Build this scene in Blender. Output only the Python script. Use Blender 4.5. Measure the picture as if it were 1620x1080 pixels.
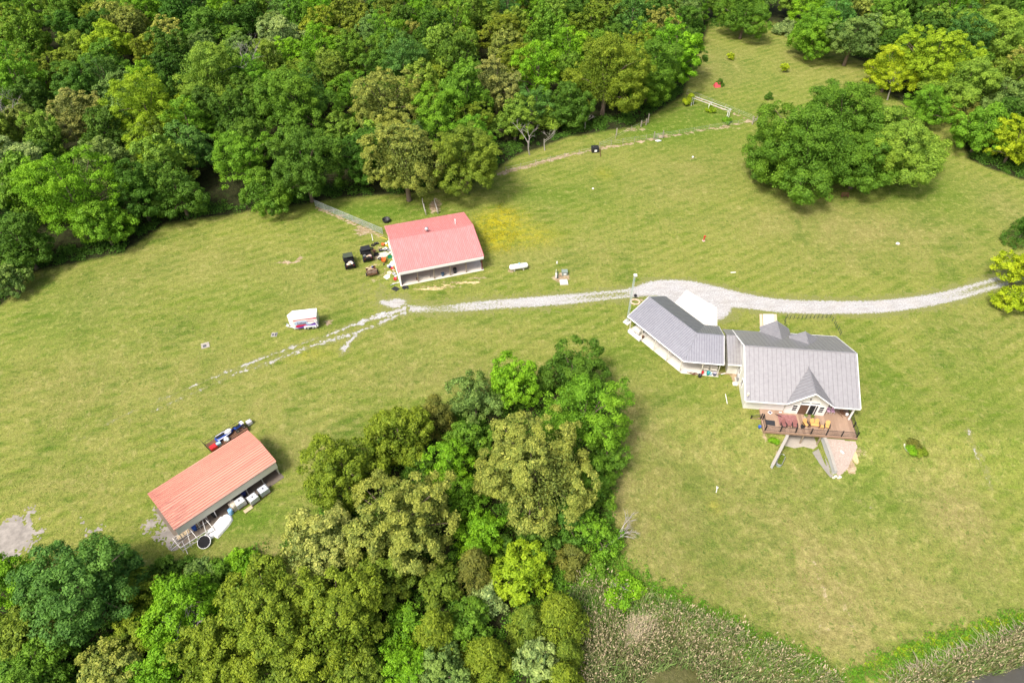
import bpy, bmesh, math, random
import numpy as np
from mathutils import Vector, Matrix

# ------------------------------------------------------------------ camera, world, sun, exposure
for o in list(bpy.data.objects):
    bpy.data.objects.remove(o)
sc = bpy.context.scene
COL = sc.collection
PITCH, CAM_H, FPX = math.radians(45.0), 75.0, 1080.0
cam_d = bpy.data.cameras.new('camera')
cam = bpy.data.objects.new('camera', cam_d)
COL.objects.link(cam)
cam.location = (0, 0, CAM_H)
cam.rotation_euler = (math.radians(90) - PITCH, 0, 0)
cam_d.sensor_width = 36.0
cam_d.lens = 24.0
cam_d.clip_start = 0.5
cam_d.clip_end = 6000
sc.camera = cam

SUN_EL, SUN_AZ = math.radians(56), math.radians(228)     # azimuth of the direction towards the sun, from +x counter-clockwise
wd = bpy.data.worlds.new('World'); sc.world = wd; wd.use_nodes = True
nt = wd.node_tree
bg = nt.nodes['Background']
sky = nt.nodes.new('ShaderNodeTexSky')
sky.sky_type = 'NISHITA'; sky.sun_disc = False
sky.sun_elevation = SUN_EL
sky.sun_rotation = math.radians(90) - SUN_AZ
sky.air_density = 1.0; sky.dust_density = 7.0; sky.ozone_density = 1.0
nt.links.new(sky.outputs[0], bg.inputs[0])
bg.inputs[1].default_value = 0.145
sl = bpy.data.lights.new('sun', 'SUN'); so = bpy.data.objects.new('sun', sl); COL.objects.link(so)
sl.energy = 2.45; sl.angle = math.radians(13.0); sl.color = (1.0, 0.965, 0.90)
sd = Vector((math.cos(SUN_AZ) * math.cos(SUN_EL), math.sin(SUN_AZ) * math.cos(SUN_EL), math.sin(SUN_EL)))
so.rotation_euler = sd.to_track_quat('Z', 'Y').to_euler()
so.location = sd * 150
vs = sc.view_settings
vs.view_transform = 'Standard'; vs.look = 'None'; vs.exposure = 0.58; vs.gamma = 1.0; vs.use_curve_mapping = False
cy = sc.cycles
cy.max_bounces = 6; cy.diffuse_bounces = 3; cy.glossy_bounces = 3; cy.transmission_bounces = 4; cy.transparent_max_bounces = 6
cy.use_denoising = True; cy.denoising_prefilter = 'NONE'
cy.caustics_reflective = False; cy.caustics_refractive = False

RNG = np.random.default_rng(7)
random.seed(7)

# ------------------------------------------------------------------ noise, terrain, pixel -> place
def _hash(ix, iy, seed):
    h = (ix.astype(np.int64) * 374761393 + iy.astype(np.int64) * 668265263 + seed * 1442695041) & 0x7fffffff
    h = ((h ^ (h >> 13)) * 1274126177) & 0x7fffffff
    return ((h ^ (h >> 16)) & 0xffff) / 65535.0

def vnoise(x, y, seed=0):
    x = np.asarray(x, float); y = np.asarray(y, float)
    ix = np.floor(x); iy = np.floor(y); fx = x - ix; fy = y - iy
    fx = fx * fx * (3 - 2 * fx); fy = fy * fy * (3 - 2 * fy)
    a = _hash(ix, iy, seed); b = _hash(ix + 1, iy, seed); c = _hash(ix, iy + 1, seed); d = _hash(ix + 1, iy + 1, seed)
    return (a * (1 - fx) + b * fx) * (1 - fy) + (c * (1 - fx) + d * fx) * fy

def fbm(x, y, seed=0, octv=4):
    s = 0; a = 1; t = 0
    for i in range(octv):
        s = s + a * vnoise(x * 2 ** i, y * 2 ** i, seed + i * 17); t += a; a *= 0.5
    return s / t

def S(t):
    t = np.clip(t, 0, 1); return t * t * (3 - 2 * t)

HO = np.array([32.12, 60.58]); HA = math.radians(-5.5)       # house frame: front left eave corner, direction of the front
def h_local(x, y):
    dx = x - HO[0]; dy = y - HO[1]; c, s = math.cos(HA), math.sin(HA)
    return dx * c + dy * s, -dx * s + dy * c
def h_world(x, y):
    c, s = math.cos(HA), math.sin(HA)
    return HO[0] + x * c - y * s, HO[1] + x * s + y * c

_cr = []
for _px, _py in ((840, 985), (905, 962), (985, 940), (1060, 962), (1160, 1000), (1250, 1038), (1330, 1072), (1400, 1058), (1500, 1020), (1620, 985), (1760, 945)):
    _t = (-2.4 - CAM_H) / (-math.sin(PITCH) + (540 - _py) / FPX * math.cos(PITCH))
    _cr.append(((_px - 810) / FPX * _t, (math.cos(PITCH) + (540 - _py) / FPX * math.sin(PITCH)) * _t))
_cr = np.array(_cr)
def creek_edge(x): return np.interp(x, _cr[:, 0], _cr[:, 1])
def creek(x, y):      # 0 on the lawn, 1 in the bed of the creek at the bottom right
    return S((creek_edge(x) - 0.6 - y) / 4.0) * S((x - 2.5) / 4.0)

def terrain(x, y):
    x = np.asarray(x, float); y = np.asarray(y, float)
    lx, ly = h_local(x, y)
    side = S((x - 14) / 16.0)
    z = -2.4 * S((0.6 - ly) / 10.0) * side
    # level court between the wing walls of the lower storey
    lw = 6.0 + (ly + 2.6) / 4.4 * 2.4 * 1.0            # left wall line x at ly
    rw = 10.95 - (ly + 2.5) / 4.7 * 0.75
    lw = np.where(ly > -2.6, 6.0, lw); rw = np.where(ly > -2.5, 10.95, rw)
    inside = np.clip((lx - lw) / 0.3, 0, 1) * np.clip((rw - lx) / 0.3, 0, 1) * np.clip((1.5 - ly) / 0.3, 0, 1) * S((ly + 8.6) / 1.6)
    z = z * (1 - inside) + (-2.4) * inside
    z = z - 1.7 * creek(x, y)
    far = np.maximum(np.hypot(x, y - 90) - 180, 0)
    return z + 0.00004 * far * far * 0

def tz(x, y):
    return float(terrain(x, y))

def at(px, py, z=None):
    """Where the sight line through a point of the photograph meets the ground (or the level z)."""
    x = (px - 810) / FPX; y = (540 - py) / FPX
    c, s = math.cos(PITCH), math.sin(PITCH)
    dx, dy, dz = x, c + y * s, -s + y * c
    zz = 0.0 if z is None else z
    for _ in range(12 if z is None else 1):
        t = (zz - CAM_H) / dz
        X, Y = dx * t, dy * t
        if z is None:
            zz = 0.5 * zz + 0.5 * tz(X, Y)
    if z is None: zz = tz(X, Y)
    return Vector((X, Y, zz))

def heading(p, q):
    return math.atan2(q[1] - p[1], q[0] - p[0])

def px_per_m(p):
    return FPX / (p[1] * math.cos(PITCH) + (CAM_H - p[2]) * math.sin(PITCH))

# ------------------------------------------------------------------ materials
class NG:
    def __init__(s, name):
        s.m = bpy.data.materials.new(name); s.m.use_nodes = True
        s.t = s.m.node_tree; s.n = s.t.nodes; s.bsdf = s.n['Principled BSDF']; s.out = s.n['Material Output']
    def node(s, typ, **kw):
        n = s.n.new(typ)
        for k, v in kw.items():
            if k in ('operation', 'blend_type', 'data_type', 'feature', 'bands_direction', 'wave_type', 'distance', 'attribute_name', 'noise_dimensions', 'voronoi_dimensions', 'clamp', 'use_clamp'):
                setattr(n, k, v)
            else:
                s.set(n.inputs[k.replace('_', ' ')], v)
        return n
    def set(s, inp, v):
        if hasattr(v, 'is_linked') or isinstance(v, bpy.types.NodeSocket): s.t.links.new(v, inp)
        elif isinstance(v, tuple) and len(v) == 3 and inp.type == 'RGBA': inp.default_value = (*v, 1)
        else: inp.default_value = v
    def coords(s, kind='Object'):
        return s.n.new('ShaderNodeTexCoord').outputs[kind]
    def noise(s, scale, detail=3, rough=0.6, vec=None, dist=0.0):
        n = s.node('ShaderNodeTexNoise', Scale=scale, Detail=detail, Roughness=rough, Distortion=dist)
        if vec is not None: s.t.links.new(vec, n.inputs['Vector'])
        return n.outputs['Fac']
    def mapping(s, vec, scale=(1, 1, 1), rot=(0, 0, 0)):
        n = s.n.new('ShaderNodeMapping'); s.t.links.new(vec, n.inputs['Vector'])
        n.inputs['Scale'].default_value = scale; n.inputs['Rotation'].default_value = rot
        return n.outputs[0]
    def ramp(s, fac, stops):
        n = s.n.new('ShaderNodeValToRGB'); s.t.links.new(fac, n.inputs[0])
        e = n.color_ramp.elements
        while len(e) < len(stops): e.new(0.5)
        for i, (p, c) in enumerate(stops):
            e[i].position = p; e[i].color = (*c, 1) if not isinstance(c, (int, float)) else (c, c, c, 1)
        return n.outputs[0]
    def mix(s, fac, a, b, mode='MIX'):
        n = s.n.new('ShaderNodeMix'); n.data_type = 'RGBA'; n.blend_type = mode; n.clamp_factor = True
        s.set(n.inputs[0], fac); s.set(n.inputs[6], a); s.set(n.inputs[7], b)
        return n.outputs[2]
    def math(s, op, a, b=0.0, clamp=False):
        n = s.n.new('ShaderNodeMath'); n.operation = op; n.use_clamp = clamp
        s.set(n.inputs[0], a); s.set(n.inputs[1], b)
        return n.outputs[0]
    def attr(s, name, out='Color'):
        n = s.n.new('ShaderNodeAttribute'); n.attribute_name = name
        return n.outputs[out]
    def sep(s, c):
        n = s.n.new('ShaderNodeSeparateColor'); s.t.links.new(c, n.inputs[0]); return n.outputs
    def bump(s, h, strength=0.3, dist=0.05):
        n = s.n.new('ShaderNodeBump'); n.inputs['Strength'].default_value = strength; n.inputs['Distance'].default_value = dist
        s.t.links.new(h, n.inputs['Height']); s.t.links.new(n.outputs[0], s.bsdf.inputs['Normal'])
    def col(s, c): s.set(s.bsdf.inputs['Base Color'], c)
    def rough(s, r): s.set(s.bsdf.inputs['Roughness'], r)

MATS = {}
def mat(name, col, rough=0.6, metal=0.0, var=0.18, scale=3.0, bump=0.0, spec=0.35, dirt=None, dirt_amt=0.0):
    """Plain painted, plastic, metal or wooden surface with a little wear and mottling."""
    if name in MATS: return MATS[name]
    g = NG(name); co = g.coords()
    n = g.noise(scale, 4, 0.65, co)
    c = g.mix(n, tuple(x * (1 - var) for x in col), tuple(min(1, x * (1 + var)) for x in col))
    if dirt:
        n2 = g.noise(scale * 0.4, 5, 0.7, co, 0.4)
        f = g.ramp(n2, [(0.62 - dirt_amt, 0.0), (0.74, 1.0)])
        c = g.mix(g.math('MULTIPLY', f, 0.7), c, dirt)
    g.col(c); g.rough(rough); g.bsdf.inputs['Metallic'].default_value = metal
    g.bsdf.inputs['Specular IOR Level'].default_value = spec
    if bump: g.bump(g.noise(scale * 8, 3, 0.6, co), bump, 0.02)
    MATS[name] = g.m
    return g.m

# ------------------------------------------------------------------ mesh builder
class MB:
    def __init__(s): s.v = []; s.f = []
    def add(s, vs_, fs, M=None):
        b = len(s.v)
        if M is not None: vs_ = [M @ Vector(v) for v in vs_]
        s.v += [tuple(v) for v in vs_]; s.f += [tuple(b + i for i in f) for f in fs]; return s
    def box(s, c, d, rz=0, M=None, bevel=0.0):
        x, y, z = d[0] / 2, d[1] / 2, d[2] / 2
        T = Matrix.Translation(c) @ Matrix.Rotation(rz, 4, 'Z')
        if M is not None: T = M @ T
        if bevel:
            b = min(bevel, x * .9, y * .9, z * .9); vs_ = []
            for zz, k in ((-z, b), (-z + b, 0), (z - b, 0), (z, b)):
                for sx, sy in ((-1, -1), (1, -1), (1, 1), (-1, 1)):
                    if k: vs_ += [(sx * (x - b), sy * (y - b), zz)]
                    else: vs_ += [(sx * x, sy * (y), zz)]
            fs = [(3, 2, 1, 0), (12, 13, 14, 15)]
            for r in range(3):
                for i in range(4):
                    j = (i + 1) % 4; fs.append((r * 4 + i, r * 4 + j, r * 4 + 4 + j, r * 4 + 4 + i))
            return s.add(vs_, fs, T)
        vs_ = [(sx * x, sy * y, sz * z) for sz in (-1, 1) for sx, sy in ((-1, -1), (1, -1), (1, 1), (-1, 1))]
        return s.add(vs_, [(3, 2, 1, 0), (4, 5, 6, 7), (0, 1, 5, 4), (1, 2, 6, 5), (2, 3, 7, 6), (3, 0, 4, 7)], T)
    def slab(s, x0, x1, y0, y1, z0, z1, **k):
        return s.box(((x0 + x1) / 2, (y0 + y1) / 2, (z0 + z1) / 2), (x1 - x0, y1 - y0, z1 - z0), **k)
    def tube(s, pts, r, n=6, cap=True):
        pts = [Vector(p) for p in pts]; rr = r if isinstance(r, (list, tuple)) else [r] * len(pts)
        vs_ = []
        for i, p in enumerate(pts):
            d = (pts[min(i + 1, len(pts) - 1)] - pts[max(i - 1, 0)])
            if d.length < 1e-6: d = Vector((0, 0, 1))
            d.normalize()
            a = d.cross(Vector((0, 0, 1)) if abs(d.z) < 0.95 else Vector((1, 0, 0))).normalized(); b = d.cross(a)
            for k in range(n):
                t = 2 * math.pi * k / n
                vs_.append(p + (a * math.cos(t) + b * math.sin(t)) * rr[i])
        fs = []
        for i in range(len(pts) - 1):
            for k in range(n):
                j = (k + 1) % n; fs.append((i * n + k, i * n + j, (i + 1) * n + j, (i + 1) * n + k))
        if cap: fs += [tuple(range(n))[::-1], tuple(range((len(pts) - 1) * n, len(pts) * n))]
        return s.add(vs_, fs)
    def bar(s, a, b, w, h=None):
        """A square bar from a to b."""
        return s.tube([a, b], w * 0.7071, 4) if h is None else s.tube([a, b], (w + h) * 0.3536, 4)
    def lathe(s, prof, n=12, M=None):
        vs_ = [(r * math.cos(2 * math.pi * k / n), r * math.sin(2 * math.pi * k / n), z) for r, z in prof for k in range(n)]
        fs = [(i * n + k, i * n + (k + 1) % n, (i + 1) * n + (k + 1) % n, (i + 1) * n + k) for i in range(len(prof) - 1) for k in range(n)]
        fs += [tuple(range(n))[::-1], tuple(range((len(prof) - 1) * n, len(prof) * n))]
        return s.add(vs_, fs, M)
    def prism(s, poly, z0, z1, M=None):
        n = len(poly)
        vs_ = [(p[0], p[1], z0) for p in poly] + [(p[0], p[1], z1) for p in poly]
        fs = [tuple(range(n))[::-1], tuple(range(n, 2 * n))] + [(i, (i + 1) % n, n + (i + 1) % n, n + i) for i in range(n)]
        return s.add(vs_, fs, M)
    def panel(s, poly, th):
        """A planar polygon in space given thickness th along its normal (downwards from the given face)."""
        P = [Vector(p) for p in poly]; nrm = (P[1] - P[0]).cross(P[2] - P[0]).normalized(); n = len(P)
        vs_ = P + [p - nrm * th for p in P]
        fs = [tuple(range(n)), tuple(range(n, 2 * n))[::-1]] + [(i, n + i, n + (i + 1) % n, (i + 1) % n) for i in range(n)]
        return s.add(vs_, fs)
    def blob(s, c, r, seed=0, n=10, m=6, rough=0.15):
        rg = random.Random(seed); vs_ = []; fs = []
        for i in range(m + 1):
            th = math.pi * i / m
            for k in range(n):
                q = 1 + rg.uniform(-rough, rough) if 0 < i < m else 1
                ph = 2 * math.pi * k / n
                vs_.append((c[0] + r[0] * q * math.sin(th) * math.cos(ph), c[1] + r[1] * q * math.sin(th) * math.sin(ph), c[2] + r[2] * q * math.cos(th)))
        for i in range(m):
            for k in range(n):
                j = (k + 1) % n; fs.append((i * n + k, (i + 1) * n + k, (i + 1) * n + j, i * n + j))
        return s.add(vs_, fs)
    def mesh(s, name, m, smooth=False):
        me = bpy.data.meshes.new(name); me.from_pydata(s.v, [], s.f)
        bm = bmesh.new(); bm.from_mesh(me); bmesh.ops.recalc_face_normals(bm, faces=bm.faces); bm.to_mesh(me); bm.free()
        if smooth: me.polygons.foreach_set('use_smooth', [True] * len(me.polygons))
        if m: me.materials.append(m)
        return me

def part(name, mb, m, parent, smooth=False, kind=None, label=None):
    me = mb.mesh(name, m, smooth) if isinstance(mb, MB) else mb
    o = bpy.data.objects.new(name, me); COL.objects.link(o); o.parent = parent
    if kind: o['kind'] = kind
    if label: o['label'] = label
    return o

def tag(o, label, cat, group=None):
    o['label'] = label; o['category'] = cat
    if group: o['group'] = group
    return o

def thing(name, label, cat, loc=(0, 0, 0), rz=0.0, group=None):
    o = bpy.data.objects.new(name, None); COL.objects.link(o); o.empty_display_size = 0.3
    o.location = loc; o.rotation_euler = (0, 0, rz)
    return tag(o, label, cat, group)

def single(name, mb, m, label, cat, loc=(0, 0, 0), rz=0.0, group=None, smooth=False):
    o = part(name, mb, m, None, smooth); o.location = loc; o.rotation_euler = (0, 0, rz)
    return tag(o, label, cat, group)

def struct(name, mb, m, loc=(0, 0, 0), rz=0.0, smooth=False, kind='structure', label=None):
    o = part(name, mb, m, None, smooth, kind); o.location = loc; o.rotation_euler = (0, 0, rz)
    if label: o['label'] = label
    return o

def np_mesh(name, V, F, m, attrs=None, smooth=False):
    """Fast mesh from arrays: V (n,3), F (m,k) with k corners each."""
    V = np.ascontiguousarray(V, np.float32); F = np.ascontiguousarray(F, np.int32); k = F.shape[1]
    me = bpy.data.meshes.new(name)
    me.vertices.add(len(V)); me.vertices.foreach_set('co', V.ravel())
    me.loops.add(F.size); me.loops.foreach_set('vertex_index', F.ravel())
    me.polygons.add(len(F)); me.polygons.foreach_set('loop_start', np.arange(0, F.size, k, dtype=np.int32))
    me.polygons.foreach_set('loop_total', np.full(len(F), k, np.int32))
    if smooth: me.polygons.foreach_set('use_smooth', np.ones(len(F), bool))
    for an, av in (attrs or {}).items():
        a = me.attributes.new(an, 'FLOAT_COLOR', 'POINT'); a.data.foreach_set('color', np.ascontiguousarray(av, np.float32).ravel())
    me.update(calc_edges=True); me.validate()
    if m: me.materials.append(m)
    return me

def copy_thing(root, loc, rz=0.0, scale=None, label=None, group=None, color=None):
    r = root.copy(); COL.objects.link(r); r.location = loc; r.rotation_euler = (0, 0, rz)
    if scale is not None: r.scale = scale
    if label: r['label'] = label
    if group: r['group'] = group
    for ch in KIDS.get(root.name, ()):
        c = ch.copy(); COL.objects.link(c); c.parent = r
        if color is not None: c.color = color
        for g in KIDS.get(ch.name, ()):
            d = g.copy(); COL.objects.link(d); d.parent = c
    return r
KIDS = {}
def remember(root):
    KIDS[root.name] = list(root.children)
    for c in root.children: KIDS[c.name] = list(c.children)
# ------------------------------------------------------------------ ground
def poly_px(pts, z=None): return [at(x, y, z) for x, y in pts]

FOREST_EDGE = [(-260, 640), (-60, 520), (0, 482), (55, 428), (195, 400), (262, 352), (480, 322), (545, 312), (640, 306), (760, 286), (812, 248), (900, 216), (1000, 200), (1078, 152), (1098, 90), (1120, 44), (1240, 46),
               (1300, 72), (1368, 98), (1392, 140), (1470, 190), (1510, 196), (1532, 250), (1570, 268), (1620, 284), (1760, 320)]
EDGE = [at(x, y) for x, y in FOREST_EDGE]
FPOLY = np.array([(p.x, p.y) for p in EDGE] + [(260, 120), (260, 420), (-320, 420), (-320, 60)])
def in_poly(P, x, y):
    x = np.asarray(x, float); y = np.asarray(y, float); r = np.zeros(x.shape, bool); n = len(P)
    for i in range(n):
        x0, y0 = P[i]; x1, y1 = P[(i + 1) % n]
        c = ((y0 > y) != (y1 > y)) & (x < (x1 - x0) * (y - y0) / (y1 - y0 + 1e-12) + x0)
        r ^= c
    return r
def seg_dist(x, y, ax, ay, bx, by):
    dx, dy = bx - ax, by - ay; t = np.clip(((x - ax) * dx + (y - ay) * dy) / (dx * dx + dy * dy + 1e-9), 0, 1)
    return np.hypot(x - ax - t * dx, y - ay - t * dy), t
def line_dist(x, y, pts):
    d = np.full(np.shape(x), 1e9)
    for a, b in zip(pts[:-1], pts[1:]):
        d = np.minimum(d, seg_dist(x, y, a[0], a[1], b[0], b[1])[0])
    return d
EDGE_LINE = [(p.x, p.y) for p in EDGE]

def lines(parts):
    out = []
    for a, b, st in parts: out += list(np.arange(a, b, st))
    return np.array(out)
gx = lines([(-1600, -400, 150), (-400, -150, 12), (-150, -60, 1.0), (-60, 30, 0.6), (30, 50, 0.24), (50, 70, 0.6), (70, 150, 1.0), (150, 400, 12), (400, 1601, 150)])
gy = lines([(-900, -60, 120), (-60, 14, 5), (14, 48, 0.5), (48, 64, 0.24), (64, 120, 0.6), (120, 200, 1.0), (200, 420, 12), (420, 2200, 160)])
GX, GY = np.meshgrid(gx, gy)
GZ = terrain(GX, GY)
x, y = GX.ravel(), GY.ravel()
V = np.stack([x, y, GZ.ravel()], 1)
nx, ny = len(gx), len(gy)
ii = (np.arange(ny - 1)[:, None] * nx + np.arange(nx - 1)[None]).ravel()
F = np.stack([ii, ii + 1, ii + nx + 1, ii + nx], 1)

ed = line_dist(x, y, EDGE_LINE)
inf = in_poly(FPOLY, x, y)
sdist = np.where(inf, ed, -ed)
def blobs(lst):
    m = np.zeros(x.shape)
    for px, py, wx, wy, a in lst:
        c = at(px, py); k = px_per_m(c); c2 = at(px, py + wy)
        rx = wx / k; ry = max(abs(c.y - c2.y), 0.3)
        m = 1 - (1 - m) * (1 - np.clip(a * np.exp(-(((x - c.x) / rx) ** 2 + ((y - c.y) / ry) ** 2)), 0, .97))
    return m
lush = blobs([(1050, 205, 90, 26, 1), (1120, 180, 50, 22, 1), (600, 335, 110, 18, 1), (1240, 525, 40, 16, .4), (120, 500, 90, 60, .5), (560, 505, 40, 10, .7), (1120, 800, 40, 90, .6), (300, 820, 60, 50, .5), (400, 820, 60, 30, .9), (1260, 690, 16, 25, .8),
              (1400, 600, 30, 120, .5), (700, 640, 110, 26, .35), (930, 300, 90, 40, .35), (1300, 260, 190, 80, .35), (1480, 310, 110, 50, .5), (1310, 760, 120, 90, .5), (1420, 800, 120, 60, .5), (850, 310, 60, 14, .6), (1180, 120, 90, 50, .4), (650, 560, 60, 14, .4), (1560, 620, 70, 120, .4),
              (830, 500, 190, 12, .35), (380, 470, 120, 60, .3), (1130, 440, 30, 6, .5), (1000, 560, 60, 40, .5), (1090, 620, 26, 24, .6), (1550, 940, 80, 50, .5)])
dry = blobs([(1310, 930, 90, 100, 1.2), (1520, 820, 60, 90, 1.1), (1285, 960, 30, 70, 1.3), (1345, 980, 26, 60, 1.3), (1230, 760, 130, 80, .45), (980, 650, 90, 70, .4), (1280, 350, 160, 40, .55), (1400, 370, 130, 40, .5), (450, 880, 60, 30, .8), (500, 690, 60, 40, .5), (1180, 860, 120, 110, .6), (990, 780, 36, 110, .9), (1010, 680, 50, 60, .6), (1230, 900, 60, 90, .6), (1460, 760, 60, 60, .4), (640, 600, 90, 30, .5), (420, 900, 90, 30, .7), (250, 590, 160, 90, .3),
             (120, 760, 100, 60, .3), (700, 520, 160, 30, .25), (1130, 100, 60, 40, .5), (1270, 100, 80, 40, .3), (1090, 270, 110, 30, .4), (330, 420, 160, 40, .35), (1560, 520, 100, 40, .3), (1600, 330, 40, 50, .6), (1480, 950, 100, 60, .6), (1060, 870, 70, 110, .5), (1140, 700, 90, 60, .4), (1400, 880, 80, 60, .45), (1050, 300, 80, 20, .35), (900, 400, 140, 30, .3), (1300, 420, 160, 20, .3), (520, 460, 70, 40, .35), (640, 540, 60, 20, .3), (170, 470, 60, 40, .4), (740, 590, 90, 30, .4), (400, 640, 120, 50, .3), (80, 620, 90, 60, .35)])
dirt = blobs([(690, 455, 60, 3, .7), (730, 447, 36, 3, .75), (760, 440, 16, 3, .7), (452, 415, 26, 3.5, .75), (474, 408, 5, 5, .9), (520, 510, 10, 5, .85), (1345, 735, 9, 22, .95), (1360, 715, 12, 14, .6), (1165, 600, 9, 14, .9), (1152, 590, 30, 4, .8), (1062, 590, 7, 5, .6), (1040, 555, 12, 4, .5),
              (1300, 925, 10, 60, .45), (1335, 950, 8, 60, .5), (1300, 1000, 30, 20, .4), (888, 440, 16, 9, 1.0), (808, 428, 7, 4, .9), (1010, 468, 12, 12, .9), (575, 365, 18, 10, .8), (562, 350, 16, 2.5, .8), (540, 340, 14, 2, .8), (525, 332, 10, 2, .8), (595, 400, 14, 24, .55), (600, 440, 16, 26, .45), (688, 326, 12, 14, .9),
              (1115, 380, 9, 4, .3), (1096, 250, 10, 4, .6), (938, 298, 7, 2.5, .7), (1420, 386, 6, 3, .8), (1120, 180, 3, 2, .4), (370, 810, 90, 6, .0), (340, 810, 16, 8, .55), (390, 780, 60, 8, .5), (260, 840, 22, 14, .55), (1210, 690, 6, 16, .6), (1230, 715, 5, 12, .6), (1400, 180, 60, 20, .5),
              (1000, 205, 40, 5, .6), (960, 232, 40, 3, .6), (1055, 214, 50, 2, .55), (1150, 203, 50, 2, .5), (1120, 170, 26, 2, .3), (985, 930, 14, 10, .6), (1036, 928, 5, 4, 1), (1060, 950, 10, 8, .5), (1330, 705, 10, 8, .5), (1250, 735, 30, 12, .25), (800, 573, 26, 4, .3), (1215, 153, 10, 4, .5), (1134, 140, 10, 3, .5)])
# worn line of the garden fence and the straw band along the barn
for a, b, w in (((1085, 148), (1190, 192), 0.5), ((1190, 192), (1040, 219), 0.5), ((1040, 219), (900, 245), 0.6), ((900, 245), (790, 275), 0.9), ((500, 328), (605, 374), 0.5)):
    p, q = at(*a), at(*b); d, _ = seg_dist(x, y, p.x, p.y, q.x, q.y)
    dirt = np.maximum(dirt, 0.8 * np.exp(-(d / w) ** 2))
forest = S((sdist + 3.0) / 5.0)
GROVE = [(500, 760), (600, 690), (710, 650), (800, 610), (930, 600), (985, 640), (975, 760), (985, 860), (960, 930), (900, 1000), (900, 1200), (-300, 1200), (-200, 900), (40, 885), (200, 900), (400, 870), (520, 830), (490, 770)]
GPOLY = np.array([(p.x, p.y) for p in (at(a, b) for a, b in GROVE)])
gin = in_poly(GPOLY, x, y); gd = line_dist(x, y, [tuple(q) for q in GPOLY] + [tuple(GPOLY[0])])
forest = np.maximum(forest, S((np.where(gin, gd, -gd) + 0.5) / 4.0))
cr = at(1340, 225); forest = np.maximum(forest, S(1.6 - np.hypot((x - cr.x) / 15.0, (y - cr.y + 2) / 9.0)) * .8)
ones = np.ones_like(x)
mask_a = np.stack([lush, dry, dirt, forest], 1)
wet = creek(x, y)
straw = blobs([(700, 452, 40, 2.2, .9), (745, 446, 30, 2.0, 1), (680, 457, 26, 1.8, 1), (1352, 722, 6, 14, 1), (800, 370, 20, 18, 0)])
flower = blobs([(792, 348, 30, 18, .85), (785, 378, 20, 18, .8), (835, 372, 46, 18, .5), (760, 360, 16, 16, .5), (1090, 985, 14, 8, .5), (1130, 800, 10, 12, .3), (1560, 1000, 20, 8, .3), (955, 275, 14, 8, .3), (480, 560, 40, 10, .25)])
mask_b = np.stack([wet, straw, flower, ones], 1)

PHI = heading(at(350, 592), at(515, 531))
g = NG('lawn_and_soil'); co = g.coords('Object')
A = g.sep(g.attr('mask_a')); fo = g.attr('mask_a', 'Alpha'); B = g.sep(g.attr('mask_b'))
n_big = g.noise(0.035, 4, 0.6, co, 0.6)
n_mid = g.noise(0.16, 5, 0.65, co, 0.8)
n_sml = g.noise(0.9, 5, 0.7, co, 0.3)
n_fin = g.noise(5.5, 4, 0.75, co)
mow = g.noise(0.55, 4, 0.65, g.mapping(co, (0.16, 1.7, 1), (0, 0, -PHI)))
mow2 = g.noise(0.5, 4, 0.65, g.mapping(co, (1.6, 0.3, 1), (0, 0, math.radians(-6))))
base = g.ramp(n_mid, [(0.36, (0.076, 0.138, 0.014)), (0.48, (0.136, 0.190, 0.025)), (0.60, (0.208, 0.225, 0.050))])
base = g.mix(g.math('MULTIPLY', g.ramp(n_big, [(0.42, 0.0), (0.62, 1.0)]), 0.45), base, (0.172, 0.222, 0.028))
base = g.mix(g.math('MULTIPLY', g.ramp(mow, [(0.40, 0.0), (0.66, 1.0)]), 0.55), base, (0.265, 0.262, 0.075))
base = g.mix(g.math('MULTIPLY', g.ramp(mow2, [(0.50, 0.0), (0.72, 1.0)]), 0.45), base, (0.080, 0.132, 0.018))
wv = g.node('ShaderNodeTexWave', Scale=.16, Distortion=1.6, Detail=3.0); wv.inputs['Detail Scale'].default_value = .35; wv.bands_direction = 'Y'; g.t.links.new(g.mapping(co, (1, 1, 1), (0, 0, -PHI)), wv.inputs['Vector'])
base = g.mix(g.math('MULTIPLY', g.ramp(wv.outputs['Fac'], [(0.25, 0.0), (0.8, 1.0)]), g.ramp(n_big, [(.36, .15), (.58, .55)])), base, (0.262, 0.265, 0.066))
lf = g.math('MULTIPLY', A[0], g.ramp(n_mid, [(0.25, 0.35), (0.6, 1.0)]))
base = g.mix(lf, base, g.ramp(n_sml, [(0.3, (0.055, 0.130, 0.010)), (0.7, (0.125, 0.215, 0.018))]))
df = g.math('MULTIPLY', g.math('MULTIPLY', A[1], 1.35), g.ramp(n_mid, [(0.30, 0.25), (0.58, 1.0)]))
base = g.mix(g.math('MULTIPLY', df, 0.70, True), base, g.ramp(n_sml, [(0.3, (0.200, 0.180, 0.060)), (0.7, (0.33, 0.285, 0.115))]))
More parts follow.
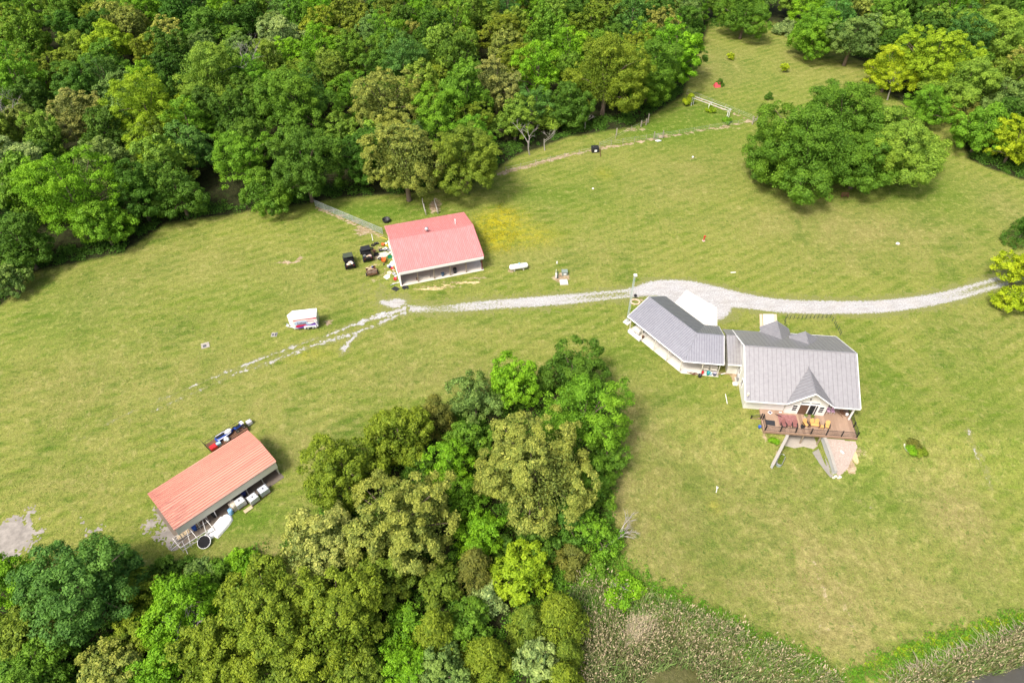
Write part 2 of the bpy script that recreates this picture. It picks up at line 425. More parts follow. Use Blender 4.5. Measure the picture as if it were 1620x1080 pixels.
# dry wisps and green tussocks everywhere
base = g.mix(g.math('MULTIPLY', g.ramp(n_sml, [(0.53, 0.0), (0.68, 1.0)]), 0.55), base, (0.345, 0.315, 0.115))
base = g.mix(g.math('MULTIPLY', g.ramp(g.noise(1.5, 4, 0.7, g.mapping(co, (1, 1, 1), (0, 0, 1.1)), 0.5), [(0.555, 0.0), (0.67, 1.0)]), 0.62), base, (0.062, 0.128, 0.013))
base = g.mix(g.math('MULTIPLY', g.math('MULTIPLY', B[2], 1.0), g.ramp(n_sml, [(0.36, 0.0), (0.55, 0.85)])), base, (0.46, 0.40, 0.008))
soil = g.ramp(n_sml, [(0.25, (0.20, 0.135, 0.075)), (0.5, (0.36, 0.27, 0.17)), (0.75, (0.52, 0.43, 0.32))])
dm = g.ramp(g.math('ADD', A[2], g.math('MULTIPLY', g.math('SUBTRACT', n_sml, 0.5), 1.3)), [(0.42, 0.0), (0.62, 1.0)])
base = g.mix(dm, base, soil)
sm = g.ramp(g.math('ADD', B[1], g.math('MULTIPLY', g.math('SUBTRACT', n_sml, 0.5), 1.4)), [(0.45, 0.0), (0.6, 1.0)])
base = g.mix(sm, base, (0.60, 0.46, 0.25))
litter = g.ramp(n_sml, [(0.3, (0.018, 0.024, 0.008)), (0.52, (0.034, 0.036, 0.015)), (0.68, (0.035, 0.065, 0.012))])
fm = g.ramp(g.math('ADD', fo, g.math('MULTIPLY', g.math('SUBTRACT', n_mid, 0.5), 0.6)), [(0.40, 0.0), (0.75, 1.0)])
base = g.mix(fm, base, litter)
base = g.mix(g.math('MULTIPLY', B[0], 0.85), base, g.ramp(n_sml, [(0.3, (0.05, 0.055, 0.02)), (0.7, (0.13, 0.12, 0.06))]))
fine = g.ramp(g.math('ADD', g.math('MULTIPLY', n_fin, .6), g.math('MULTIPLY', g.noise(2.3, 4, .7, co), .4)), [(0.36, 0.62), (0.64, 1.38)])
base = g.mix(1.0, base, fine, 'MULTIPLY')
g.col(base); g.rough(0.95); g.bsdf.inputs['Specular IOR Level'].default_value = 0.08
g.bump(g.math('ADD', g.math('MULTIPLY', n_fin, 0.6), n_sml), 0.85, 0.22)
LAWN = g.m
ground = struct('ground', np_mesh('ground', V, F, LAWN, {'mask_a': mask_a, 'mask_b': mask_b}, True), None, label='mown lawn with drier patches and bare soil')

# ------------------------------------------------------------------ gravel, concrete, water
g = NG('pale_limestone_gravel'); co = g.coords('Object')
n1 = g.noise(0.35, 4, 0.6, co); n2 = g.noise(4.5, 5, 0.8, co); n3 = g.noise(14, 3, 0.8, co)
c = g.ramp(n2, [(0.34, (0.20, 0.195, 0.19)), (0.46, (0.38, 0.375, 0.37)), (0.62, (0.56, 0.555, 0.55))])
c = g.mix(g.math('MULTIPLY', g.ramp(n1, [(0.45, 0.0), (0.7, 1.0)]), 0.35), c, (0.42, 0.38, 0.33))
cov = g.sep(g.attr('cover'))
c = g.mix(g.math('MULTIPLY', g.ramp(g.noise(.9, 5, .75, g.mapping(co, (.35, 1.3, 1))), [(.46, 0.0), (.62, 1.0)]), .5), c, (0.29, 0.275, 0.25))
grs = g.ramp(g.math('SUBTRACT', g.math('ADD', g.math('MULTIPLY', g.noise(2.6, 4, 0.75, co), .7), .22), cov[0]), [(0.0, 0.0), (0.14, 1.0)])
c = g.mix(grs, c, g.ramp(n2, [(.35, (0.12, 0.16, 0.025)), (.65, (0.25, 0.235, 0.075))]))
g.col(c); g.rough(0.9); g.bump(g.math('ADD', n2, n3), 0.7, 0.08); GRAVEL = g.m

def gravel(name, field_fn, x0, x1, y0, y1, cell, lift=0.012, label=None, m=None, cover=None):
    xs = np.arange(x0, x1, cell); ys = np.arange(y0, y1, cell)
    X, Y = np.meshgrid(xs, ys)
    jx = (vnoise(X * 7.1, Y * 7.3, 5) - .5) * cell * .9; jy = (vnoise(X * 6.7, Y * 7.9, 9) - .5) * cell * .9
    Xj, Yj = X + jx, Y + jy
    fld = field_fn(X + cell / 2, Y + cell / 2)
    keep = fld[:-1, :-1] > 0
    n = len(xs)
    idx = (np.arange(len(ys) - 1)[:, None] * n + np.arange(n - 1)[None])[keep]
    F = np.stack([idx, idx + 1, idx + n + 1, idx + n], 1)
    u, inv = np.unique(F, return_inverse=True)
    Vx, Vy = Xj.ravel()[u], Yj.ravel()[u]
    z = terrain(Vx, Vy) + lift
    cov = np.clip(fld.ravel()[u] * 0.55 + 0.25, 0, 1) if cover is None else np.clip(cover(Vx, Vy), 0, 1)
    me = np_mesh(name, np.stack([Vx, Vy, z], 1), inv.reshape(F.shape), m or GRAVEL, {'cover': np.stack([cov] * 4, 1)}, True)
    return struct(name, me, None, label=label)

def smooth_line(pts, k=8):
    P = [np.array(p) for p in pts]; out = []
    for i in range(len(P) - 1):
        p0 = P[max(i - 1, 0)]; p1 = P[i]; p2 = P[i + 1]; p3 = P[min(i + 2, len(P) - 1)]
        for t in np.linspace(0, 1, k, endpoint=False):
            out.append(0.5 * (2 * p1 + (p2 - p0) * t + (2 * p0 - 5 * p1 + 4 * p2 - p3) * t * t + (3 * p1 - p0 - 3 * p2 + p3) * t ** 3))
    out.append(P[-1]); return out
def road_field(X, Y, pts):
    """Signed: half width minus distance for a line of (x, y, half width, middle strip strength)."""
    best = np.full(X.shape, -1e9); mid = np.zeros(X.shape)
    for a, b in zip(pts[:-1], pts[1:]):
        d, t = seg_dist(X, Y, a[0], a[1], b[0], b[1]); w = a[2] + (b[2] - a[2]) * t; ms = a[3] + (b[3] - a[3]) * t
        f = w - d
        up = f > best
        best = np.where(up, f, best); mid = np.where(up, ms * np.exp(-(d / 0.55) ** 2), mid)
    return best, mid
def wp(px, py, *r):
    p = at(px, py); return (p.x, p.y) + r
MAIN = smooth_line([wp(1760, 385, 2.0, .3), wp(1690, 414, 2.0, .5), wp(1620, 434, 2.0, .9), wp(1560, 452, 2.0, 1.0), wp(1490, 471, 2.1, .8), wp(1400, 484, 2.3, .65), wp(1320, 486, 2.4, .5), wp(1240, 484, 2.5, .3), wp(1180, 476, 2.7, .1), wp(1130, 468, 3.4, 0), wp(1085, 459, 3.4, 0),
                    wp(1040, 456, 2.8, .2), wp(1000, 463, 2.0, .8), wp(950, 468, 1.9, .9), wp(900, 473, 2.0, .8), wp(850, 477, 2.0, .5), wp(790, 481, 1.9, .7), wp(740, 485, 1.8, .6), wp(690, 489, 1.5, .5), wp(640, 487, 1.6, .2), wp(606, 478, 1.3, 0)])
def f_main(X, Y):
    f, mid = road_field(X, Y, MAIN)
    nz = fbm(X * .55, Y * .55, 3, 4) - .5; nf = fbm(X * 3.4, Y * 3.4, 8, 2) - .5
    p = at(1100, 482); b = 5.2 - np.hypot((X - p.x) * .75, (Y - p.y))
    q = at(628, 478); b2 = 2.3 - np.hypot((X - q.x) * .62, Y - q.y)
    q = at(601, 462); b3 = 0.9 - np.hypot((X - q.x) * 1.2, (Y - q.y) * .5)
    q = at(578, 462); b4 = 0.5 - np.hypot((X - q.x) * 1.0, (Y - q.y) * .35)
    f = np.maximum.reduce([f, b, b2, b3, b4])
    west = S((20 - X) / 14)
    return f * (1 - .1 * west) + nz * (1.5 + .4 * west) + nf * (2.0 + .4 * west) + .10
def cover_main(X, Y):
    f, mid = road_field(X, Y, MAIN); west = S((21 - X) / 12)
    p = at(1100, 482); f = np.maximum(f, 5.2 - np.hypot((X - p.x) * .75, (Y - p.y)))
    q = at(628, 478); f = np.maximum(f, 1.7 - np.hypot((X - q.x) * .62, Y - q.y))
    return .13 + f * .42 - mid * .52 + west * .02
gravel('gravel_driveway', f_main, -26, 92, 72, 118, 0.22, cover=cover_main, label='pale gravel driveway curving past the house to the red roofed barn')

T1 = smooth_line([wp(640, 488, .7, 0), wp(600, 500, .7, 0), wp(565, 512, .6, 0), wp(515, 531, .42, 0), wp(470, 546, .38, 0), wp(430, 561, .36, 0), wp(390, 576, .28, 0), wp(350, 592, .2, 0), wp(270, 626, .02, 0), wp(190, 660, .04, 0), wp(140, 688, -.05, 0), wp(20, 745, -.05, 0)])
T2 = smooth_line([wp(640, 494, .6, 0), wp(600, 512, .6, 0), wp(565, 525, .5, 0), wp(513, 541, .52, 0), wp(480, 552, .48, 0), wp(440, 568, .42, 0), wp(400, 582, .32, 0), wp(360, 597, .2, 0), wp(280, 633, .0, 0), wp(200, 668, -.02, 0)])
T3 = smooth_line([wp(566, 528, .35, 0), wp(550, 545, .7, 0), wp(540, 560, .5, 0)])
def f_track(X, Y):
    f = np.maximum.reduce([road_field(X, Y, T)[0] for T in (T1, T2, T3)])
    return f + (fbm(X * .8, Y * .8, 31, 3) - .5) * .9 + (fbm(X * 3.4, Y * 3.4, 37, 2) - .5) * 1.0 + .08
gravel('gravel_track', f_track, -60, -12, 55, 88, 0.15, 0.024, label='two faint gravel wheel tracks running off across the lawn')
GRAVEL_D = mat('grey_ash_and_gravel', (.27, .245, .215), .95, var=.75, scale=1.1, bump=.5)
def f_ash(X, Y):
    p = at(14, 850); f = 2.7 - np.hypot((X - p.x) * .9, Y - p.y)
    for (a, b, r) in ((262, 812, 1.0), (272, 838, 1.3), (282, 852, .8), (128, 826, .2), (150, 838, .1), (236, 832, .5), (50, 808, .4)):
        q = at(a, b); f = np.maximum(f, r - np.hypot((X - q.x) * .8, Y - q.y))
    return f + (fbm(X * .7, Y * .7, 51, 3) - .5) * 1.8 + (fbm(X * 3.6, Y * 3.6, 57, 2) - .5) * 2.4
gravel('gravel_patch', f_ash, -66, -36, 34, 52, 0.2, m=GRAVEL_D, label='grey gravel patch at the edge of the lawn and beside the open shed')
ROCKS = smooth_line([wp(1529, 672, .0, 0), wp(1536, 695, .12, 0), wp(1546, 722, .18, 0), wp(1556, 745, .1, 0), wp(1560, 755, 0, 0), wp(1568, 772, .05, 0)])
ROCKS2 = smooth_line([wp(1546, 705, -.05, 0), wp(1558, 730, .08, 0), wp(1562, 748, .10, 0), wp(1568, 768, 0.0, 0)])
def f_rock(X, Y):
    f = np.maximum(road_field(X, Y, ROCKS)[0], road_field(X, Y, ROCKS2)[0])
    for (a, b, r) in ((1376, 799, .7), (1355, 792, .5), (1300, 960, .3), (1340, 975, .4), (1595, 740, .3), (1608, 680, .4)):
        q = at(a, b); f = np.maximum(f, r - .45 - np.hypot((X - q.x) * .6, Y - q.y))
    return f + (fbm(X * 1.2, Y * 1.2, 61, 3) - .5) * .9 + (fbm(X * 4.0, Y * 4.0, 67, 2) - .5) * .9 + .12
gravel('rock_outcrop', f_rock, 30, 66, 36, 66, 0.14, 0.03, label='pale limestone breaking through the lawn in a thin line')

def concrete(name, col, var=0.12, stain=0.35):
    g = NG(name); co = g.coords('Object')
    n = g.noise(0.9, 5, 0.65, co, 0.4); n2 = g.noise(7, 4, 0.7, co)
    c = g.mix(n, tuple(v * (1 - var) for v in col), tuple(min(v * (1 + var), .9) for v in col))
    c = g.mix(g.math('MULTIPLY', g.ramp(n, [(0.55, 0.0), (0.75, 1.0)]), stain), c, tuple(v * .62 for v in col))
    c = g.mix(1.0, c, g.ramp(n2, [(0.3, .9), (0.7, 1.08)]), 'MULTIPLY')
    g.col(c); g.rough(0.85); g.bump(n2, .25, .01); return g.m
CON_W = concrete('bright_concrete', (0.66, 0.63, 0.56), .06, .08)
CON = concrete('grey_concrete', (0.50, 0.47, 0.41))
CON_P = concrete('stained_concrete', (0.66, 0.61, 0.53), .18, .6)
TAN = concrete('tan_path_edging', (0.62, 0.47, 0.34), .15, .3)
PEA = NG('pea_gravel'); _co = PEA.coords('Object'); PEA.col(PEA.ramp(PEA.noise(6, 4, .8, _co), [(0.3, (.27, .21, .175)), (0.7, (.47, .39, .335))])); PEA.rough(.9); PEA.bump(PEA.noise(12, 3, .8, _co), .6, .05); PEA = PEA.m

def flat(name, poly, m, z0, z1, label=None):
    return struct(name, MB().prism([(p[0], p[1]) for p in poly], z0, z1), m, label=label)
flat('concrete_apron', [at(*p) for p in ((1063, 484), (1086, 459), (1134, 487), (1135, 520), (1112, 520))], CON_W, -.1, .045, 'white concrete apron behind the angled garage')
pw = [at(*p) for p in ((1207, 497), (1224, 497), (1226, 523), (1208, 523))]
flat('front_path', pw, CON_W, -.1, .05, 'white concrete path from the driveway to the house')
for a, b in (((1204, 497), (1205, 523)), ((1226.5, 497), (1229, 523))):
    p, q = at(*a), at(*b)
    struct('path_edging', MB().prism([(p.x - .25, p.y), (p.x + .2, p.y), (q.x + .2, q.y), (q.x - .25, q.y)], -.1, .035), TAN, label='tan strip along the concrete path')

g = NG('murky_water'); co = g.coords('Object')
g.col(g.mix(g.noise(.5, 3, .6, co), (.05, .048, .038), (.10, .095, .08))); g.rough(.12); g.bsdf.inputs['Specular IOR Level'].default_value = .5
g.bump(g.noise(3, 3, .6, co), .12, .03); WATER = g.m
struct('water', MB().slab(2, 110, -60, 34, -3.95, -3.75), WATER, label='still grey brown creek water behind the reeds')
# ------------------------------------------------------------------ vegetation
def leaf_material(name, trans=0.24, rough=0.65):
    g = NG(name)
    oi = g.n.new('ShaderNodeObjectInfo')
    A = g.sep(g.attr('tint'))
    c = oi.outputs['Color']
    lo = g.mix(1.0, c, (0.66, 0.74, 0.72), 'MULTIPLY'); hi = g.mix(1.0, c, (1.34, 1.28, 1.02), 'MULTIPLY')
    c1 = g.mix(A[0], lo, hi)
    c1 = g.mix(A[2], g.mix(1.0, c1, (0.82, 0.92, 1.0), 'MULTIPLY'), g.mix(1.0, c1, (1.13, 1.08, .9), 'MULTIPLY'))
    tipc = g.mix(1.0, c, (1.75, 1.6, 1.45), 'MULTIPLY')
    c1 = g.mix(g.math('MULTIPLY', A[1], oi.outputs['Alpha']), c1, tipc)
    g.col(c1); g.rough(rough); g.bsdf.inputs['Specular IOR Level'].default_value = 0.25
    tr = g.n.new('ShaderNodeBsdfTranslucent'); g.t.links.new(g.mix(1.0, c1, (1.15, 1.25, 0.55), 'MULTIPLY'), tr.inputs[0])
    ms = g.n.new('ShaderNodeMixShader'); ms.inputs[0].default_value = trans
    g.t.links.new(g.bsdf.outputs[0], ms.inputs[1]); g.t.links.new(tr.outputs[0], ms.inputs[2]); g.t.links.new(ms.outputs[0], g.out.inputs[0])
    return g.m
LEAF = leaf_material('leaf')
BARK = mat('bark', (0.16, 0.12, 0.085), 0.9, var=.4, scale=4, bump=.5)
DEADWOOD = mat('bleached_dead_wood', (0.36, 0.33, 0.30), 0.9, var=.3, scale=3)

def unit(a): return a / (np.linalg.norm(a, axis=1, keepdims=True) + 1e-9)

def leaf_quads(P, N, size, rng, aspect=0.62, updir=None):
    n = len(P); N = unit(N)
    t = rng.normal(size=(n, 3)) if updir is None else updir + rng.normal(size=(n, 3)) * .35
    t = t - N * (t * N).sum(1, keepdims=True); t = unit(t); b = np.cross(N, t)
    s = size[:, None]
    k = rng.uniform(.75, 1.2, (n, 4, 1))
    v0 = P - t * s * .5 * k[:, 0]; v2 = P + t * s * .5 * k[:, 1] - N * s * .14
    v1 = P + b * s * aspect * .5 * k[:, 2] + N * s * .06; v3 = P - b * s * aspect * .5 * k[:, 3] + N * s * .06
    V = np.stack([v0, v1, v2, v3], 1).reshape(-1, 3)
    F = np.arange(4 * n).reshape(n, 4)
    return V, F

def crown_arrays(rng, R, Rv, zc, nclump, rc, nleaf, lsize, style='round', lobes=.22, low=-.75):
    """Leaves in clumps, clumps on the lobes of a crown. Returns leaf positions, normals, sizes, tint, tip, hue, clump centres."""
    if style == 'cone':
        ph = (np.arange(nclump) + .5) * 2.399963 + rng.uniform(0, 6)
        hgt = rng.uniform(0, 1, nclump) ** 1.25; rad = (1 - hgt) ** .85 * rng.uniform(.55, 1, nclump) + .05
        C = np.stack([R * rad * np.cos(ph), R * rad * np.sin(ph), zc - Rv + 2 * Rv * hgt], 1)
        out = unit(np.stack([np.cos(ph), np.sin(ph), np.full(nclump, .5)], 1)); hue = rng.uniform(0, 1, nclump)
    else:
        # main lobes: big boughs at uneven heights, one leader on top
        nl = {'round': 11, 'oak': 12, 'feather': 13, 'shrub': 5}[style]
        k = np.arange(nl); az = k * 2.399963 + rng.uniform(0, 6) + rng.normal(0, .35, nl)
        el = np.clip(rng.uniform(-.62, .95, nl), -.7, .95); el[0] = .95; el[1:6] = rng.uniform(-.75, -.25, len(el[1:6]))
        dist = rng.uniform(.46, .76, nl); dist[0] = .42
        rl = np.sqrt(1 - el ** 2)
        LD = np.stack([rl * np.cos(az), rl * np.sin(az), el], 1)
        LC = LD * dist[:, None]
        LR = rng.uniform(.26, .46, nl) * (1.0 if style != 'shrub' else 1.25); LR[0] = .42
        LR = np.minimum(LR, 1.04 - dist * .95 + .06)
        w_ = LR ** 2 / (LR ** 2).sum(); li = rng.choice(nl, int(nclump * 1.9), p=w_)
        d = unit(unit(rng.normal(size=(len(li), 3))) + LD[li] * .35 + np.array([0, 0, .22]))
        C = LC[li] + d * (LR[li] * rng.uniform(.72, 1.06, len(li)))[:, None]
        # drop clumps buried inside another lobe
        D2 = np.linalg.norm(C[:, None] - LC[None], axis=2) / LR[None]; D2[np.arange(len(li)), li] = 9
        keepc = D2.min(1) > .72
        stray = rng.uniform(0, 1, len(li)) < .05
        C = np.where(stray[:, None], C * 1.13, C)
        C, li, d = C[keepc][:nclump], li[keepc][:nclump], d[keepc][:nclump]
        nclump = len(C); out = unit(d * .7 + unit(C + 1e-6) * .5)
        C = C * np.array([R, R, Rv]) * .93 + np.array([0, 0, zc]); C[:, 2] = np.maximum(C[:, 2], .35)
        hue = np.clip(rng.uniform(0, 1, nl)[li] * .7 + rng.uniform(0, .3, nclump), 0, 1)
    rcl = rng.uniform(rc[0], rc[1], nclump)
    ci = rng.choice(nclump, nleaf, p=rcl ** 2 / (rcl ** 2).sum())
    rd = rng.normal(size=(nleaf, 3))
    bias = {'round': (.55, .35), 'oak': (.5, .75), 'feather': (.7, .2), 'cone': (.6, .5), 'shrub': (.4, .6)}[style]
    d = unit(unit(rd) + out[ci] * bias[0] + np.array([0, 0, 1.0]) * bias[1])
    rad = rng.uniform(.35, 1.12, nleaf) ** .65
    sq = {'round': .8, 'oak': .85, 'feather': .5, 'cone': 1.2, 'shrub': .9}[style]
    P = C[ci] + d * (rcl[ci] * rad)[:, None] * np.array([1, 1, sq]) + rng.normal(size=(nleaf, 3)) * .07
    if style == 'feather':
        P = P + out[ci] * np.array([1, 1, 0]) * (rng.uniform(-.2, .9, nleaf) * rcl[ci])[:, None]
        P[:, 2] -= (rng.uniform(0, 1, nleaf) ** 2) * rcl[ci] * .35
    N = d * .95 + np.array([0, 0, .35]) + rng.normal(size=(nleaf, 3)) * .42
    size = np.clip(np.exp(rng.normal(-.08, .38, nleaf)), .4, 2.1) * lsize
    ct = rng.uniform(0, 1, nclump)[ci]
    tint = np.clip(.5 * ct + .5 * rng.uniform(0, 1, nleaf), 0, 1); hue = hue[ci]
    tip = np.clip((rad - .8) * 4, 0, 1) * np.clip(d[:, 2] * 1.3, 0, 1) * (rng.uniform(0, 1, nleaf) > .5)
    # a few leaves deep inside so that the middle is not empty
    m = nleaf // 9
    q = unit(rng.normal(size=(m, 3))) * rng.uniform(.1, .55, (m, 1)) ** .7 * np.array([R, R, Rv]) + np.array([0, 0, zc])
    if style == 'cone':
        q[:, :2] *= np.clip(1.15 - (q[:, 2:3] - zc + Rv) / (2 * Rv), .05, 1)
    q = q[q[:, 2] > zc + low * Rv * .8]; m = len(q)
    P = np.concatenate([P, q]); N = np.concatenate([N, rng.normal(size=(m, 3)) + np.array([0, 0, .6])])
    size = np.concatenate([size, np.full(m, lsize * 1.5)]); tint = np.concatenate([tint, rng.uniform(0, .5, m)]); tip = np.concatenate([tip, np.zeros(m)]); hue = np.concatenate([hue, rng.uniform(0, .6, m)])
    keep = P[:, 2] > .12
    return P[keep], N[keep], size[keep], tint[keep], tip[keep], hue[keep], C

def crown_mesh(name, rng, R, Rv, zc, nclump, rc, nleaf, lsize, style, lobes=.22, low=-.75, aspect=.62):
    P, N, size, tint, tip, hue, C = crown_arrays(rng, R, Rv, zc, nclump, rc, nleaf, lsize, style, lobes, low)
    ud = None
    if style == 'cone': ud = np.repeat(np.array([[0, 0, 1.0]]), len(P), 0) + N * .5
    V, F = leaf_quads(P, N, size, rng, aspect, ud)
    t4 = np.repeat(np.stack([tint, tip, hue, tint * 0 + 1], 1), 4, 0)
    return np_mesh(name, V, F, LEAF, {'tint': t4}), C

def trunk_mesh(name, rng, zc, R, Rv, C, r0, nlimb=9, m=None, stems=1):
    mb = MB()
    top = zc + Rv * .35
    for s_ in range(stems):
        ox, oy = (0, 0) if stems == 1 else (math.cos(s_ * 2.4) * r0 * 1.6, math.sin(s_ * 2.4) * r0 * 1.6)
        bend = [(ox + rng.normal(0, .03) * zc * k, oy + rng.normal(0, .03) * zc * k, -.35 + (top + .35) * k) for k in (0, .06, .3, .6, 1)]
        mb.tube(bend, [r0 * 1.35, r0, r0 * .85, r0 * .6, r0 * .18], 7)
    sel = rng.choice(len(C), min(nlimb, len(C)), replace=False)
    for j in sel:
        c = C[j]; h0 = max(zc * rng.uniform(.35, .8) , .3) if zc > 2 else .2
        h0 = min(h0, c[2] * .9 + .05)
        a = Vector((0, 0, h0)); b = Vector(c); mid = a.lerp(b, .5) + Vector((0, 0, (b - a).length * .10))
        mb.tube([a, mid, b], [r0 * .42, r0 * .26, r0 * .07], 5, False)
    return mb.mesh(name, m or BARK, True)

PAL = {  # word -> (leaf colour, paleness of the tips)
    'deep green': ((0.066, 0.160, 0.014), .5), 'dark green': ((0.087, 0.181, 0.017), .5), 'mid green': ((0.123, 0.243, 0.020), .5), 'fresh green': ((0.160, 0.319, 0.020), .45), 'bright green': ((0.179, 0.358, 0.014), .4),
    'yellow green': ((0.278, 0.399, 0.019), 0.45), 'lemon green': ((0.371, 0.456, 0.017), 0.45), 'olive': ((0.157, 0.228, 0.023), 0.7), 'golden olive': ((0.186, 0.253, 0.019), 0.7), 'pale olive': ((0.242, 0.280, 0.055), 1.0), 'creamy olive': ((0.319, 0.351, 0.093), 1.0),
    'grey green': ((0.166, 0.262, 0.062), .7), 'blue green': ((0.100, 0.220, 0.039), .6), 'silvery green': ((0.262, 0.351, 0.119), .9), 'brownish olive': ((0.162, 0.177, 0.034), 0.5), 'light green': ((0.217, 0.339, 0.039), .6), 'tan green': ((0.261, 0.279, 0.076), 0.9)}

def build_tree(name, label, cat, loc, spec, seed, word, group=None, rz=0.0):
    rng = np.random.default_rng(seed)
    R, Rv, zc, ncl, rc, nl, ls, style, lobes, low, asp, r0, stems = spec
    t = thing(name, label, cat, loc, rz, group)
    me, C = crown_mesh('crown', rng, R, Rv, zc, ncl, rc, nl, ls, style, lobes, low, asp)
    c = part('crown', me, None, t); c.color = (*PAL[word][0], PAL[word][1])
    part('trunk', trunk_mesh('trunk', rng, zc, R, Rv, C, r0, 10 if style != 'cone' else 4, None, stems), None, t)
    return t

def spec_for(style, R, hf=1.0, dens=1.0, leaf=.26):
    """Crown figures of a tree of crown radius R in metres."""
    A = R * R
    if style == 'oak':   return (R, R * .80 * hf, R * .88 * hf + .2, int(110 * dens + 3.0 * A * dens), (R * .04 + .18, R * .072 + .33), int(520 * A * dens * (.3 / leaf) ** 2) + 1500, leaf, 'oak', .24, -.85, .58, .055 * R + .06, 1)
    if style == 'round': return (R, R * .88 * hf, R * .86 * hf + .2, int(90 * dens + 2.0 * A * dens), (R * .052 + .17, R * .10 + .28), int(470 * A * dens * (.3 / leaf) ** 2) + 1500, leaf, 'round', .27, -.92, .62, .05 * R + .06, 1)
    if style == 'feather': return (R, R * .95 * hf, R * .90 * hf + .2, int(70 * dens + 1.6 * A * dens), (R * .052 + .19, R * .11 + .28), int(400 * A * dens * (.3 / leaf) ** 2) + 1200, leaf, 'feather', .38, -.9, .5, .045 * R + .06, 1)
    if style == 'cone':  return (R, R * 1.35 * hf, R * 1.40 * hf + .1, int(70 * dens + 4 * A), (R * .12 + .12, R * .2 + .2), int(620 * A * dens * (.3 / leaf) ** 2) + 1200, leaf, 'cone', .2, -1, .34, .05 * R + .04, 1)
    if style == 'shrub': return (R, R * .70 * hf, R * .55 * hf, int(22 * dens + 3 * A), (R * .14 + .12, R * .22 + .2), int(520 * A * dens * (.3 / leaf) ** 2) + 500, leaf, 'shrub', .3, -.75, .55, .03 * R + .02, 3)

HEROES = []          # (x, y, R) of every tree placed by hand
def hero(px, py, wpx, style, word, label, hf=1.0, name=None, cat='tree', group=None, leaf=.25, dens=1.0):
    R = 4.0
    for _ in range(6):
        sp = spec_for(style, R, hf)
        g0 = at(px, py); p = at(px, py, g0.z + sp[2]); p = at(px, py, tz(p.x, p.y) + sp[2])
        R = 1.08 * wpx / 2.0 / px_per_m(p)
    sp = spec_for(style, R, hf, dens, leaf)
    HEROES.append((p.x, p.y, R, name or 'tree'))
    nm = name or {'oak': 'oak_tree', 'round': 'maple_tree', 'feather': 'locust_tree', 'cone': 'cedar_tree', 'shrub': 'shrub'}[style]
    return build_tree(nm, label, cat, (p.x, p.y, tz(p.x, p.y)), sp, int(px * 7 + py), word, group, random.uniform(0, 6))

GG = 'trees of the grove in the middle of the lawn'
hero(540, 738, 135, 'round', 'golden olive', 'dark golden olive round tree, leftmost of the grove beside the open shed', 1.0, group=GG)
hero(632, 688, 118, 'round', 'golden olive', 'golden olive tree standing just behind the leftmost grove tree', 1.0, group=GG)
hero(688, 655, 62, 'cone', 'brownish olive', 'small brown olive tree between the golden olive trees and the grey green one', .8, group=GG)
hero(742, 692, 74, 'round', 'mid green', 'mid green tree in the gap above the narrow bright green one', 1.0, group=GG)
hero(848, 858, 70, 'round', 'dark green', 'dark green tree just above the vivid yellow green one', .9, group=GG)
hero(660, 740, 60, 'round', 'dark green', 'dark green tree in the shade between golden olive and pale oak', .9, group=GG)
hero(960, 720, 70, 'feather', 'mid green', 'mid green tree on the right flank below the drooping fresh green one', .9, group=GG)
hero(752, 628, 84, 'feather', 'grey green', 'small grey green tree left of the bright round tree at the grove top', 1.0, group=GG)
hero(812, 605, 92, 'round', 'bright green', 'dense bright green round tree at the upper tip of the grove', 1.05, group=GG)
hero(905, 585, 108, 'round', 'dark green', 'dark fine leaved tree at the upper right tip of the grove', .85, group=GG)
hero(925, 650, 140, 'feather', 'fresh green', 'fresh green drooping tree on the right side of the grove', 1.1, group=GG)
hero(845, 748, 208, 'oak', 'pale olive', 'largest pale olive oak in the centre of the grove', 1.0, group=GG, leaf=.23)
hero(636, 822, 190, 'oak', 'pale olive', 'large pale olive oak below the leftmost golden olive trees', 1.0, group=GG, leaf=.23)
hero(712, 735, 74, 'feather', 'bright green', 'narrow bright green tree between the two large pale oaks', 1.3, group=GG)
hero(735, 790, 66, 'feather', 'fresh green', 'fresh green sapling squeezed between the two large pale oaks', 1.0, group=GG)
hero(758, 848, 78, 'feather', 'bright green', 'small bright green tree below the largest pale oak', 1.0, group=GG)
hero(935, 770, 80, 'feather', 'mid green', 'mid green tree under the right flank of the largest pale oak', 1.0, group=GG)
hero(895, 820, 90, 'round', 'deep green', 'deep green tree in the shade below the largest pale oak', .9, group=GG)
hero(500, 868, 150, 'oak', 'creamy olive', 'creamy tipped oak nearest the open shed and its white tanks', 1.0, group=GG, leaf=.23)
hero(420, 965, 190, 'oak', 'golden olive', 'broad golden olive oak at the bottom left of the grove', .95, group=GG, leaf=.23)
hero(530, 985, 175, 'oak', 'golden olive', 'golden olive oak at the bottom edge, right of the broad one', 1.0, group=GG, leaf=.23)
hero(600, 905, 120, 'oak', 'olive', 'olive oak just below the large pale oak with darker leaves', 1.0, group=GG)
hero(330, 1045, 130, 'oak', 'golden olive', 'golden olive oak cut by the bottom edge, left of the broad one', .9, group=GG)
hero(130, 930, 190, 'round', 'blue green', 'big dark blue green maple standing alone below the gravel patch', .95, group=GG, leaf=.23)
hero(282, 955, 120, 'feather', 'bright green', 'bright green tree right of the big blue green maple', .85, group=GG)
hero(385, 885, 50, 'shrub', 'bright green', 'bright green bush on the lawn side of the creamy tipped oak', 1.0, name='bush', cat='bush')
hero(222, 935, 60, 'feather', 'golden olive', 'slim golden olive tree touching the big blue green maple', 1.1, group=GG)
hero(215, 1000, 80, 'oak', 'golden olive', 'golden olive tree below the slim one beside the blue green maple', .9, group=GG)
hero(10, 915, 84, 'feather', 'bright green', 'bright green tree cut by the left picture edge under the gravel patch', 1.0, group=GG)
hero(22, 1000, 100, 'oak', 'olive', 'olive tree at the left picture edge below the bright green one', .9, group=GG)
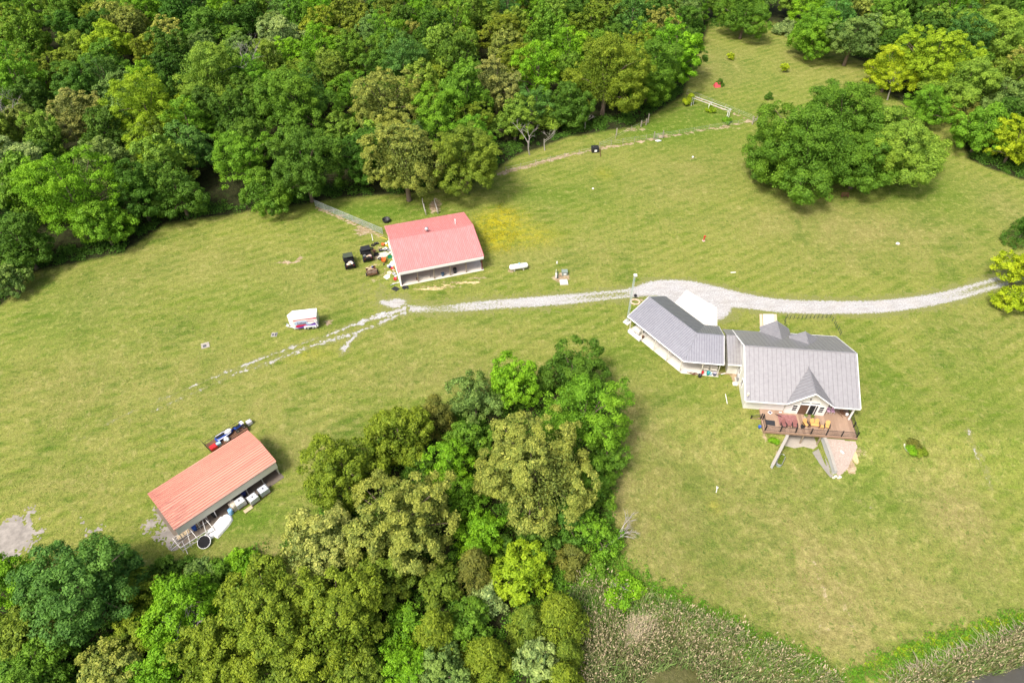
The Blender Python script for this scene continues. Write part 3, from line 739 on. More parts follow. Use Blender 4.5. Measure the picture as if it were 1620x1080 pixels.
hero(60, 1065, 110, 'round', 'mid green', 'mid green tree in the bottom left corner', .9, group=GG)
hero(85, 1005, 66, 'shrub', 'brownish olive', 'brown grey half bare bush under the blue green maple', 1.1, name='bush', cat='bush')
hero(165, 1062, 110, 'oak', 'pale olive', 'pale olive oak at the bottom edge under the blue green maple', .9, group=GG)
hero(255, 1055, 90, 'feather', 'bright green', 'bright green tree at the bottom edge between two olive oaks', .9, group=GG)
hero(265, 895, 44, 'shrub', 'dark green', 'dark low bush on the grass below the open shed', .9, name='bush', cat='bush')
hero(310, 905, 50, 'shrub', 'grey green', 'grey green low bush between the shed and the bright green tree', .9, name='bush', cat='bush')
hero(345, 905, 44, 'shrub', 'mid green', 'mid green low bush right of the grey green bush below the shed', .9, name='bush', cat='bush')
hero(826, 905, 96, 'round', 'yellow green', 'round vivid yellow green tree at the lower middle of the grove', .9, group=GG)
hero(750, 898, 70, 'cone', 'brownish olive', 'brown olive cedar left of the vivid yellow green tree', .75, group=GG)
hero(700, 925, 66, 'oak', 'olive', 'olive tree between the brown cedar and the olive oak', 1.0, group=GG)
hero(690, 1000, 84, 'cone', 'golden olive', 'golden cedar with loose sprays near the bottom middle', .8, group=GG)
hero(640, 985, 60, 'feather', 'fresh green', 'small fresh green tree left of the golden cedar', .9, group=GG)
hero(775, 955, 66, 'shrub', 'silvery green', 'silvery green bush below the vivid yellow green tree', 1.2, name='bush', cat='bush')
hero(740, 985, 80, 'round', 'mid green', 'mid green tree right of the golden cedar', .9, group=GG)
hero(835, 985, 66, 'cone', 'olive', 'olive cedar below the vivid yellow green tree', .75, group=GG)
hero(885, 975, 90, 'cone', 'golden olive', 'broad golden cedar at the right edge of the lower grove', .75, group=GG)
hero(845, 1040, 70, 'round', 'silvery green', 'silvery round tree near the bottom edge of the grove', .9, group=GG)
hero(770, 1040, 80, 'cone', 'golden olive', 'golden cedar left of the silvery round tree at the bottom', .75, group=GG)
hero(895, 1035, 60, 'cone', 'olive', 'olive cedar right of the silvery round tree at the bottom', .8, group=GG)
hero(700, 1062, 90, 'oak', 'grey green', 'grey green oak at the bottom edge below the golden cedar', .9, group=GG)
hero(640, 1050, 80, 'feather', 'bright green', 'bright green tree at the bottom edge left of the grey green oak', .9, group=GG)
hero(560, 1068, 90, 'oak', 'olive', 'olive tree on the bottom edge below the golden olive oaks', .9, group=GG)
hero(450, 1070, 110, 'oak', 'olive', 'olive oak on the bottom edge under the broad golden oak', .9, group=GG)
hero(890, 1075, 70, 'cone', 'golden olive', 'golden cedar on the bottom edge beside the reeds', .8, group=GG)
hero(945, 845, 70, 'feather', 'fresh green', 'vine covered fresh green tree with dead limbs at the grove edge', .9, group=GG)
hero(905, 880, 66, 'shrub', 'brownish olive', 'brownish olive bush in the shade beside the vine covered tree', 1.0, name='bush', cat='bush')
hero(985, 930, 62, 'shrub', 'bright green', 'bright green bush at the top of the reed bed', .7, name='bush', cat='bush')
hero(940, 905, 60, 'shrub', 'mid green', 'mid green bush between the vine covered tree and the reeds', .7, name='bush', cat='bush')
hero(800, 868, 50, 'shrub', 'dark green', 'dark green bush above the vivid yellow green tree', 1.0, name='bush', cat='bush')
# the pair standing alone on the upper lawn
UG = 'trees standing alone on the upper lawn'
hero(1282, 232, 190, 'round', 'mid green', 'largest mid green tree of the clump on the upper lawn', .88, group=UG, leaf=.26)
hero(1338, 185, 150, 'round', 'mid green', 'mid green tree at the back of the clump on the upper lawn', .95, group=UG)
hero(1425, 235, 150, 'round', 'light green', 'lighter green tree at the right end of the upper lawn clump', .8, group=UG)
hero(1362, 255, 120, 'round', 'mid green', 'mid green tree at the front middle of the upper lawn clump', .85, group=UG)
hero(1390, 205, 100, 'round', 'mid green', 'mid green tree joining the back and the right end of the upper lawn clump', .9, group=UG)
hero(1228, 262, 84, 'round', 'dark green', 'darker low tree at the left foot of the upper lawn clump', .8, group=UG)
# right hand edge
RG = 'trees of the wood at the upper right'
hero(1410, 108, 86, 'feather', 'lemon green', 'vivid lemon green tree behind the upper lawn clump', .9, group=RG)
hero(1485, 92, 120, 'oak', 'yellow green', 'large yellow green oak right of the vivid lemon green tree', 1.0, group=RG)
hero(1470, 165, 76, 'feather', 'fresh green', 'fresh green tree in front of the large yellow green oak', .9, group=RG)
hero(1530, 130, 110, 'round', 'light green', 'light green tree right of the large yellow green oak', .9, group=RG)
hero(1525, 178, 50, 'shrub', 'brownish olive', 'brownish bush at the foot of the upper right wood', 1.2, name='bush', cat='bush')
hero(1555, 205, 92, 'round', 'fresh green', 'fresh green rounded tree at the lawn corner of the upper right wood', .9, group=RG)
hero(1608, 222, 84, 'feather', 'lemon green', 'lemon green tree cut by the right picture edge, upper lawn', 1.0, group=RG)
hero(1600, 160, 80, 'round', 'grey green', 'grey green tree behind the lemon green one at the right edge', 1.0, group=RG)
hero(1585, 60, 110, 'round', 'light green', 'light green tree near the top right corner', 1.0, group=RG)
hero(1616, 425, 70, 'feather', 'lemon green', 'lemon green tree beside the driveway at the right picture edge', .9, group=RG)
hero(1612, 472, 60, 'feather', 'lemon green', 'low lemon green tree below the driveway at the right picture edge', .7, group=RG)
hero(1624, 358, 44, 'cone', 'deep green', 'dark evergreen cut by the right picture edge above the driveway', .9, group=RG)
# the wood at the upper left: trees with a look of their own
WG = 'trees of the wood'
W = []
def wood(*a, **k): W.append(HEROES.__len__()); return hero(*a, **k, group=WG)
wood(25, 265, 120, 'oak', 'silvery green', 'silvery green tree at the left picture edge of the wood', 1.1)
wood(110, 305, 140, 'feather', 'bright green', 'bright feathery tree near the left end of the wood edge', 1.2)
wood(30, 380, 100, 'round', 'dark green', 'dark tree at the lawn edge in the lower left of the wood', 1.2)
wood(15, 440, 60, 'oak', 'grey green', 'grey green low tree at the left picture edge, lowest of the wood', 1.0)
wood(160, 350, 90, 'round', 'fresh green', 'fresh green tree at the edge below the bright feathery one', 1.1)
wood(215, 300, 100, 'round', 'deep green', 'deep green tree right of the bright feathery one', 1.2)
wood(120, 178, 90, 'oak', 'tan green', 'tan tinted tree in the left part of the wood', 1.1)
wood(228, 165, 120, 'feather', 'yellow green', 'yellow green open tree with bare limbs in the left wood', 1.1)
wood(235, 245, 84, 'feather', 'yellow green', 'yellow green tree in front of the open yellow green one', 1.1)
wood(170, 72, 74, 'round', 'yellow green', 'small bright yellow green crown in the upper left wood', 1.0)
wood(450, 58, 76, 'oak', 'silvery green', 'pale cream green tree near the top of the wood', 1.1)
wood(330, 118, 120, 'round', 'light green', 'light green domed tree in the middle of the left wood', 1.1)
wood(300, 235, 84, 'oak', 'blue green', 'blue green tree with grey twigs in the left wood', 1.1)
wood(280, 300, 90, 'round', 'dark green', 'dark tree at the wood edge above the lawn bend', 1.2)
wood(380, 250, 100, 'feather', 'fresh green', 'fresh green tree left of the barn, second from the edge', 1.1)
wood(470, 165, 130, 'round', 'mid green', 'large mid green tree in the wood above the chain link fence', 1.2)
wood(480, 260, 120, 'round', 'dark green', 'large dark tree overhanging the start of the chain link fence', 1.2)
wood(420, 300, 84, 'round', 'mid green', 'mid green tree at the wood edge left of the fence', 1.0)
wood(575, 245, 90, 'round', 'deep green', 'deep green tree behind the barn, left of the tan oaks', 1.2)
wood(610, 165, 120, 'oak', 'pale olive', 'pale olive oak in the wood behind the barn', 1.2)
wood(640, 255, 130, 'oak', 'pale olive', 'large pale olive oak overhanging the red barn yard', 1.15, leaf=.24)
wood(735, 245, 130, 'oak', 'olive', 'olive oak overhanging the yard right of the pale one', 1.1, leaf=.24)
wood(785, 130, 80, 'oak', 'tan green', 'tall tan tinted oak standing out of the wood behind the barn', 1.4)
wood(690, 190, 90, 'feather', 'fresh green', 'fresh green tree between the oaks behind the barn', 1.2)
wood(850, 165, 66, 'feather', 'blue green', 'blue green tree right of the tall tan oak', 1.1)
wood(900, 165, 80, 'round', 'dark green', 'dark tree at the edge above the black box', 1.0)
wood(960, 115, 130, 'round', 'golden olive', 'large golden olive tree above the garden fence', 1.15)
wood(1030, 110, 110, 'round', 'mid green', 'mid green tree at the corner of the upper clearing', 1.1)
wood(1075, 75, 84, 'round', 'dark green', 'dark tree on the left side of the upper clearing', 1.0)
wood(870, 185, 54, 'shrub', 'light green', 'light green bush at the wood edge above the field', 1.1)
wood(1290, 50, 90, 'round', 'fresh green', 'fresh green tree on the top edge of the upper clearing', 1.0)
wood(1350, 60, 90, 'oak', 'grey green', 'grey green tree with bare twigs above the upper clearing', 1.0)
wood(1245, 42, 36, 'shrub', 'silvery green', 'silvery green bush at the top edge of the upper clearing', 1.0)
wood(1180, 20, 84, 'round', 'mid green', 'mid green tree behind the top of the clearing', 1.0)
hero(1446, 702, 18, 'shrub', 'brownish olive', 'dark brownish low shrub in the round lawn bed', .9, name='shrub', cat='bush', leaf=.14, dens=2)
hero(1442, 711, 17, 'shrub', 'bright green', 'bright green rounded shrub in the round lawn bed', .9, name='shrub', cat='bush', leaf=.14, dens=2)
hero(1455, 715, 17, 'shrub', 'golden olive', 'golden low shrub in the round lawn bed', .7, name='shrub', cat='bush', leaf=.14, dens=2)
hero(1217, 152, 12, 'shrub', 'dark green', 'small dark bush on the clearing left of the upper lawn clump', 1.3, name='shrub', cat='bush', leaf=.2, dens=1.5)
hero(1139, 131, 12, 'shrub', 'dark green', 'small dark sapling beside the red tent', 1.3, name='shrub', cat='bush', leaf=.2)
hero(1157, 88, 9, 'feather', 'lemon green', 'yellowish sapling high on the clearing, the upper one', 1.2, name='sapling', cat='sapling', leaf=.22, dens=.4)
hero(1243, 107, 13, 'feather', 'lemon green', 'yellowish sapling on the clearing above the upper lawn clump', 1.0, name='sapling', cat='sapling', leaf=.22, dens=.4)
hero(1223, 698, 12, 'shrub', 'bright green', 'bright green weed clump in front of the deck', .7, name='shrub', cat='bush', leaf=.16, dens=1.5)

# ------------------------------------------------------------------ the rest of the wood: prototypes, then copies
PROTO = {}
for key, style, R, hf, n in (('round', 'round', 5.0, 1.15, 4), ('oak', 'oak', 5.0, 1.15, 3), ('feather', 'feather', 5.0, 1.25, 3)):
    for i in range(n):
        t = build_tree({'round': 'maple_tree', 'oak': 'oak_tree', 'feather': 'locust_tree'}[key], 'tree', 'tree', (0, 0, 0), spec_for(style, R, hf, 1.0, .28), 900 + 13 * i + len(key), 'mid green')
        remember(t); PROTO[(key, i)] = t
fill = []
cand = RNG.uniform([-175, 60], [175, 246], (16000, 2))
ok = in_poly(FPOLY, cand[:, 0], cand[:, 1]) & (line_dist(cand[:, 0], cand[:, 1], EDGE_LINE) > 3.2)
# keep only what the camera can see
depth = cand[:, 1] * math.cos(PITCH) + (CAM_H - 12) * math.sin(PITCH)
pxx = 810 + FPX * cand[:, 0] / depth
topr = 540 - FPX * (cand[:, 1] * math.sin(PITCH) - (CAM_H - 17) * math.cos(PITCH)) / (cand[:, 1] * math.cos(PITCH) + (CAM_H - 17) * math.sin(PITCH))
low_view = 540 - FPX * (cand[:, 1] * math.sin(PITCH) - (CAM_H - 8) * math.cos(PITCH)) / (cand[:, 1] * math.cos(PITCH) + (CAM_H - 8) * math.sin(PITCH))
ok &= (pxx > -90) & (pxx < 1710) & (low_view > -25)
hx = np.array([h[:2] for h in HEROES]); hr = np.array([h[2] for h in HEROES])
for (cx_, cy_) in cand[ok]:
    r = 4.2 + 1.9 * _hash(np.array(cx_ * 31), np.array(cy_ * 17), 3)
    if len(fill) and min(math.hypot(cx_ - f[0], cy_ - f[1]) - .72 * (r + f[2]) for f in fill) < 0: continue
    if (np.hypot(hx[:, 0] - cx_, hx[:, 1] - cy_) - .66 * (hr + r)).min() < 0: continue
    fill.append((cx_, cy_, r))
fill.sort(key=lambda f: f[1])
order = ['mid green', 'dark green', 'olive', 'light green', 'mid green', 'fresh green', 'grey green', 'deep green', 'olive', 'blue green', 'light green', 'mid green', 'pale olive', 'dark green', 'fresh green', 'golden olive', 'mid green', 'bright green']
ORD = ['first', 'second', 'third', 'fourth', 'fifth', 'sixth', 'seventh', 'eighth', 'ninth', 'tenth', 'eleventh', 'twelfth', 'thirteenth', 'fourteenth', 'fifteenth', 'sixteenth', 'seventeenth', 'eighteenth', 'nineteenth', 'twentieth', 'twenty-first', 'twenty-second', 'twenty-third', 'twenty-fourth', 'twenty-fifth', 'twenty-sixth', 'twenty-seventh', 'twenty-eighth', 'twenty-ninth', 'thirtieth'] + ['thirty-' + w_ for w_ in ('first', 'second', 'third', 'fourth', 'fifth', 'sixth', 'seventh', 'eighth', 'ninth')] + ['fortieth'] + ['forty-' + w_ for w_ in ('first', 'second', 'third', 'fourth', 'fifth', 'sixth', 'seventh', 'eighth', 'ninth')] + ['fiftieth'] + ['number %d' % i_ for i_ in range(51, 120)]
rows = {}
for k, f in enumerate(fill):
    d_edge = float(line_dist(np.array(f[0]), np.array(f[1]), EDGE_LINE))
    row = min(int(d_edge / 9.0), 9)
    side = 'upper right wood' if f[0] > 62 else 'main wood'
    rows.setdefault((side, row), []).append(f)
used = set(); NFILL = 0
for (side, row), lst in rows.items():
    lst.sort(key=lambda f: f[0] / (f[1] + CAM_H))
    for j, (cx_, cy_, r) in enumerate(lst):
        big = fbm(np.array(cx_ * .03), np.array(cy_ * .03), 77, 2)
        w = order[int((_hash(np.array(cx_ * 91), np.array(cy_ * 53), 5) * .75 + big * .6) * len(order)) % len(order)]
        key = 'oak' if w in ('olive', 'pale olive', 'golden olive', 'grey green') else ('feather' if w in ('fresh green', 'bright green', 'yellow green', 'blue green') else 'round')
        pk = (key, (j * 7 + row * 3) % {'round': 4, 'oak': 3, 'feather': 3}[key]); src = PROTO[pk]
        k = 1.10 * r / 5.0; hs = k * random.uniform(.92, 1.22)
        lab = '%s tree, %s from the left in the %s row of the %s' % (w, ORD[j], ['edge', 'second', 'third', 'fourth', 'fifth', 'sixth', 'seventh', 'eighth', 'ninth', 'rearmost'][row], side)
        jit = 1 + random.uniform(-.16, .16); c = PAL[w][0]; colr = (c[0] * jit * random.uniform(.9, 1.12), c[1] * jit, c[2] * jit, PAL[w][1])
        loc = (cx_, cy_, tz(cx_, cy_))
        if pk not in used:
            used.add(pk); src.location = loc; src.rotation_euler = (0, 0, random.uniform(0, 6.28)); src.scale = (k, k, hs); src['label'] = lab; src['group'] = WG
            for c_ in src.children:
                c_.color = colr
        else:
            copy_thing(src, loc, random.uniform(0, 6.28), (k, k, hs), lab, WG, colr)
        NFILL += 1
for pk, t in PROTO.items():
    if pk not in used:
        for c_ in list(t.children): bpy.data.objects.remove(c_)
        bpy.data.objects.remove(t)
print('FILL TREES', NFILL, 'HEROES', len(HEROES))

# ------------------------------------------------------------------ bare and dead trees
def bare_mesh(seed, h, r, spread=.55, levels=4):
    rg = random.Random(seed); mb = MB()
    def grow(p, d, l, r_, lv):
        q = p + d * l; m_ = p.lerp(q, .5) + Vector((rg.uniform(-1, 1), rg.uniform(-1, 1), rg.uniform(-.3, .6))) * l * .06
        mb.tube([p, m_, q], [r_, r_ * .8, r_ * .6], 5 if lv > 1 else 4, False)
        if lv == 0: return
        for i in range(rg.choice((2, 3, 3)) if lv > 1 else 3):
            nd = (d + Vector((rg.uniform(-1, 1), rg.uniform(-1, 1), rg.uniform(-.35, .7))) * spread * 1.5).normalized()
            grow(p.lerp(q, rg.uniform(.55, 1)), nd, l * rg.uniform(.55, .8), r_ * .55, lv - 1)
    grow(Vector((0, 0, -.2)), Vector((rg.uniform(-.1, .1), rg.uniform(-.1, .1), 1)).normalized(), h * .4, r, levels)
    return mb
def bare(px, py, h, label, seed, r=.16, levels=4, lean=None):
    p = at(px, py); t = thing('dead_tree', label, 'tree', p, random.uniform(0, 6), 'bare grey trees')
    o = part('branches', bare_mesh(seed, h, r, .6, levels), DEADWOOD, t, True)
    if lean: t.rotation_euler = lean
    return t
bare(1404, 158, 9, 'bare grey tree in front of the lemon green tree, behind the upper lawn clump', 4, .2)
bare(838, 245, 9, 'leafless grey tree at the wood edge left of the light green bush', 8, .17)
bare(925, 205, 6, 'dead twiggy tree leaning at the wood edge above the black box', 12, .12, 4)
bare(862, 238, 7, 'leafless pale tree beside the light green bush at the wood edge', 15, .13)
bare(404, 150, 17, 'tall bare grey tree deep in the left wood', 21, .2, 5)
bare(40, 235, 16, 'bare grey tree at the left picture edge above the silvery green tree', 23, .2, 5)
bare(950, 868, 6.5, 'broken dead tree leaning out of the grove towards the lawn', 27, .17, 4, (0, math.radians(58), math.radians(20)))
bare(965, 905, 5, 'thin fallen dead tree at the right grove edge below the broken one', 31, .10, 3, (0, math.radians(66), math.radians(-75)))
bare(300, 1012, 7, 'dead twiggy tree poking out between the bright green trees at the bottom', 33, .12, 4)

# ------------------------------------------------------------------ undergrowth, reeds, weeds, flowers
def leaf_stuff(name, P, N, size, word, label, asp=.6, ud=None, tipv=None, seed=3):
    rng = np.random.default_rng(seed); V, F = leaf_quads(P, N, size, rng, asp, ud)
    n = len(P); tint = rng.uniform(0, 1, n); tip = np.zeros(n) if tipv is None else tipv
    me = np_mesh(name, V, F, LEAF, {'tint': np.repeat(np.stack([tint, tip, tint * 0, tint * 0 + 1], 1), 4, 0)})
    o = struct(name, me, None, kind='stuff', label=label); o.color = (*PAL[word][0], PAL[word][1])
    return o
def tufts(pts, rad, per, rng, zs=.7):
    n = len(pts); i = np.repeat(np.arange(n), per); d = unit(rng.normal(size=(n * per, 3))); d[:, 2] = np.abs(d[:, 2])
    P = np.column_stack([pts[i, 0], pts[i, 1], terrain(pts[i, 0], pts[i, 1])]) + d * (rad[i] * rng.uniform(.5, 1.05, n * per))[:, None] * np.array([1, 1, zs])
    return P, d * .7 + rng.normal(size=d.shape) * .45 + np.array([0, 0, .4])
rng = np.random.default_rng(5)
ep = np.array(EDGE_LINE[1:]); seglen = np.hypot(*(ep[1:] - ep[:-1]).T); L = np.concatenate([[0], np.cumsum(seglen)])
def along_edge(n, lo, hi):
    s_ = rng.uniform(0, L[-1], n); k = np.clip(np.searchsorted(L, s_) - 1, 0, len(seglen) - 1); t = (s_ - L[k]) / seglen[k]
    p = ep[k] + (ep[k + 1] - ep[k]) * t[:, None]; nr = np.stack([-(ep[k + 1] - ep[k])[:, 1], (ep[k + 1] - ep[k])[:, 0]], 1) / seglen[k][:, None]
    q = p + nr * rng.uniform(lo, hi, n)[:, None]
    keep = in_poly(FPOLY, q[:, 0], q[:, 1]) & (fbm(q[:, 0] * .15, q[:, 1] * .15, 91, 2) > .38); return q[keep]
q = along_edge(1500, 0.6, 5.5); P, N = tufts(q, rng.uniform(.5, 1.5, len(q)), 60, rng, .9)
leaf_stuff('undergrowth', P, N, rng.uniform(.2, .42, len(P)), 'dark green', 'dark leafy undergrowth along the edge of the wood')
q = rng.uniform([GPOLY[:, 0].min(), 14], [GPOLY[:, 0].max(), GPOLY[:, 1].max()], (8000, 2)); q = q[in_poly(GPOLY, q[:, 0], q[:, 1])][:2600]
P, N = tufts(q, rng.uniform(.4, 1.2, len(q)), 55, rng, .9)
leaf_stuff('undergrowth', P, N, rng.uniform(.2, .38, len(P)), 'mid green', 'leafy undergrowth beneath the trees of the grove')

def region(n, poly):
    A = np.array([(p.x, p.y) for p in (at(a, b) for a, b in poly)])
    q = rng.uniform(A.min(0), A.max(0), (n, 2)); return q[in_poly(A, q[:, 0], q[:, 1])]
# green weeds between lawn and reeds
q = np.concatenate([region(5200, [(870, 880), (960, 860), (1000, 900), (1050, 925), (1160, 975), (1260, 1020), (1340, 1068), (1300, 1085), (1200, 1046), (1080, 990), (990, 985), (900, 1010)]),
                    region(3200, [(1330, 1085), (1345, 1062), (1385, 1042), (1450, 1015), (1540, 990), (1620, 968), (1700, 950), (1700, 980), (1620, 1000), (1530, 1030), (1450, 1060), (1400, 1085)])])
q = q + rng.normal(0, .5, q.shape); rr = rng.uniform(.14, .6, len(q)); P, N = tufts(q, rr, 24, rng, 1.1)
leaf_stuff('weeds', P, N, rng.uniform(.10, .24, len(P)), 'fresh green', 'rank green weeds between the lawn and the reed bed', .5)
q = np.concatenate([region(500, [(1150, 985), (1260, 1030), (1340, 1070), (1300, 1075), (1200, 1025)]), region(700, [(1340, 1065), (1385, 1040), (1470, 1003), (1620, 966), (1620, 985), (1480, 1030), (1400, 1055)])])
P, N = tufts(q, rng.uniform(.2, .45, len(q)), 26, rng, 1.0)
leaf_stuff('weeds', P, N, rng.uniform(.10, .22, len(P)), 'lemon green', 'yellow flowering weeds along the lawn side of the reeds', .5)

def blades(name, q, h0, h1, w, lean, cols, m, label, flow=None, plume=0.0):
    """Grass or reed stalks: bent blades of two quads each, with an optional plume at the tip."""
    n = len(q); z0 = terrain(q[:, 0], q[:, 1]); base = np.column_stack([q, z0])
    a = rng.uniform(0, 2 * math.pi, n) if flow is None else flow + rng.normal(0, .7, n)
    ld = np.stack([np.cos(a), np.sin(a), 0 * a], 1) * (lean * rng.uniform(.3, 1.4, n))[:, None]
    h = rng.uniform(h0, h1, n)[:, None]
    sd_ = np.stack([-np.sin(a + rng.normal(0, .8, n)), np.cos(a), 0 * a], 1) * (w * rng.uniform(.7, 1.3, n))[:, None]
    up = np.array([0, 0, 1.0]); p1 = base + up * h * .6 + ld * h * .35; p2 = base + up * h * .95 + ld * h
    if plume:
        pw_ = unit(rng.normal(size=(n, 3))) * plume
        V = np.stack([base - sd_, base + sd_, p1 + sd_ * .8, p1 - sd_ * .8, p2 + sd_ * .5 + pw_, p2 + (p2 - p1) * .22, p2 - sd_ * .5 - pw_, p1 + (p2 - p1) * .75], 1).reshape(-1, 3)
        b = np.arange(n) * 8; F = np.concatenate([np.stack([b, b + 1, b + 2, b + 3], 1), np.stack([b + 7, b + 4, b + 5, b + 6], 1)])
        k = 8; tips = np.array([0, 0, 0, 0, 1, 1, 1, 1.0])
    else:
        V = np.stack([base - sd_, base + sd_, p1 + sd_ * .8, p1 - sd_ * .8, p2 + sd_ * .15, p2 - sd_ * .15], 1).reshape(-1, 3)
        b = np.arange(n) * 6; F = np.concatenate([np.stack([b, b + 1, b + 2, b + 3], 1), np.stack([b + 3, b + 2, b + 4, b + 5], 1)])
        k = 6; tips = np.array([0, 0, .4, .4, 1, 1.0])
    tint = np.repeat(rng.uniform(0, 1, n), k); tip = np.tile(tips, n)
    me = np_mesh(name, V, F, m, {'tint': np.stack([tint, tip, tint * 0, tint * 0 + 1], 1)})
    o = struct(name, me, None, kind='stuff', label=label); return o
def two_tone(name, a, b, tipa, tipb):
    g = NG(name); A = g.sep(g.attr('tint'))
    g.col(g.mix(A[1], g.mix(A[0], a, b), g.mix(A[0], tipa, tipb))); g.rough(.8); g.bsdf.inputs['Specular IOR Level'].default_value = .2
    return g.m
REED = two_tone('reed_stalk', (.36, .31, .17), (.22, .23, .09), (.52, .43, .27), (.38, .31, .19))
REEDG = two_tone('reed_leaf', (.085, .17, .035), (.17, .24, .07), (.14, .24, .05), (.28, .30, .12))
REEDP = two_tone('straw_blade', (.45, .38, .26), (.30, .25, .16), (.60, .52, .36), (.40, .34, .22))
GRASS_T = two_tone('grass_tuft', (.12, .19, .02), (.18, .23, .035), (.13, .225, .02), (.32, .32, .08))
RA = [(900, 940), (930, 905), (1000, 935), (1090, 965), (1180, 1000), (1260, 1035), (1330, 1080), (1330, 1110), (1110, 1110), (1100, 1062), (1060, 1058), (1020, 1075), (1000, 1110), (900, 1110)]
RB = [(1380, 1110), (1420, 1075), (1480, 1058), (1560, 1022), (1640, 985), (1720, 970), (1720, 1040), (1620, 1050), (1590, 1066), (1530, 1075), (1500, 1110)]
q = np.concatenate([region(17000, RA), region(11000, RB)]); q = q[fbm(q[:, 0] * .45, q[:, 1] * .45, 121, 3) + .10 * rng.normal(size=len(q)) > .43]
blades('reeds', q, .8, 2.1, .03, .4, None, REED, 'tan topped reeds crowding the creek bank', None, .055)
q = np.concatenate([region(13000, RA), region(8000, RB)])
blades('reeds', q, .5, 1.5, .045, .6, None, REEDG, 'green reed blades between the dry stalks')
q = region(2600, [(1390, 1085), (1440, 1050), (1530, 1020), (1600, 995), (1650, 980), (1650, 995), (1560, 1040), (1460, 1075)])
blades('dead_grass', q, .7, 1.3, .03, 1.1, None, REEDP, 'bleached dead grass bent over along the right bank', math.radians(150))
q = region(900, [(990, 985), (1020, 975), (1035, 1000), (985, 1030)])
blades('dead_grass', q, .8, 1.5, .03, 1.0, None, REEDP, 'bleached dead grass bent over in the left reed bed', math.radians(60))
# mown lawn: short tussocks that catch the light
q = rng.uniform([-75, 20], [80, 150], (520000, 2))
dpt = q[:, 1] * math.cos(PITCH) + CAM_H * math.sin(PITCH); pxs = 810 + FPX * q[:, 0] / dpt
den = fbm(q[:, 0] * .22, q[:, 1] * .22, 101, 3) * .6 + fbm(q[:, 0] * 1.3, q[:, 1] * 1.3, 103, 2) * .4
keep = (pxs > -20) & (pxs < 1640) & (den > .49) & ~in_poly(FPOLY, q[:, 0], q[:, 1]) & (creek(q[:, 0], q[:, 1]) < .05)
q = q[keep]
for fn in (f_main, f_track, f_ash): q = q[fn(q[:, 0], q[:, 1]) < -.15]
LAWN_Q = q
FLOWER = two_tone('buttercup', (.16, .2, .02), (.3, .3, .02), (.72, .58, .008), (.62, .55, .01))
fq = np.concatenate([region(6000, [(765, 350), (790, 326), (822, 335), (825, 365), (800, 405), (768, 398)]), region(3500, [(745, 335), (800, 320), (860, 345), (880, 390), (810, 405), (760, 390)])])
fq = fq[fbm(fq[:, 0] * .7, fq[:, 1] * .7, 111, 3) + .12 * rng.normal(size=len(fq)) > .50]
blades('wildflowers', fq, .08, .22, .03, .25, None, FLOWER, 'yellow buttercups in bloom right of the red roofed barn', None, .13)
# ------------------------------------------------------------------ buildings
def metal_roof(name, col, var=.07, rough=.42, streak=None, metal=0.0, sdir=(1, 1, 1), samt=.5):
    g = NG(name); co = g.coords('Object')
    n = g.noise(.5, 4, .6, co); n2 = g.noise(2.2, 5, .7, g.mapping(co, sdir))
    c = g.mix(n, tuple(v * (1 - var) for v in col), tuple(v * (1 + var) for v in col))
    c = g.mix(1.0, c, g.ramp(n2, [(.3, .88), (.7, 1.08)]), 'MULTIPLY')
    if streak: c = g.mix(g.math('MULTIPLY', g.ramp(n2, [(.48, 0.0), (.68, 1.0)]), samt), c, streak)
    g.col(c); g.rough(rough); g.bsdf.inputs['Metallic'].default_value = metal; g.bsdf.inputs['Specular IOR Level'].default_value = .5
    return g.m
ROOF_H = metal_roof('grey_standing_seam_roof', (.37, .36, .365), rough=.42, metal=.5)
ROOF_G = metal_roof('blue_grey_ribbed_roof', (.37, .37, .40), rough=.36, metal=.65)
ROOF_R = metal_roof('faded_red_metal_roof', (.58, .235, .225), .10, streak=(.66, .33, .32), sdir=(1.4, .12, 1), samt=.45)
SEAM_H = metal_roof('seam_grey', (.25, .24, .245), rough=.45, metal=.4); SEAM_G = metal_roof('rib_blue_grey', (.24, .24, .265), rough=.45, metal=.5); SEAM_R = metal_roof('rib_red', (.46, .11, .11), rough=.5); SEAM_O = metal_roof('rib_orange', (.52, .21, .145), rough=.5)  # darker than the roof sheets: the shade lines along the ribs are painted in
def siding(name, col, step=.12, axis='Z', depth=.9):
    g = NG(name); co = g.coords('Object')
    w = g.node('ShaderNodeTexWave', Scale=1.0 / step / 6.2832 * 3.1416 * 2 / 2); w.wave_type = 'BANDS'; w.bands_direction = axis; w.wave_profile = 'SAW'
    g.t.links.new(co, w.inputs['Vector'])
    n = g.noise(1.2, 4, .6, co)
    c = g.mix(n, tuple(v * .93 for v in col), tuple(min(v * 1.04, .9) for v in col))
    g.col(c); g.rough(.6); g.bump(w.outputs['Fac'], .5, .02); return g.m
SIDING = siding('white_lap_siding', (.80, .79, .74))
SIDING_T = siding('cream_siding', (.74, .72, .66))
SIDING_M = siding('grey_ribbed_metal', (.66, .64, .58), .23, 'X')
TRIM = mat('white_trim', (.80, .80, .78), .5, var=.05)
GLASS = mat('dark_window_glass', (.025, .028, .032), .08, var=.3, scale=.6, spec=.6)
WOODP = mat('weathered_post', (.30, .24, .18), .85, var=.3, scale=4)
CREAMP = mat('cream_post', (.62, .58, .50), .7, var=.1)
DARKRED = mat('dark_red_trim', (.16, .03, .035), .5)
BLACK = mat('black_metal', (.02, .02, .022), .45, var=.2)
INTER = mat('dim_interior', (.10, .09, .08), .9)

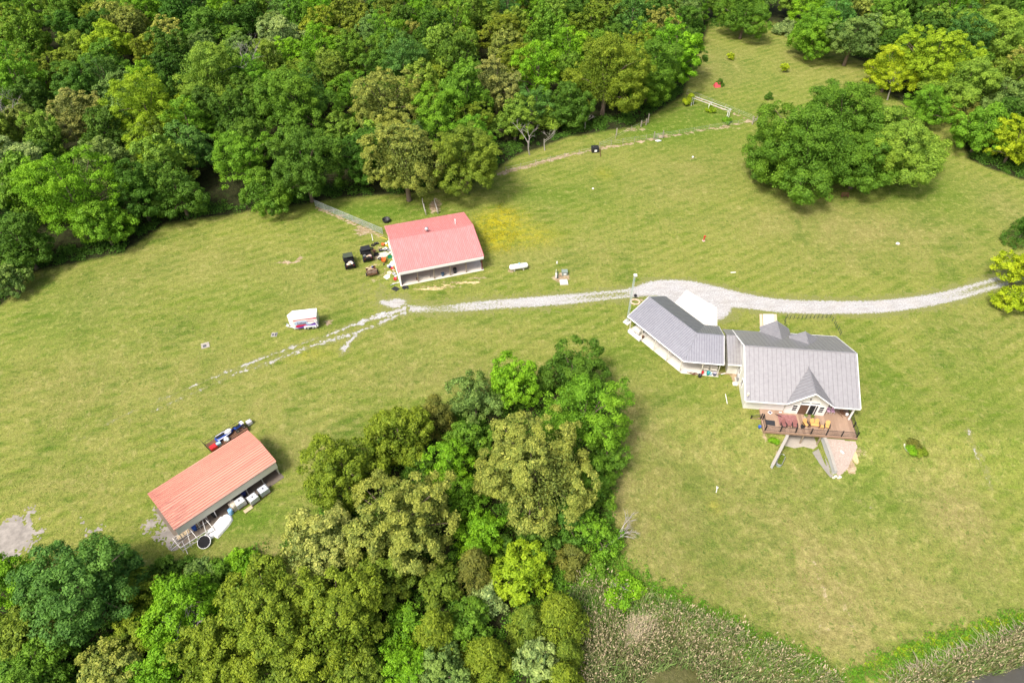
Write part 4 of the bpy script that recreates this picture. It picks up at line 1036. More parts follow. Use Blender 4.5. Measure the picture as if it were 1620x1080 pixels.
def rib_bars(mb, poly, rdir, spacing, w=.05, h=.035, start=0.0):
    P = [Vector(p) for p in poly]; nrm = (P[1] - P[0]).cross(P[2] - P[0]).normalized()
    if nrm.z < 0: nrm = -nrm
    e1 = (Vector(rdir) - nrm * Vector(rdir).dot(nrm)).normalized(); e2 = nrm.cross(e1); o = P[0]
    Q = [((p - o).dot(e1), (p - o).dot(e2)) for p in P]
    lo, hi = min(q[1] for q in Q), max(q[1] for q in Q)
    t = math.ceil((lo + .02 - start) / spacing) * spacing + start
    while t < hi - .02:
        xs = []
        for i in range(len(Q)):
            (x0, y0), (x1, y1) = Q[i], Q[(i + 1) % len(Q)]
            if (y0 - t) * (y1 - t) < 0: xs.append(x0 + (x1 - x0) * (t - y0) / (y1 - y0))
        xs.sort()
        for a, b in zip(xs[::2], xs[1::2]):
            if b - a > .1:
                c = [o + e1 * u + e2 * (t + v) + nrm * k for u in (a, b) for v, k in ((-w / 2, -.004), (w / 2, -.004), (w * .25, h), (-w * .25, h))]
                mb.add(c, [(0, 1, 5, 4), (1, 2, 6, 5), (2, 3, 7, 6), (3, 0, 4, 7), (0, 3, 2, 1), (4, 5, 6, 7)])
        t += spacing
def up_face(poly):
    P = [Vector(p) for p in poly]; n = (P[1] - P[0]).cross(P[2] - P[0])
    return poly if n.z > 0 else poly[::-1]
def roof(parent, planes, m, spacing, rdirs=None, th=.14, w=.05, h=.035):
    """planes: (polygon, direction of the ribs). One part per roof plane, its raised seams a sub-part."""
    for poly, rd in planes:
        poly = up_face(poly)
        pl = part('roof', MB().panel(poly, th), m, parent)
        rb = MB(); rib_bars(rb, poly, rd, spacing, w, h)
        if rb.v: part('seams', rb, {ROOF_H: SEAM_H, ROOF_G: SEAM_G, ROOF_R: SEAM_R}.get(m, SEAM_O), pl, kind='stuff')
def ridge_cap(parent, a, b, m, w=.18):
    part('ridge_cap', MB().tube([a, b], w * .6, 6), m, parent)
def window(parent, c, w, h, axis, nx=1, ny=2, fr=.07):
    """A framed window in a wall whose outside faces axis ('y-', 'x-' ...); c is the centre on the wall face."""
    s_ = {'y-': (1, 0, 0, -1), 'y+': (1, 0, 0, 1), 'x-': (0, 1, -1, 0), 'x+': (0, 1, 1, 0)}[axis]
    def B(mb, u, z, du, dz, out, dep):
        mb.box((c[0] + s_[0] * u + s_[2] * out, c[1] + s_[1] * u + s_[3] * out, c[2] + z), (abs(s_[0]) * du + abs(s_[2]) * dep, abs(s_[1]) * du + abs(s_[3]) * dep, dz)); return mb
    pane = part('window', B(MB(), 0, 0, w, h, .01, .03), GLASS, parent)
    f = MB(); B(f, 0, h / 2 + fr / 2, w + 2 * fr, fr, .03, .07); B(f, 0, -h / 2 - fr / 2, w + 2 * fr, fr, .03, .07); B(f, -w / 2 - fr / 2, 0, fr, h, .03, .07); B(f, w / 2 + fr / 2, 0, fr, h, .03, .07)
    for i in range(1, nx): B(f, -w / 2 + w * i / nx, 0, .04, h, .035, .04)
    for i in range(1, ny): B(f, 0, -h / 2 + h * i / ny, w, .04, .036, .045)
    part('frame', f, TRIM, pane)
    B(MB(), 0, -h / 2 - fr - .02, w + .2, .04, .06, .12)

# --- main house (local frame: x along the garden front, y towards the driveway)
house = thing('house', 'white sided house with grey standing seam metal roof and a front gable above the deck', 'house', (HO[0], HO[1], 0), HA)
HL, HD, HR, ZE, ZR = 15.3, 14.0, 7.0, 3.0, 6.6
FW = 1.15                                           # line of the front wall
k = (ZR - ZE) / HR
b = MB()
b.slab(.45, HL - .35, 3.6, HD - .5, -2.5, ZE + .12); part('wall', b, SIDING, house)
part('wall', MB().slab(.45, 5.95, FW, 3.6, -.35, ZE + .3), SIDING, house)
part('foundation', MB().slab(.5, 5.9, FW + .05, 3.6, -2.5, -.35), CON, house)
for gx_ in (.45, HL - .55):
    b = MB(); T = [(gx_, .9, ZE - .1), (gx_, HD - .55, ZE - .1), (gx_, HD - .55, ZE + .15), (gx_, HR, ZR - .28), (gx_, FW, ZE + .30)]
    b.add(T + [(p[0] + .2, p[1], p[2]) for p in T], [(0, 1, 2, 3, 4), (9, 8, 7, 6, 5)] + [(i, 5 + i, 5 + (i + 1) % 5, (i + 1) % 5) for i in range(5)])
    part('gable_wall', b, SIDING, house)
CX, CHW, CZ = 8.65, 3.2, 5.45                       # cross gable: centre, half width, ridge height
cy0 = -.1; y_in = (CZ - ZE) / k
FP = [((0, 0, ZE), (CX - CHW, 0, ZE), (CX, y_in, CZ), (CX, HR, ZR), (0, HR, ZR)), ((CX + CHW, 0, ZE), (HL, 0, ZE), (HL, HR, ZR), (CX, HR, ZR), (CX, y_in, CZ))]
BP = [((0, HD, ZE), (0, HR, ZR), (HL, HR, ZR), (HL, HD, ZE))]
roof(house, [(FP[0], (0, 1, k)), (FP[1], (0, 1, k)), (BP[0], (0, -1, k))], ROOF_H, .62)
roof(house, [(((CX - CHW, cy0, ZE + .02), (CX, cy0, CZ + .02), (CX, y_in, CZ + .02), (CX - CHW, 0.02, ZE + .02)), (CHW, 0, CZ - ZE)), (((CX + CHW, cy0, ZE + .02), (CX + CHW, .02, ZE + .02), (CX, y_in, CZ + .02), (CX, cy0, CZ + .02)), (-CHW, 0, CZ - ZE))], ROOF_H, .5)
ridge_cap(house, (0, HR, ZR), (HL, HR, ZR), ROOF_H); ridge_cap(house, (CX, cy0, CZ + .02), (CX, y_in + .1, CZ + .02), ROOF_H, .14)
# barge boards, fascia and gutters
for gx_ in (-.03, HL + .03):
    for y_ in (0, HD): part('barge_board', MB().bar((gx_, y_, ZE - .08), (gx_, HR, ZR - .08), .16), TRIM, house)
for s_ in (-1, 1): part('barge_board', MB().bar((CX + s_ * CHW, cy0 - .03, ZE - .06), (CX, cy0 - .03, CZ - .06), .14), TRIM, house)
for x0, x1, yy in ((0, CX - CHW, -.06), (CX + CHW, HL, -.06), (4, HL, HD + .06)): part('gutter', MB().slab(x0, x1, yy - .06, yy + .05, ZE - .22, ZE - .04), TRIM, house)
for s_ in (-1, 1): part('gutter', MB().slab(CX + s_ * CHW - .06, CX + s_ * CHW + .06, cy0, .8, ZE - .18, ZE - .02), TRIM, house)
# front gable bay
BX0, BX1, BY = 6.0, 11.45, .75
part('bay_wall', MB().slab(BX0, BX1, BY, 3.7, -2.5, ZE - .05), SIDING, house)
b = MB(); T = [(BX0, BY, ZE - .05), (BX1, BY, ZE - .05), (BX1, BY, ZE + .25), (CX, BY, CZ - .2), (BX0, BY, ZE + .25)]
b.add(T + [(p[0], p[1] + .3, p[2]) for p in T], [(0, 1, 2, 3, 4), (9, 8, 7, 6, 5)] + [(i, 5 + i, 5 + (i + 1) % 5, (i + 1) % 5) for i in range(5)])
part('gable_wall', b, SIDING, house)
window(house, (7.15, BY, 1.35), .6, 1.15, 'y-', 1, 3); window(house, (10.75, BY, 1.35), .6, 1.15, 'y-', 1, 3)
window(house, (8.3, BY, 2.55), 1.15, .22, 'y-', 1, 1, .05); window(house, (9.65, BY, 2.55), 1.15, .22, 'y-', 1, 1, .05)
dr = part('sliding_door', MB().slab(7.75, 10.2, BY - .05, BY - .01, .15, 2.15), GLASS, house)
BROWNG = mat('brown_curtained_glass', (.13, .075, .05), .2)
part('pane', MB().slab(7.80, 8.95, BY - .065, BY - .052, .2, 2.1), BROWNG, dr)
b = MB()
for xx in (7.72, 8.97, 9.05, 9.9, 10.2): b.slab(xx - .035, xx + .035, BY - .09, BY - .012, .12, 2.2)
b.slab(7.7, 10.24, BY - .088, BY - .012, 2.15, 2.24); part('frame', b, TRIM, dr)
b = MB(); 
for i in range(9):
    a0 = math.pi * i / 8; b.box((CX + math.cos(a0) * .42, BY - .03, 4.28 + math.sin(a0) * .16), (.14, .05, .05), 0)
b.slab(CX - .5, CX + .5, BY - .05, BY - .01, 4.2, 4.25); part('gable_vent', b, mat('grey_vent', (.45, .44, .42)), house)
part('wall_lamp', MB().box((CX + .1, BY - .06, 3.35), (.12, .12, .2)), BLACK, house)
window(house, (2.85, FW, 1.75), .95, .36, 'y-', 2, 1); window(house, (4.1, FW, 1.75), .95, .36, 'y-', 2, 1)
for i in range(4): window(house, (12.1 + i * .78, 3.6, 1.15), .68, 1.75, 'y-', 1, 1, .04)
for i in range(3): window(house, (.45, 4.5 + i * 2.4, 1.6), .8, 1.1, 'x-', 1, 2)
for xx in (2.4, 11.2, 13.4): window(house, (xx, HD - .5, 1.6), 1.0, 1.2, 'y+', 2, 2)
part('post', MB().slab(HL - .62, HL - .42, .3, .5, .1, ZE - .1), TRIM, house)
part('beam', MB().slab(BX1, HL - .4, .3, .5, ZE - .32, ZE - .1), TRIM, house)
for xx, yy in ((2.5, 2.35), (12.0, 2.0)):
    zz = ZE + k * yy; part('vent_pipe', MB().lathe([(.10, zz - .1), (.10, zz + .22), (.13, zz + .22), (.13, zz + .3), (.03, zz + .33)], 8), mat('pale_pipe', (.75, .72, .55)), house)
# gables on the driveway side
def dormer(cx_, hw, y0, zr, ze, wall=True):
    yi = HD - (zr - ZE) / k; ye = HD - (ze - ZE) / k
    yo = y0
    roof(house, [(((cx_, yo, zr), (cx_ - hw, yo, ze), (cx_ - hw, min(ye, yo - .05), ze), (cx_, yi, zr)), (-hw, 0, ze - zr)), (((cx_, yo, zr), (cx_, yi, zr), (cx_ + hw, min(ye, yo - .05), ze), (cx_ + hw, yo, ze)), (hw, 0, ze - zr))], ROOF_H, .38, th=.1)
    b = MB(); T = [(cx_ - hw + .2, yo - .25, ze - .25), (cx_ + hw - .2, yo - .25, ze - .25), (cx_, yo - .25, zr - .16)]
    b.add(T + [(p[0], p[1] - .2, p[2]) for p in T], [(0, 1, 2), (5, 4, 3), (0, 3, 4, 1), (1, 4, 5, 2), (2, 5, 3, 0)]); part('gable_wall', b, SIDING, house)
    ridge_cap(house, (cx_, yo, zr), (cx_, yi, zr), ROOF_H, .12)
dormer(6.35, 2.2, 15.0, 4.55, ZE + .05); dormer(9.75, 2.05, 12.2, 5.3, 4.15)
for s_ in (-1, 1): part('post', MB().slab(6.35 + s_ * 1.9 - .1, 6.35 + s_ * 1.9 + .1, 14.6, 14.8, 0, ZE), TRIM, house)
part('porch_floor', MB().slab(4.2, 8.6, HD - .5, 15.1, -.2, .12), CON, house)
# link between house and garage
part('link_wall', MB().slab(-1.05, .45, 7.7, 13.3, -.1, 2.75), SIDING_T, house)
LZ, LY = 4.35, 11.3; LF = 6.95
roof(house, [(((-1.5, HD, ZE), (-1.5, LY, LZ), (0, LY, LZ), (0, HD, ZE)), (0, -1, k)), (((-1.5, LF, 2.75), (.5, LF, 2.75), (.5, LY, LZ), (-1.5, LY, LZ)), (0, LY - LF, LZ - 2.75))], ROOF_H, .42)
ridge_cap(house, (-1.5, LY, LZ), (.4, LY, LZ), ROOF_H, .12)
part('gutter', MB().slab(-1.5, .45, LF - .12, LF, 2.55, 2.72), TRIM, house)
part('downpipe', MB().tube([(.3, LF, 2.6), (.3, 7.6, 2.3), (.3, 7.62, .1)], .06, 6), TRIM, house)
part('downpipe', MB().tube([(-1.2, 7.6, .12), (-1.9, 7.3, .1)], .06, 6), TRIM, house)
# lower storey front under the deck
for xx in (7.0, 9.0): 
    gd_ = part('basement_door', MB().slab(xx, xx + 1.6, BY - .04, BY - .005, -2.35, -.4), GLASS, house)

# --- deck
deck = thing('deck', 'brown timber deck with black railing along the garden front of the house', 'deck', (HO[0], HO[1], 0), HA)
g = NG('deck_boards'); co = g.coords('Object'); sx = g.sep(co)
bid = g.math('FLOOR', g.math('MULTIPLY', sx[0], 1 / .44)); wn = g.n.new('ShaderNodeTexWhiteNoise'); wn.noise_dimensions = '1D'; g.t.links.new(bid, wn.inputs['W'])
c = g.mix(wn.outputs['Value'], (.29, .19, .13), (.42, .29, .205)); c = g.mix(1.0, c, g.ramp(g.noise(3, 4, .7, g.mapping(co, (3, .4, 1))), [(.3, .85), (.7, 1.15)]), 'MULTIPLY')
g.col(c); g.rough(.75); DECKM = g.m
DECKF = mat('deck_fascia', (.31, .20, .14), .75, var=.15)
b = MB(); xx = 2.75; DX1, DY0 = 15.15, -2.75
while xx < DX1 - .01:
    yb = FW - .01 if xx < 5.95 else (BY - .02 if xx < BX1 else 3.58)
    b.slab(xx, min(xx + .136, DX1), DY0, yb, .06, .10); xx += .148
part('deck_boards', b, DECKM, deck, kind='stuff')
part('fascia', MB().slab(2.68, DX1 + .06, DY0 - .06, DY0 - .003, -.28, .11), DECKF, deck); part('fascia', MB().slab(2.68, 2.74, DY0, FW, -.28, .11), DECKF, deck); part('fascia', MB().slab(DX1 + .003, DX1 + .06, DY0, 3.5, -.28, .11), DECKF, deck)
b = MB()
for i in range(18): b.slab(3 + i * .7, 3.06 + i * .7, DY0, FW - .4, -.2, .055)
part('joists', b, DECKF, deck, kind='stuff')
for xx in (2.95, 4.9, 8.3, 10.6, 12.9, 15.0):
    p = h_world(xx, DY0 + .25); part('support_post', MB().slab(xx - .08, xx + .08, DY0 + .18, DY0 + .34, tz(*p) - .3, .05), WOODP, deck)
def railing(a, b_, n):
    a, b_ = Vector(a), Vector(b_)
    for i in range(n + 1):
        p = a.lerp(b_, i / n); part('railing_post', MB().slab(p.x - .06, p.x + .06, p.y - .06, p.y + .06, p.z, p.z + 1.05).slab(p.x - .08, p.x + .08, p.y - .08, p.y + .08, p.z + 1.05, p.z + 1.1), BLACK, deck)
    part('top_rail', MB().bar(a + Vector((0, 0, 1.0)), b_ + Vector((0, 0, 1.0)), .06), BLACK, deck)
    part('bottom_rail', MB().bar(a + Vector((0, 0, .12)), b_ + Vector((0, 0, .12)), .04), BLACK, deck)
    m_ = MB(); d = (b_ - a).length; q_ = int(d / .13)
    for i in range(1, q_):
        p = a.lerp(b_, i / q_); m_.bar(p + Vector((0, 0, .12)), p + Vector((0, 0, 1.0)), .014)
    part('balusters', m_, BLACK, deck, kind='stuff')
railing((2.85, DY0 + .06, .1), (DX1 - .05, DY0 + .06, .1), 6)
railing((DX1 - .06, DY0 + .06, .1), (DX1 - .06, 2.6, .1), 3)
railing((2.85, DY0 + .06, .1), (2.85, -.75, .1), 1)
# steps at the left end
for i, (x0, zz) in enumerate(((2.3, -.06), (1.95, -.22), (1.6, -.38), (1.25, -.52))):
    part('step', MB().slab(x0, x0 + .42, -.55, .95, zz - .05, zz), DECKM, deck)
part('stringer', MB().slab(1.25, 2.7, -.62, -.56, -.75, -.02), DECKF, deck)
railing((1.3, -.6, -.5), (2.65, -.6, .0), 1)

# --- wing walls, court and gravel bed of the lower storey
CBLOCK = concrete('painted_block_wall', (.42, .43, .43), .12, .4)
def wing(pts, label, zb=-2.6):
    t = thing('retaining_wall', label, 'retaining wall', (HO[0], HO[1], 0), HA)
    for (x0, y0, z0), (x1, y1, z1) in zip(pts[:-1], pts[1:]):
        d = Vector((x1 - x0, y1 - y0, 0)).normalized(); n = Vector((-d.y, d.x, 0)) * .16
        P = [(x0 + n.x, y0 + n.y, zb), (x0 - n.x, y0 - n.y, zb), (x1 - n.x, y1 - n.y, zb), (x1 + n.x, y1 + n.y, zb), (x0 + n.x, y0 + n.y, z0), (x0 - n.x, y0 - n.y, z0), (x1 - n.x, y1 - n.y, z1), (x1 + n.x, y1 + n.y, z1)]
        part('wall', MB().add(P, [(0, 1, 2, 3), (7, 6, 5, 4), (0, 4, 5, 1), (1, 5, 6, 2), (2, 6, 7, 3), (3, 7, 4, 0)]), CBLOCK, t)
        n2 = n * 1.25; C_ = [(x0 + n2.x, y0 + n2.y, z0 + .003), (x0 - n2.x, y0 - n2.y, z0 + .003), (x1 - n2.x, y1 - n2.y, z1 + .003), (x1 + n2.x, y1 + n2.y, z1 + .003)]
        part('coping', MB().panel(up_face(C_), -.06), concrete('weathered_coping', (.34, .32, .28), .2, .5), t)
wing([(6.0, .75, -.3), (6.0, -2.9, -.35), (4.7, -5.2, -.9), (3.55, -7.2, -1.6)], 'narrow concrete retaining wall left of the basement court')
wing([(10.98, .75, -.3), (11.0, -2.6, -.3), (11.45, -5.2, -.85), (11.8, -7.4, -1.5)], 'white block retaining wall right of the basement court')
def hpoly(pts, z=0): return [Vector((*h_world(a, b_), z)) for a, b_ in pts]
flat('basement_court', hpoly([(6.2, .7), (10.8, .7), (10.8, -2.6), (10.0, -3.3), (8.7, -3.0), (7.4, -3.4), (6.2, -3.1)]), concrete('weathered_court', (.40, .36, .31), .2, .7), -2.55, -2.37, 'stained concrete court under the deck')
def drape(name, pts, m, label, lift=.02, n=26):
    A = np.array(pts); lo, hi = A.min(0), A.max(0); xs = np.linspace(lo[0], hi[0], n); ys = np.linspace(lo[1], hi[1], n); X, Y = np.meshgrid(xs, ys)
    kp = in_poly(A, X[:-1, :-1] + (xs[1] - xs[0]) / 2, Y[:-1, :-1] + (ys[1] - ys[0]) / 2)
    idx = (np.arange(n - 1)[:, None] * n + np.arange(n - 1)[None])[kp]; F_ = np.stack([idx, idx + 1, idx + n + 1, idx + n], 1); u, inv = np.unique(F_, return_inverse=True)
    wx, wy = h_world(X.ravel()[u], Y.ravel()[u])
    return struct(name, np_mesh(name, np.stack([wx, wy, terrain(wx, wy) + lift], 1), inv.reshape(F_.shape), m, None, True), None, label=label)
drape('pea_gravel_bed', [(11.25, -2.7), (15.2, -2.8), (15.3, -3.6), (13.6, -6.6), (12.4, -7.7), (11.95, -7.3)], PEA, 'pinkish pea gravel bed right of the basement court', .03, 40)
drape('white_rubble', [(10.7, -3.2), (11.2, -5.2), (11.65, -7.7), (11.2, -7.9), (10.4, -6.0), (9.7, -3.9)], concrete('crushed_pale_rubble', (.27, .255, .23), .3, .7), 'pale crushed rubble at the foot of the white retaining wall', .03, 30)

# --- angled garage
garage = thing('garage', 'angled open garage with blue grey ribbed metal roof beside the house', 'garage')
GE, GRZ = 2.9, 4.75
eL, eB, eR = at(997, 503, GE), at(1082, 571, GE), at(1145.5, 576.5, GE)
d1 = (eB - eL); d1.z = 0; d1.normalize(); n1 = Vector((-d1.y, d1.x, 0))
d2 = (eR - eB); d2.z = 0; d2.normalize(); n2 = Vector((-d2.y, d2.x, 0))
eL = eL - d1 * .55
def hipt(off):
    """Corner of the two wings at a given distance in from the eaves."""
    a = eB + n1 * off; c = eB + n2 * off; den = d1.x * d2.y - d1.y * d2.x
    t = ((c.x - a.x) * d2.y - (c.y - a.y) * d2.x) / den; return a + d1 * t
W1, W2 = 4.15, 8.1
def up(p, z): return Vector((p.x, p.y, z))
rM, bM = up(hipt(W1), GRZ), up(hipt(W2), GE); rL, bL = up(eL + n1 * W1, GRZ), up(eL + n1 * W2, GE); rR, bR = up(eR + n2 * W1, GRZ), up(eR + n2 * W2, GE)
kk = (GRZ - GE) / W1
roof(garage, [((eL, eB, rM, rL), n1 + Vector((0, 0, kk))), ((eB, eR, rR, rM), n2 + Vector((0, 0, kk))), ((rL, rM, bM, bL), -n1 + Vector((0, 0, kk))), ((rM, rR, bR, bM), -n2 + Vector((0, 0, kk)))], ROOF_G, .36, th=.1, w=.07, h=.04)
for a, c in ((rL, rM), (rM, rR), (eB, rM)): ridge_cap(garage, a, c, ROOF_G, .13)
for a, c in ((eL, eB), (eB, eR), (bL, bM), (bM, bR)): part('fascia', MB().bar(a + Vector((0, 0, -.1)), c + Vector((0, 0, -.1)), .14), TRIM, garage)
for a, c in ((eL, rL), (bL, rL), (eR, rR), (bR, rR)): part('barge_board', MB().bar(a + Vector((0, 0, -.08)), c + Vector((0, 0, -.08)), .14), TRIM, garage)
def off(p, n_, o_, d_=None, s_=0): return p + n_ * o_ + (d_ * s_ if d_ else Vector())
# slab follows the eaves, slightly outside
sl = [eL + d1 * .3 + n1 * .2, eB + n1 * .18 + n2 * .15, eR + n2 * .15 - d2 * .2, bR - n2 * .4 - d2 * .2, bM - n1 * .4, bL - n1 * .4 + d1 * .3]
part('floor_slab', MB().prism([(p.x, p.y) for p in sl], -.25, .06), CON_W, garage)
# enclosed rear part
wl = [eL + d1 * .5 + n1 * 2.6, hipt(2.6), eR + n2 * 2.6 - d2 * .3, bR - n2 * .5 - d2 * .3, hipt(7.6), bL - n1 * .5 + d1 * .5]
part('wall', MB().prism([(p.x, p.y) for p in wl], .06, GE - .05), SIDING_T, garage)
for s_ in (.6, 3.2, 6.0, 8.7, 11.4):
    p = eL + d1 * s_ + n1 * .25; part('post', MB().tube([(p.x, p.y, .06), (p.x, p.y, GE - .08)], .07, 6), CREAMP, garage)
for s_ in (2.9, 5.3):
    p = eB + d2 * s_ + n2 * .25; part('post', MB().tube([(p.x, p.y, .06), (p.x, p.y, GE - .08)], .07, 6), CREAMP, garage)
for gq, hh in ((eL, rL), (eR, rR)):
    bq = bL if gq is eL else bR; s_ = d1 * .5 if gq is eL else -d2 * .3
    T = [gq + s_ + (bq - gq) * .06, bq + s_ - (bq - gq) * .06]; T = [up(T[0], GE - .1), up(T[1], GE - .1), up(hh + s_, GRZ - .14)]
    dd = (d1 if gq is eL else -d2) * .12
    part('gable_wall', MB().add([tuple(p) for p in T] + [tuple(p + dd) for p in T], [(0, 1, 2), (5, 4, 3), (0, 3, 4, 1), (1, 4, 5, 2), (2, 5, 3, 0)]), SIDING_T, garage)

# --- red roofed barn
RB0 = at(630, 431, 3.2); RB1 = at(766, 405, 3.2); RA_ = heading(RB0, RB1)
barn = thing('barn', 'low barn with faded red ribbed metal roof and open front porch', 'barn', (RB0.x, RB0.y, 0), RA_)
BL, BD, BRr, BE, BZ = (RB1 - RB0).length, 13.7, 6.85, 3.2, 4.95
kb = (BZ - BE) / BRr
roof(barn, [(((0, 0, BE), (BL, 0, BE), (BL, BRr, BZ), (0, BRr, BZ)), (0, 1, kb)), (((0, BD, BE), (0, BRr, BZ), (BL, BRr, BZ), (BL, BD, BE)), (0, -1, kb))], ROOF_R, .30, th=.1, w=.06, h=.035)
ridge_cap(barn, (0, BRr, BZ), (BL, BRr, BZ), ROOF_R, .12)
part('floor_slab', MB().slab(.1, BL - .1, .15, BD - .3, -.2, .08), CON_P, barn)
part('wall', MB().slab(.35, BL - .35, 4.0, BD - .5, .08, BE), SIDING_T, barn)
for xx in (.3, BL - .42):
    T = [(xx, .5, BE - .12), (xx, BD - .5, BE - .12), (xx, BRr, BZ - .13)]
    part('gable_wall', MB().add(T + [(p[0] + .12, p[1], p[2]) for p in T], [(0, 1, 2), (5, 4, 3), (0, 3, 4, 1), (1, 4, 5, 2), (2, 5, 3, 0)]), SIDING_T, barn)
part('fascia', MB().slab(.12, BL - .12, -.06, .05, BE - .58, BE - .11), TRIM, barn)
for i in range(6):
    xx = .35 + i * (BL - .7) / 5; part('post', MB().slab(xx - .08, xx + .08, .38, .54, .08, BE - .1), WOODP if 0 < i < 5 else DARKRED, barn)
part('trim', MB().bar((.02, -.02, BE - .1), (.02, BRr, BZ - .1), .1).bar((BL - .02, -.02, BE - .1), (BL - .02, BRr, BZ - .1), .1), DARKRED, barn)
part('corner_panel', MB().slab(.2, .32, .3, 4.0, .08, BE - .1), TRIM, barn)
for i in range(4):
    dd_ = part('stall_door', MB().slab(1.6 + i * 3.4, 3.4 + i * 3.4, 3.94, 3.995, .1, 2.3), mat('stall_door_grey', (.42, .39, .34), .8), barn)
    part('handle', MB().slab(3.1 + i * 3.4, 3.2 + i * 3.4, 3.90, 3.94, 1.1, 1.3), BLACK, dd_)
GALV = mat('galvanised_metal', (.60, .61, .63), .4, .6, var=.15)
zz = BZ - .75 * kb; part('turbine_vent', MB().lathe([(.16, zz - .3), (.16, zz + .35), (.30, zz + .4), (.36, zz + .6), (.28, zz + .8), (.05, zz + .88)], 12, Matrix.Translation((6.6, BRr + .75, 0))), GALV, barn, True)
zz = BZ - 2.0 * kb; part('vent_pipe', MB().lathe([(.09, zz - .3), (.09, zz + .8), (.12, zz + .8), (.12, zz + .95), (.02, zz + .97)], 8, Matrix.Translation((12.0, BRr + 2.0, 0))), mat('white_pipe', (.8, .8, .8)), barn)

# --- open shed with orange roof
OB0 = at(275, 838, 3.0); OB1 = at(437, 729, 3.0); OA = heading(OB0, OB1)
shed = thing('shed', 'long open shed with faded orange corrugated roof and grey front panel', 'shed', (OB0.x, OB0.y, 0), OA)
SL, SD, SR, SE, SZ = (OB1 - OB0).length, 7.0, 3.5, 3.0, 3.75
g = NG('faded_orange_roof'); co = g.coords('Object'); sp_ = g.sep(co)
q1 = g.noise(.8, 5, .7, g.mapping(co, (.16, 1.6, 1)), .2); q2 = g.noise(1.6, 5, .75, g.mapping(co, (.35, 2.6, 1)))
c = g.mix(g.noise(.35, 3, .6, co), (.56, .255, .18), (.61, .31, .23))
c = g.mix(g.math('MULTIPLY', g.ramp(q1, [(.45, 0.0), (.62, 1.0)]), .55), c, (.50, .16, .125))
wear = g.math('MULTIPLY', g.ramp(g.math('DIVIDE', sp_[0], 8.0), [(0.05, 1.0), (.7, .0)]), g.ramp(q2, [(.45, 0.0), (.58, 1.0)]))
c = g.mix(g.math('MULTIPLY', wear, .75), c, (.20, .065, .06))
g.col(c); g.rough(.5); ROOF_O = g.m
ks = (SZ - SE) / SR
roof(shed, [(((0, 0, SE), (SL, 0, SE), (SL, SR, SZ), (0, SR, SZ)), (1, 0, 0)), (((0, SD, SE), (0, SR, SZ), (SL, SR, SZ), (SL, SD, SE)), (1, 0, 0))], ROOF_O, .34, th=.06, w=.12, h=.06)
part('front_panel', MB().slab(.12, SL - .12, -.02, .03, SE - 1.3, SE - .065), SIDING_M, shed)
part('trim', MB().slab(.05, SL - .05, -.05, -.024, SE - .13, SE - .065), mat('rust_trim', (.35, .12, .08)), shed)
part('wall', MB().slab(.15, SL - .15, SD - .25, SD - .15, -.1, SE - .05), SIDING_M, shed)
part('wall', MB().slab(SL - .22, SL - .14, .2, SD - .3, -.1, SE - .05), SIDING_M, shed)
for i in range(7):
    xx = .25 + i * (SL - .5) / 6; part('post', MB().slab(xx - .05, xx + .05, .2, .3, 0, SE - .1), GALV, shed)
    part('rafter', MB().bar((xx, .2, SE - .16), (xx, SR, SZ - .14), .06).bar((xx, SR, SZ - .14), (xx, SD - .2, SE - .16), .06), GALV, shed)
part('dirt_floor', MB().slab(-.3, SL, -.6, SD - .3, -.1, .03), mat('trampled_dirt', (.17, .14, .11), .95, var=.4, scale=1.2, bump=.3), shed)
# ------------------------------------------------------------------ vehicles
RUBBER = mat('tyre_rubber', (.018, .018, .018), .8)
WHITE = mat('white_paint', (.80, .80, .80), .35, var=.04)
PLASTIC_K = mat('black_plastic', (.022, .023, .026), .5, var=.3)
REDP = mat('red_plastic', (.55, .025, .03), .45, var=.15)
BLUEP = mat('blue_plastic', (.02, .09, .42), .45, var=.15)
ORANGE = mat('orange_plastic', (.62, .13, .025), .5, var=.15)
TEAL = mat('teal_plastic', (.02, .26, .27), .5, var=.15)
YELLOWW = mat('honey_wood', (.66, .38, .13), .6, var=.12)
REDW = mat('brick_red_wood', (.27, .115, .105), .6, var=.15)
BROWN = mat('brown_wood', (.16, .08, .045), .7, var=.25)
LUMBER = mat('pale_lumber', (.50, .40, .26), .8, var=.3, scale=5)
SILVER = mat('silver_metal', (.55, .56, .58), .35, .7)
def wheel(parent, c, r, w, axis='y', rim=GALV):
    R_ = Matrix.Translation(c) @ (Matrix.Rotation(math.pi / 2, 4, 'X') if axis == 'y' else Matrix.Rotation(math.pi / 2, 4, 'Y'))
    t = part('wheel', MB().lathe([(r * .55, -w / 2), (r * .92, -w / 2), (r, -w * .3), (r, w * .3), (r * .92, w / 2), (r * .55, w / 2)], 14, R_), RUBBER, parent)
    part('rim', MB().lathe([(r * .1, -w * .53), (r * .56, -w * .51), (r * .56, w * .51), (r * .1, w * .53)], 10, R_), rim, t)
    return t

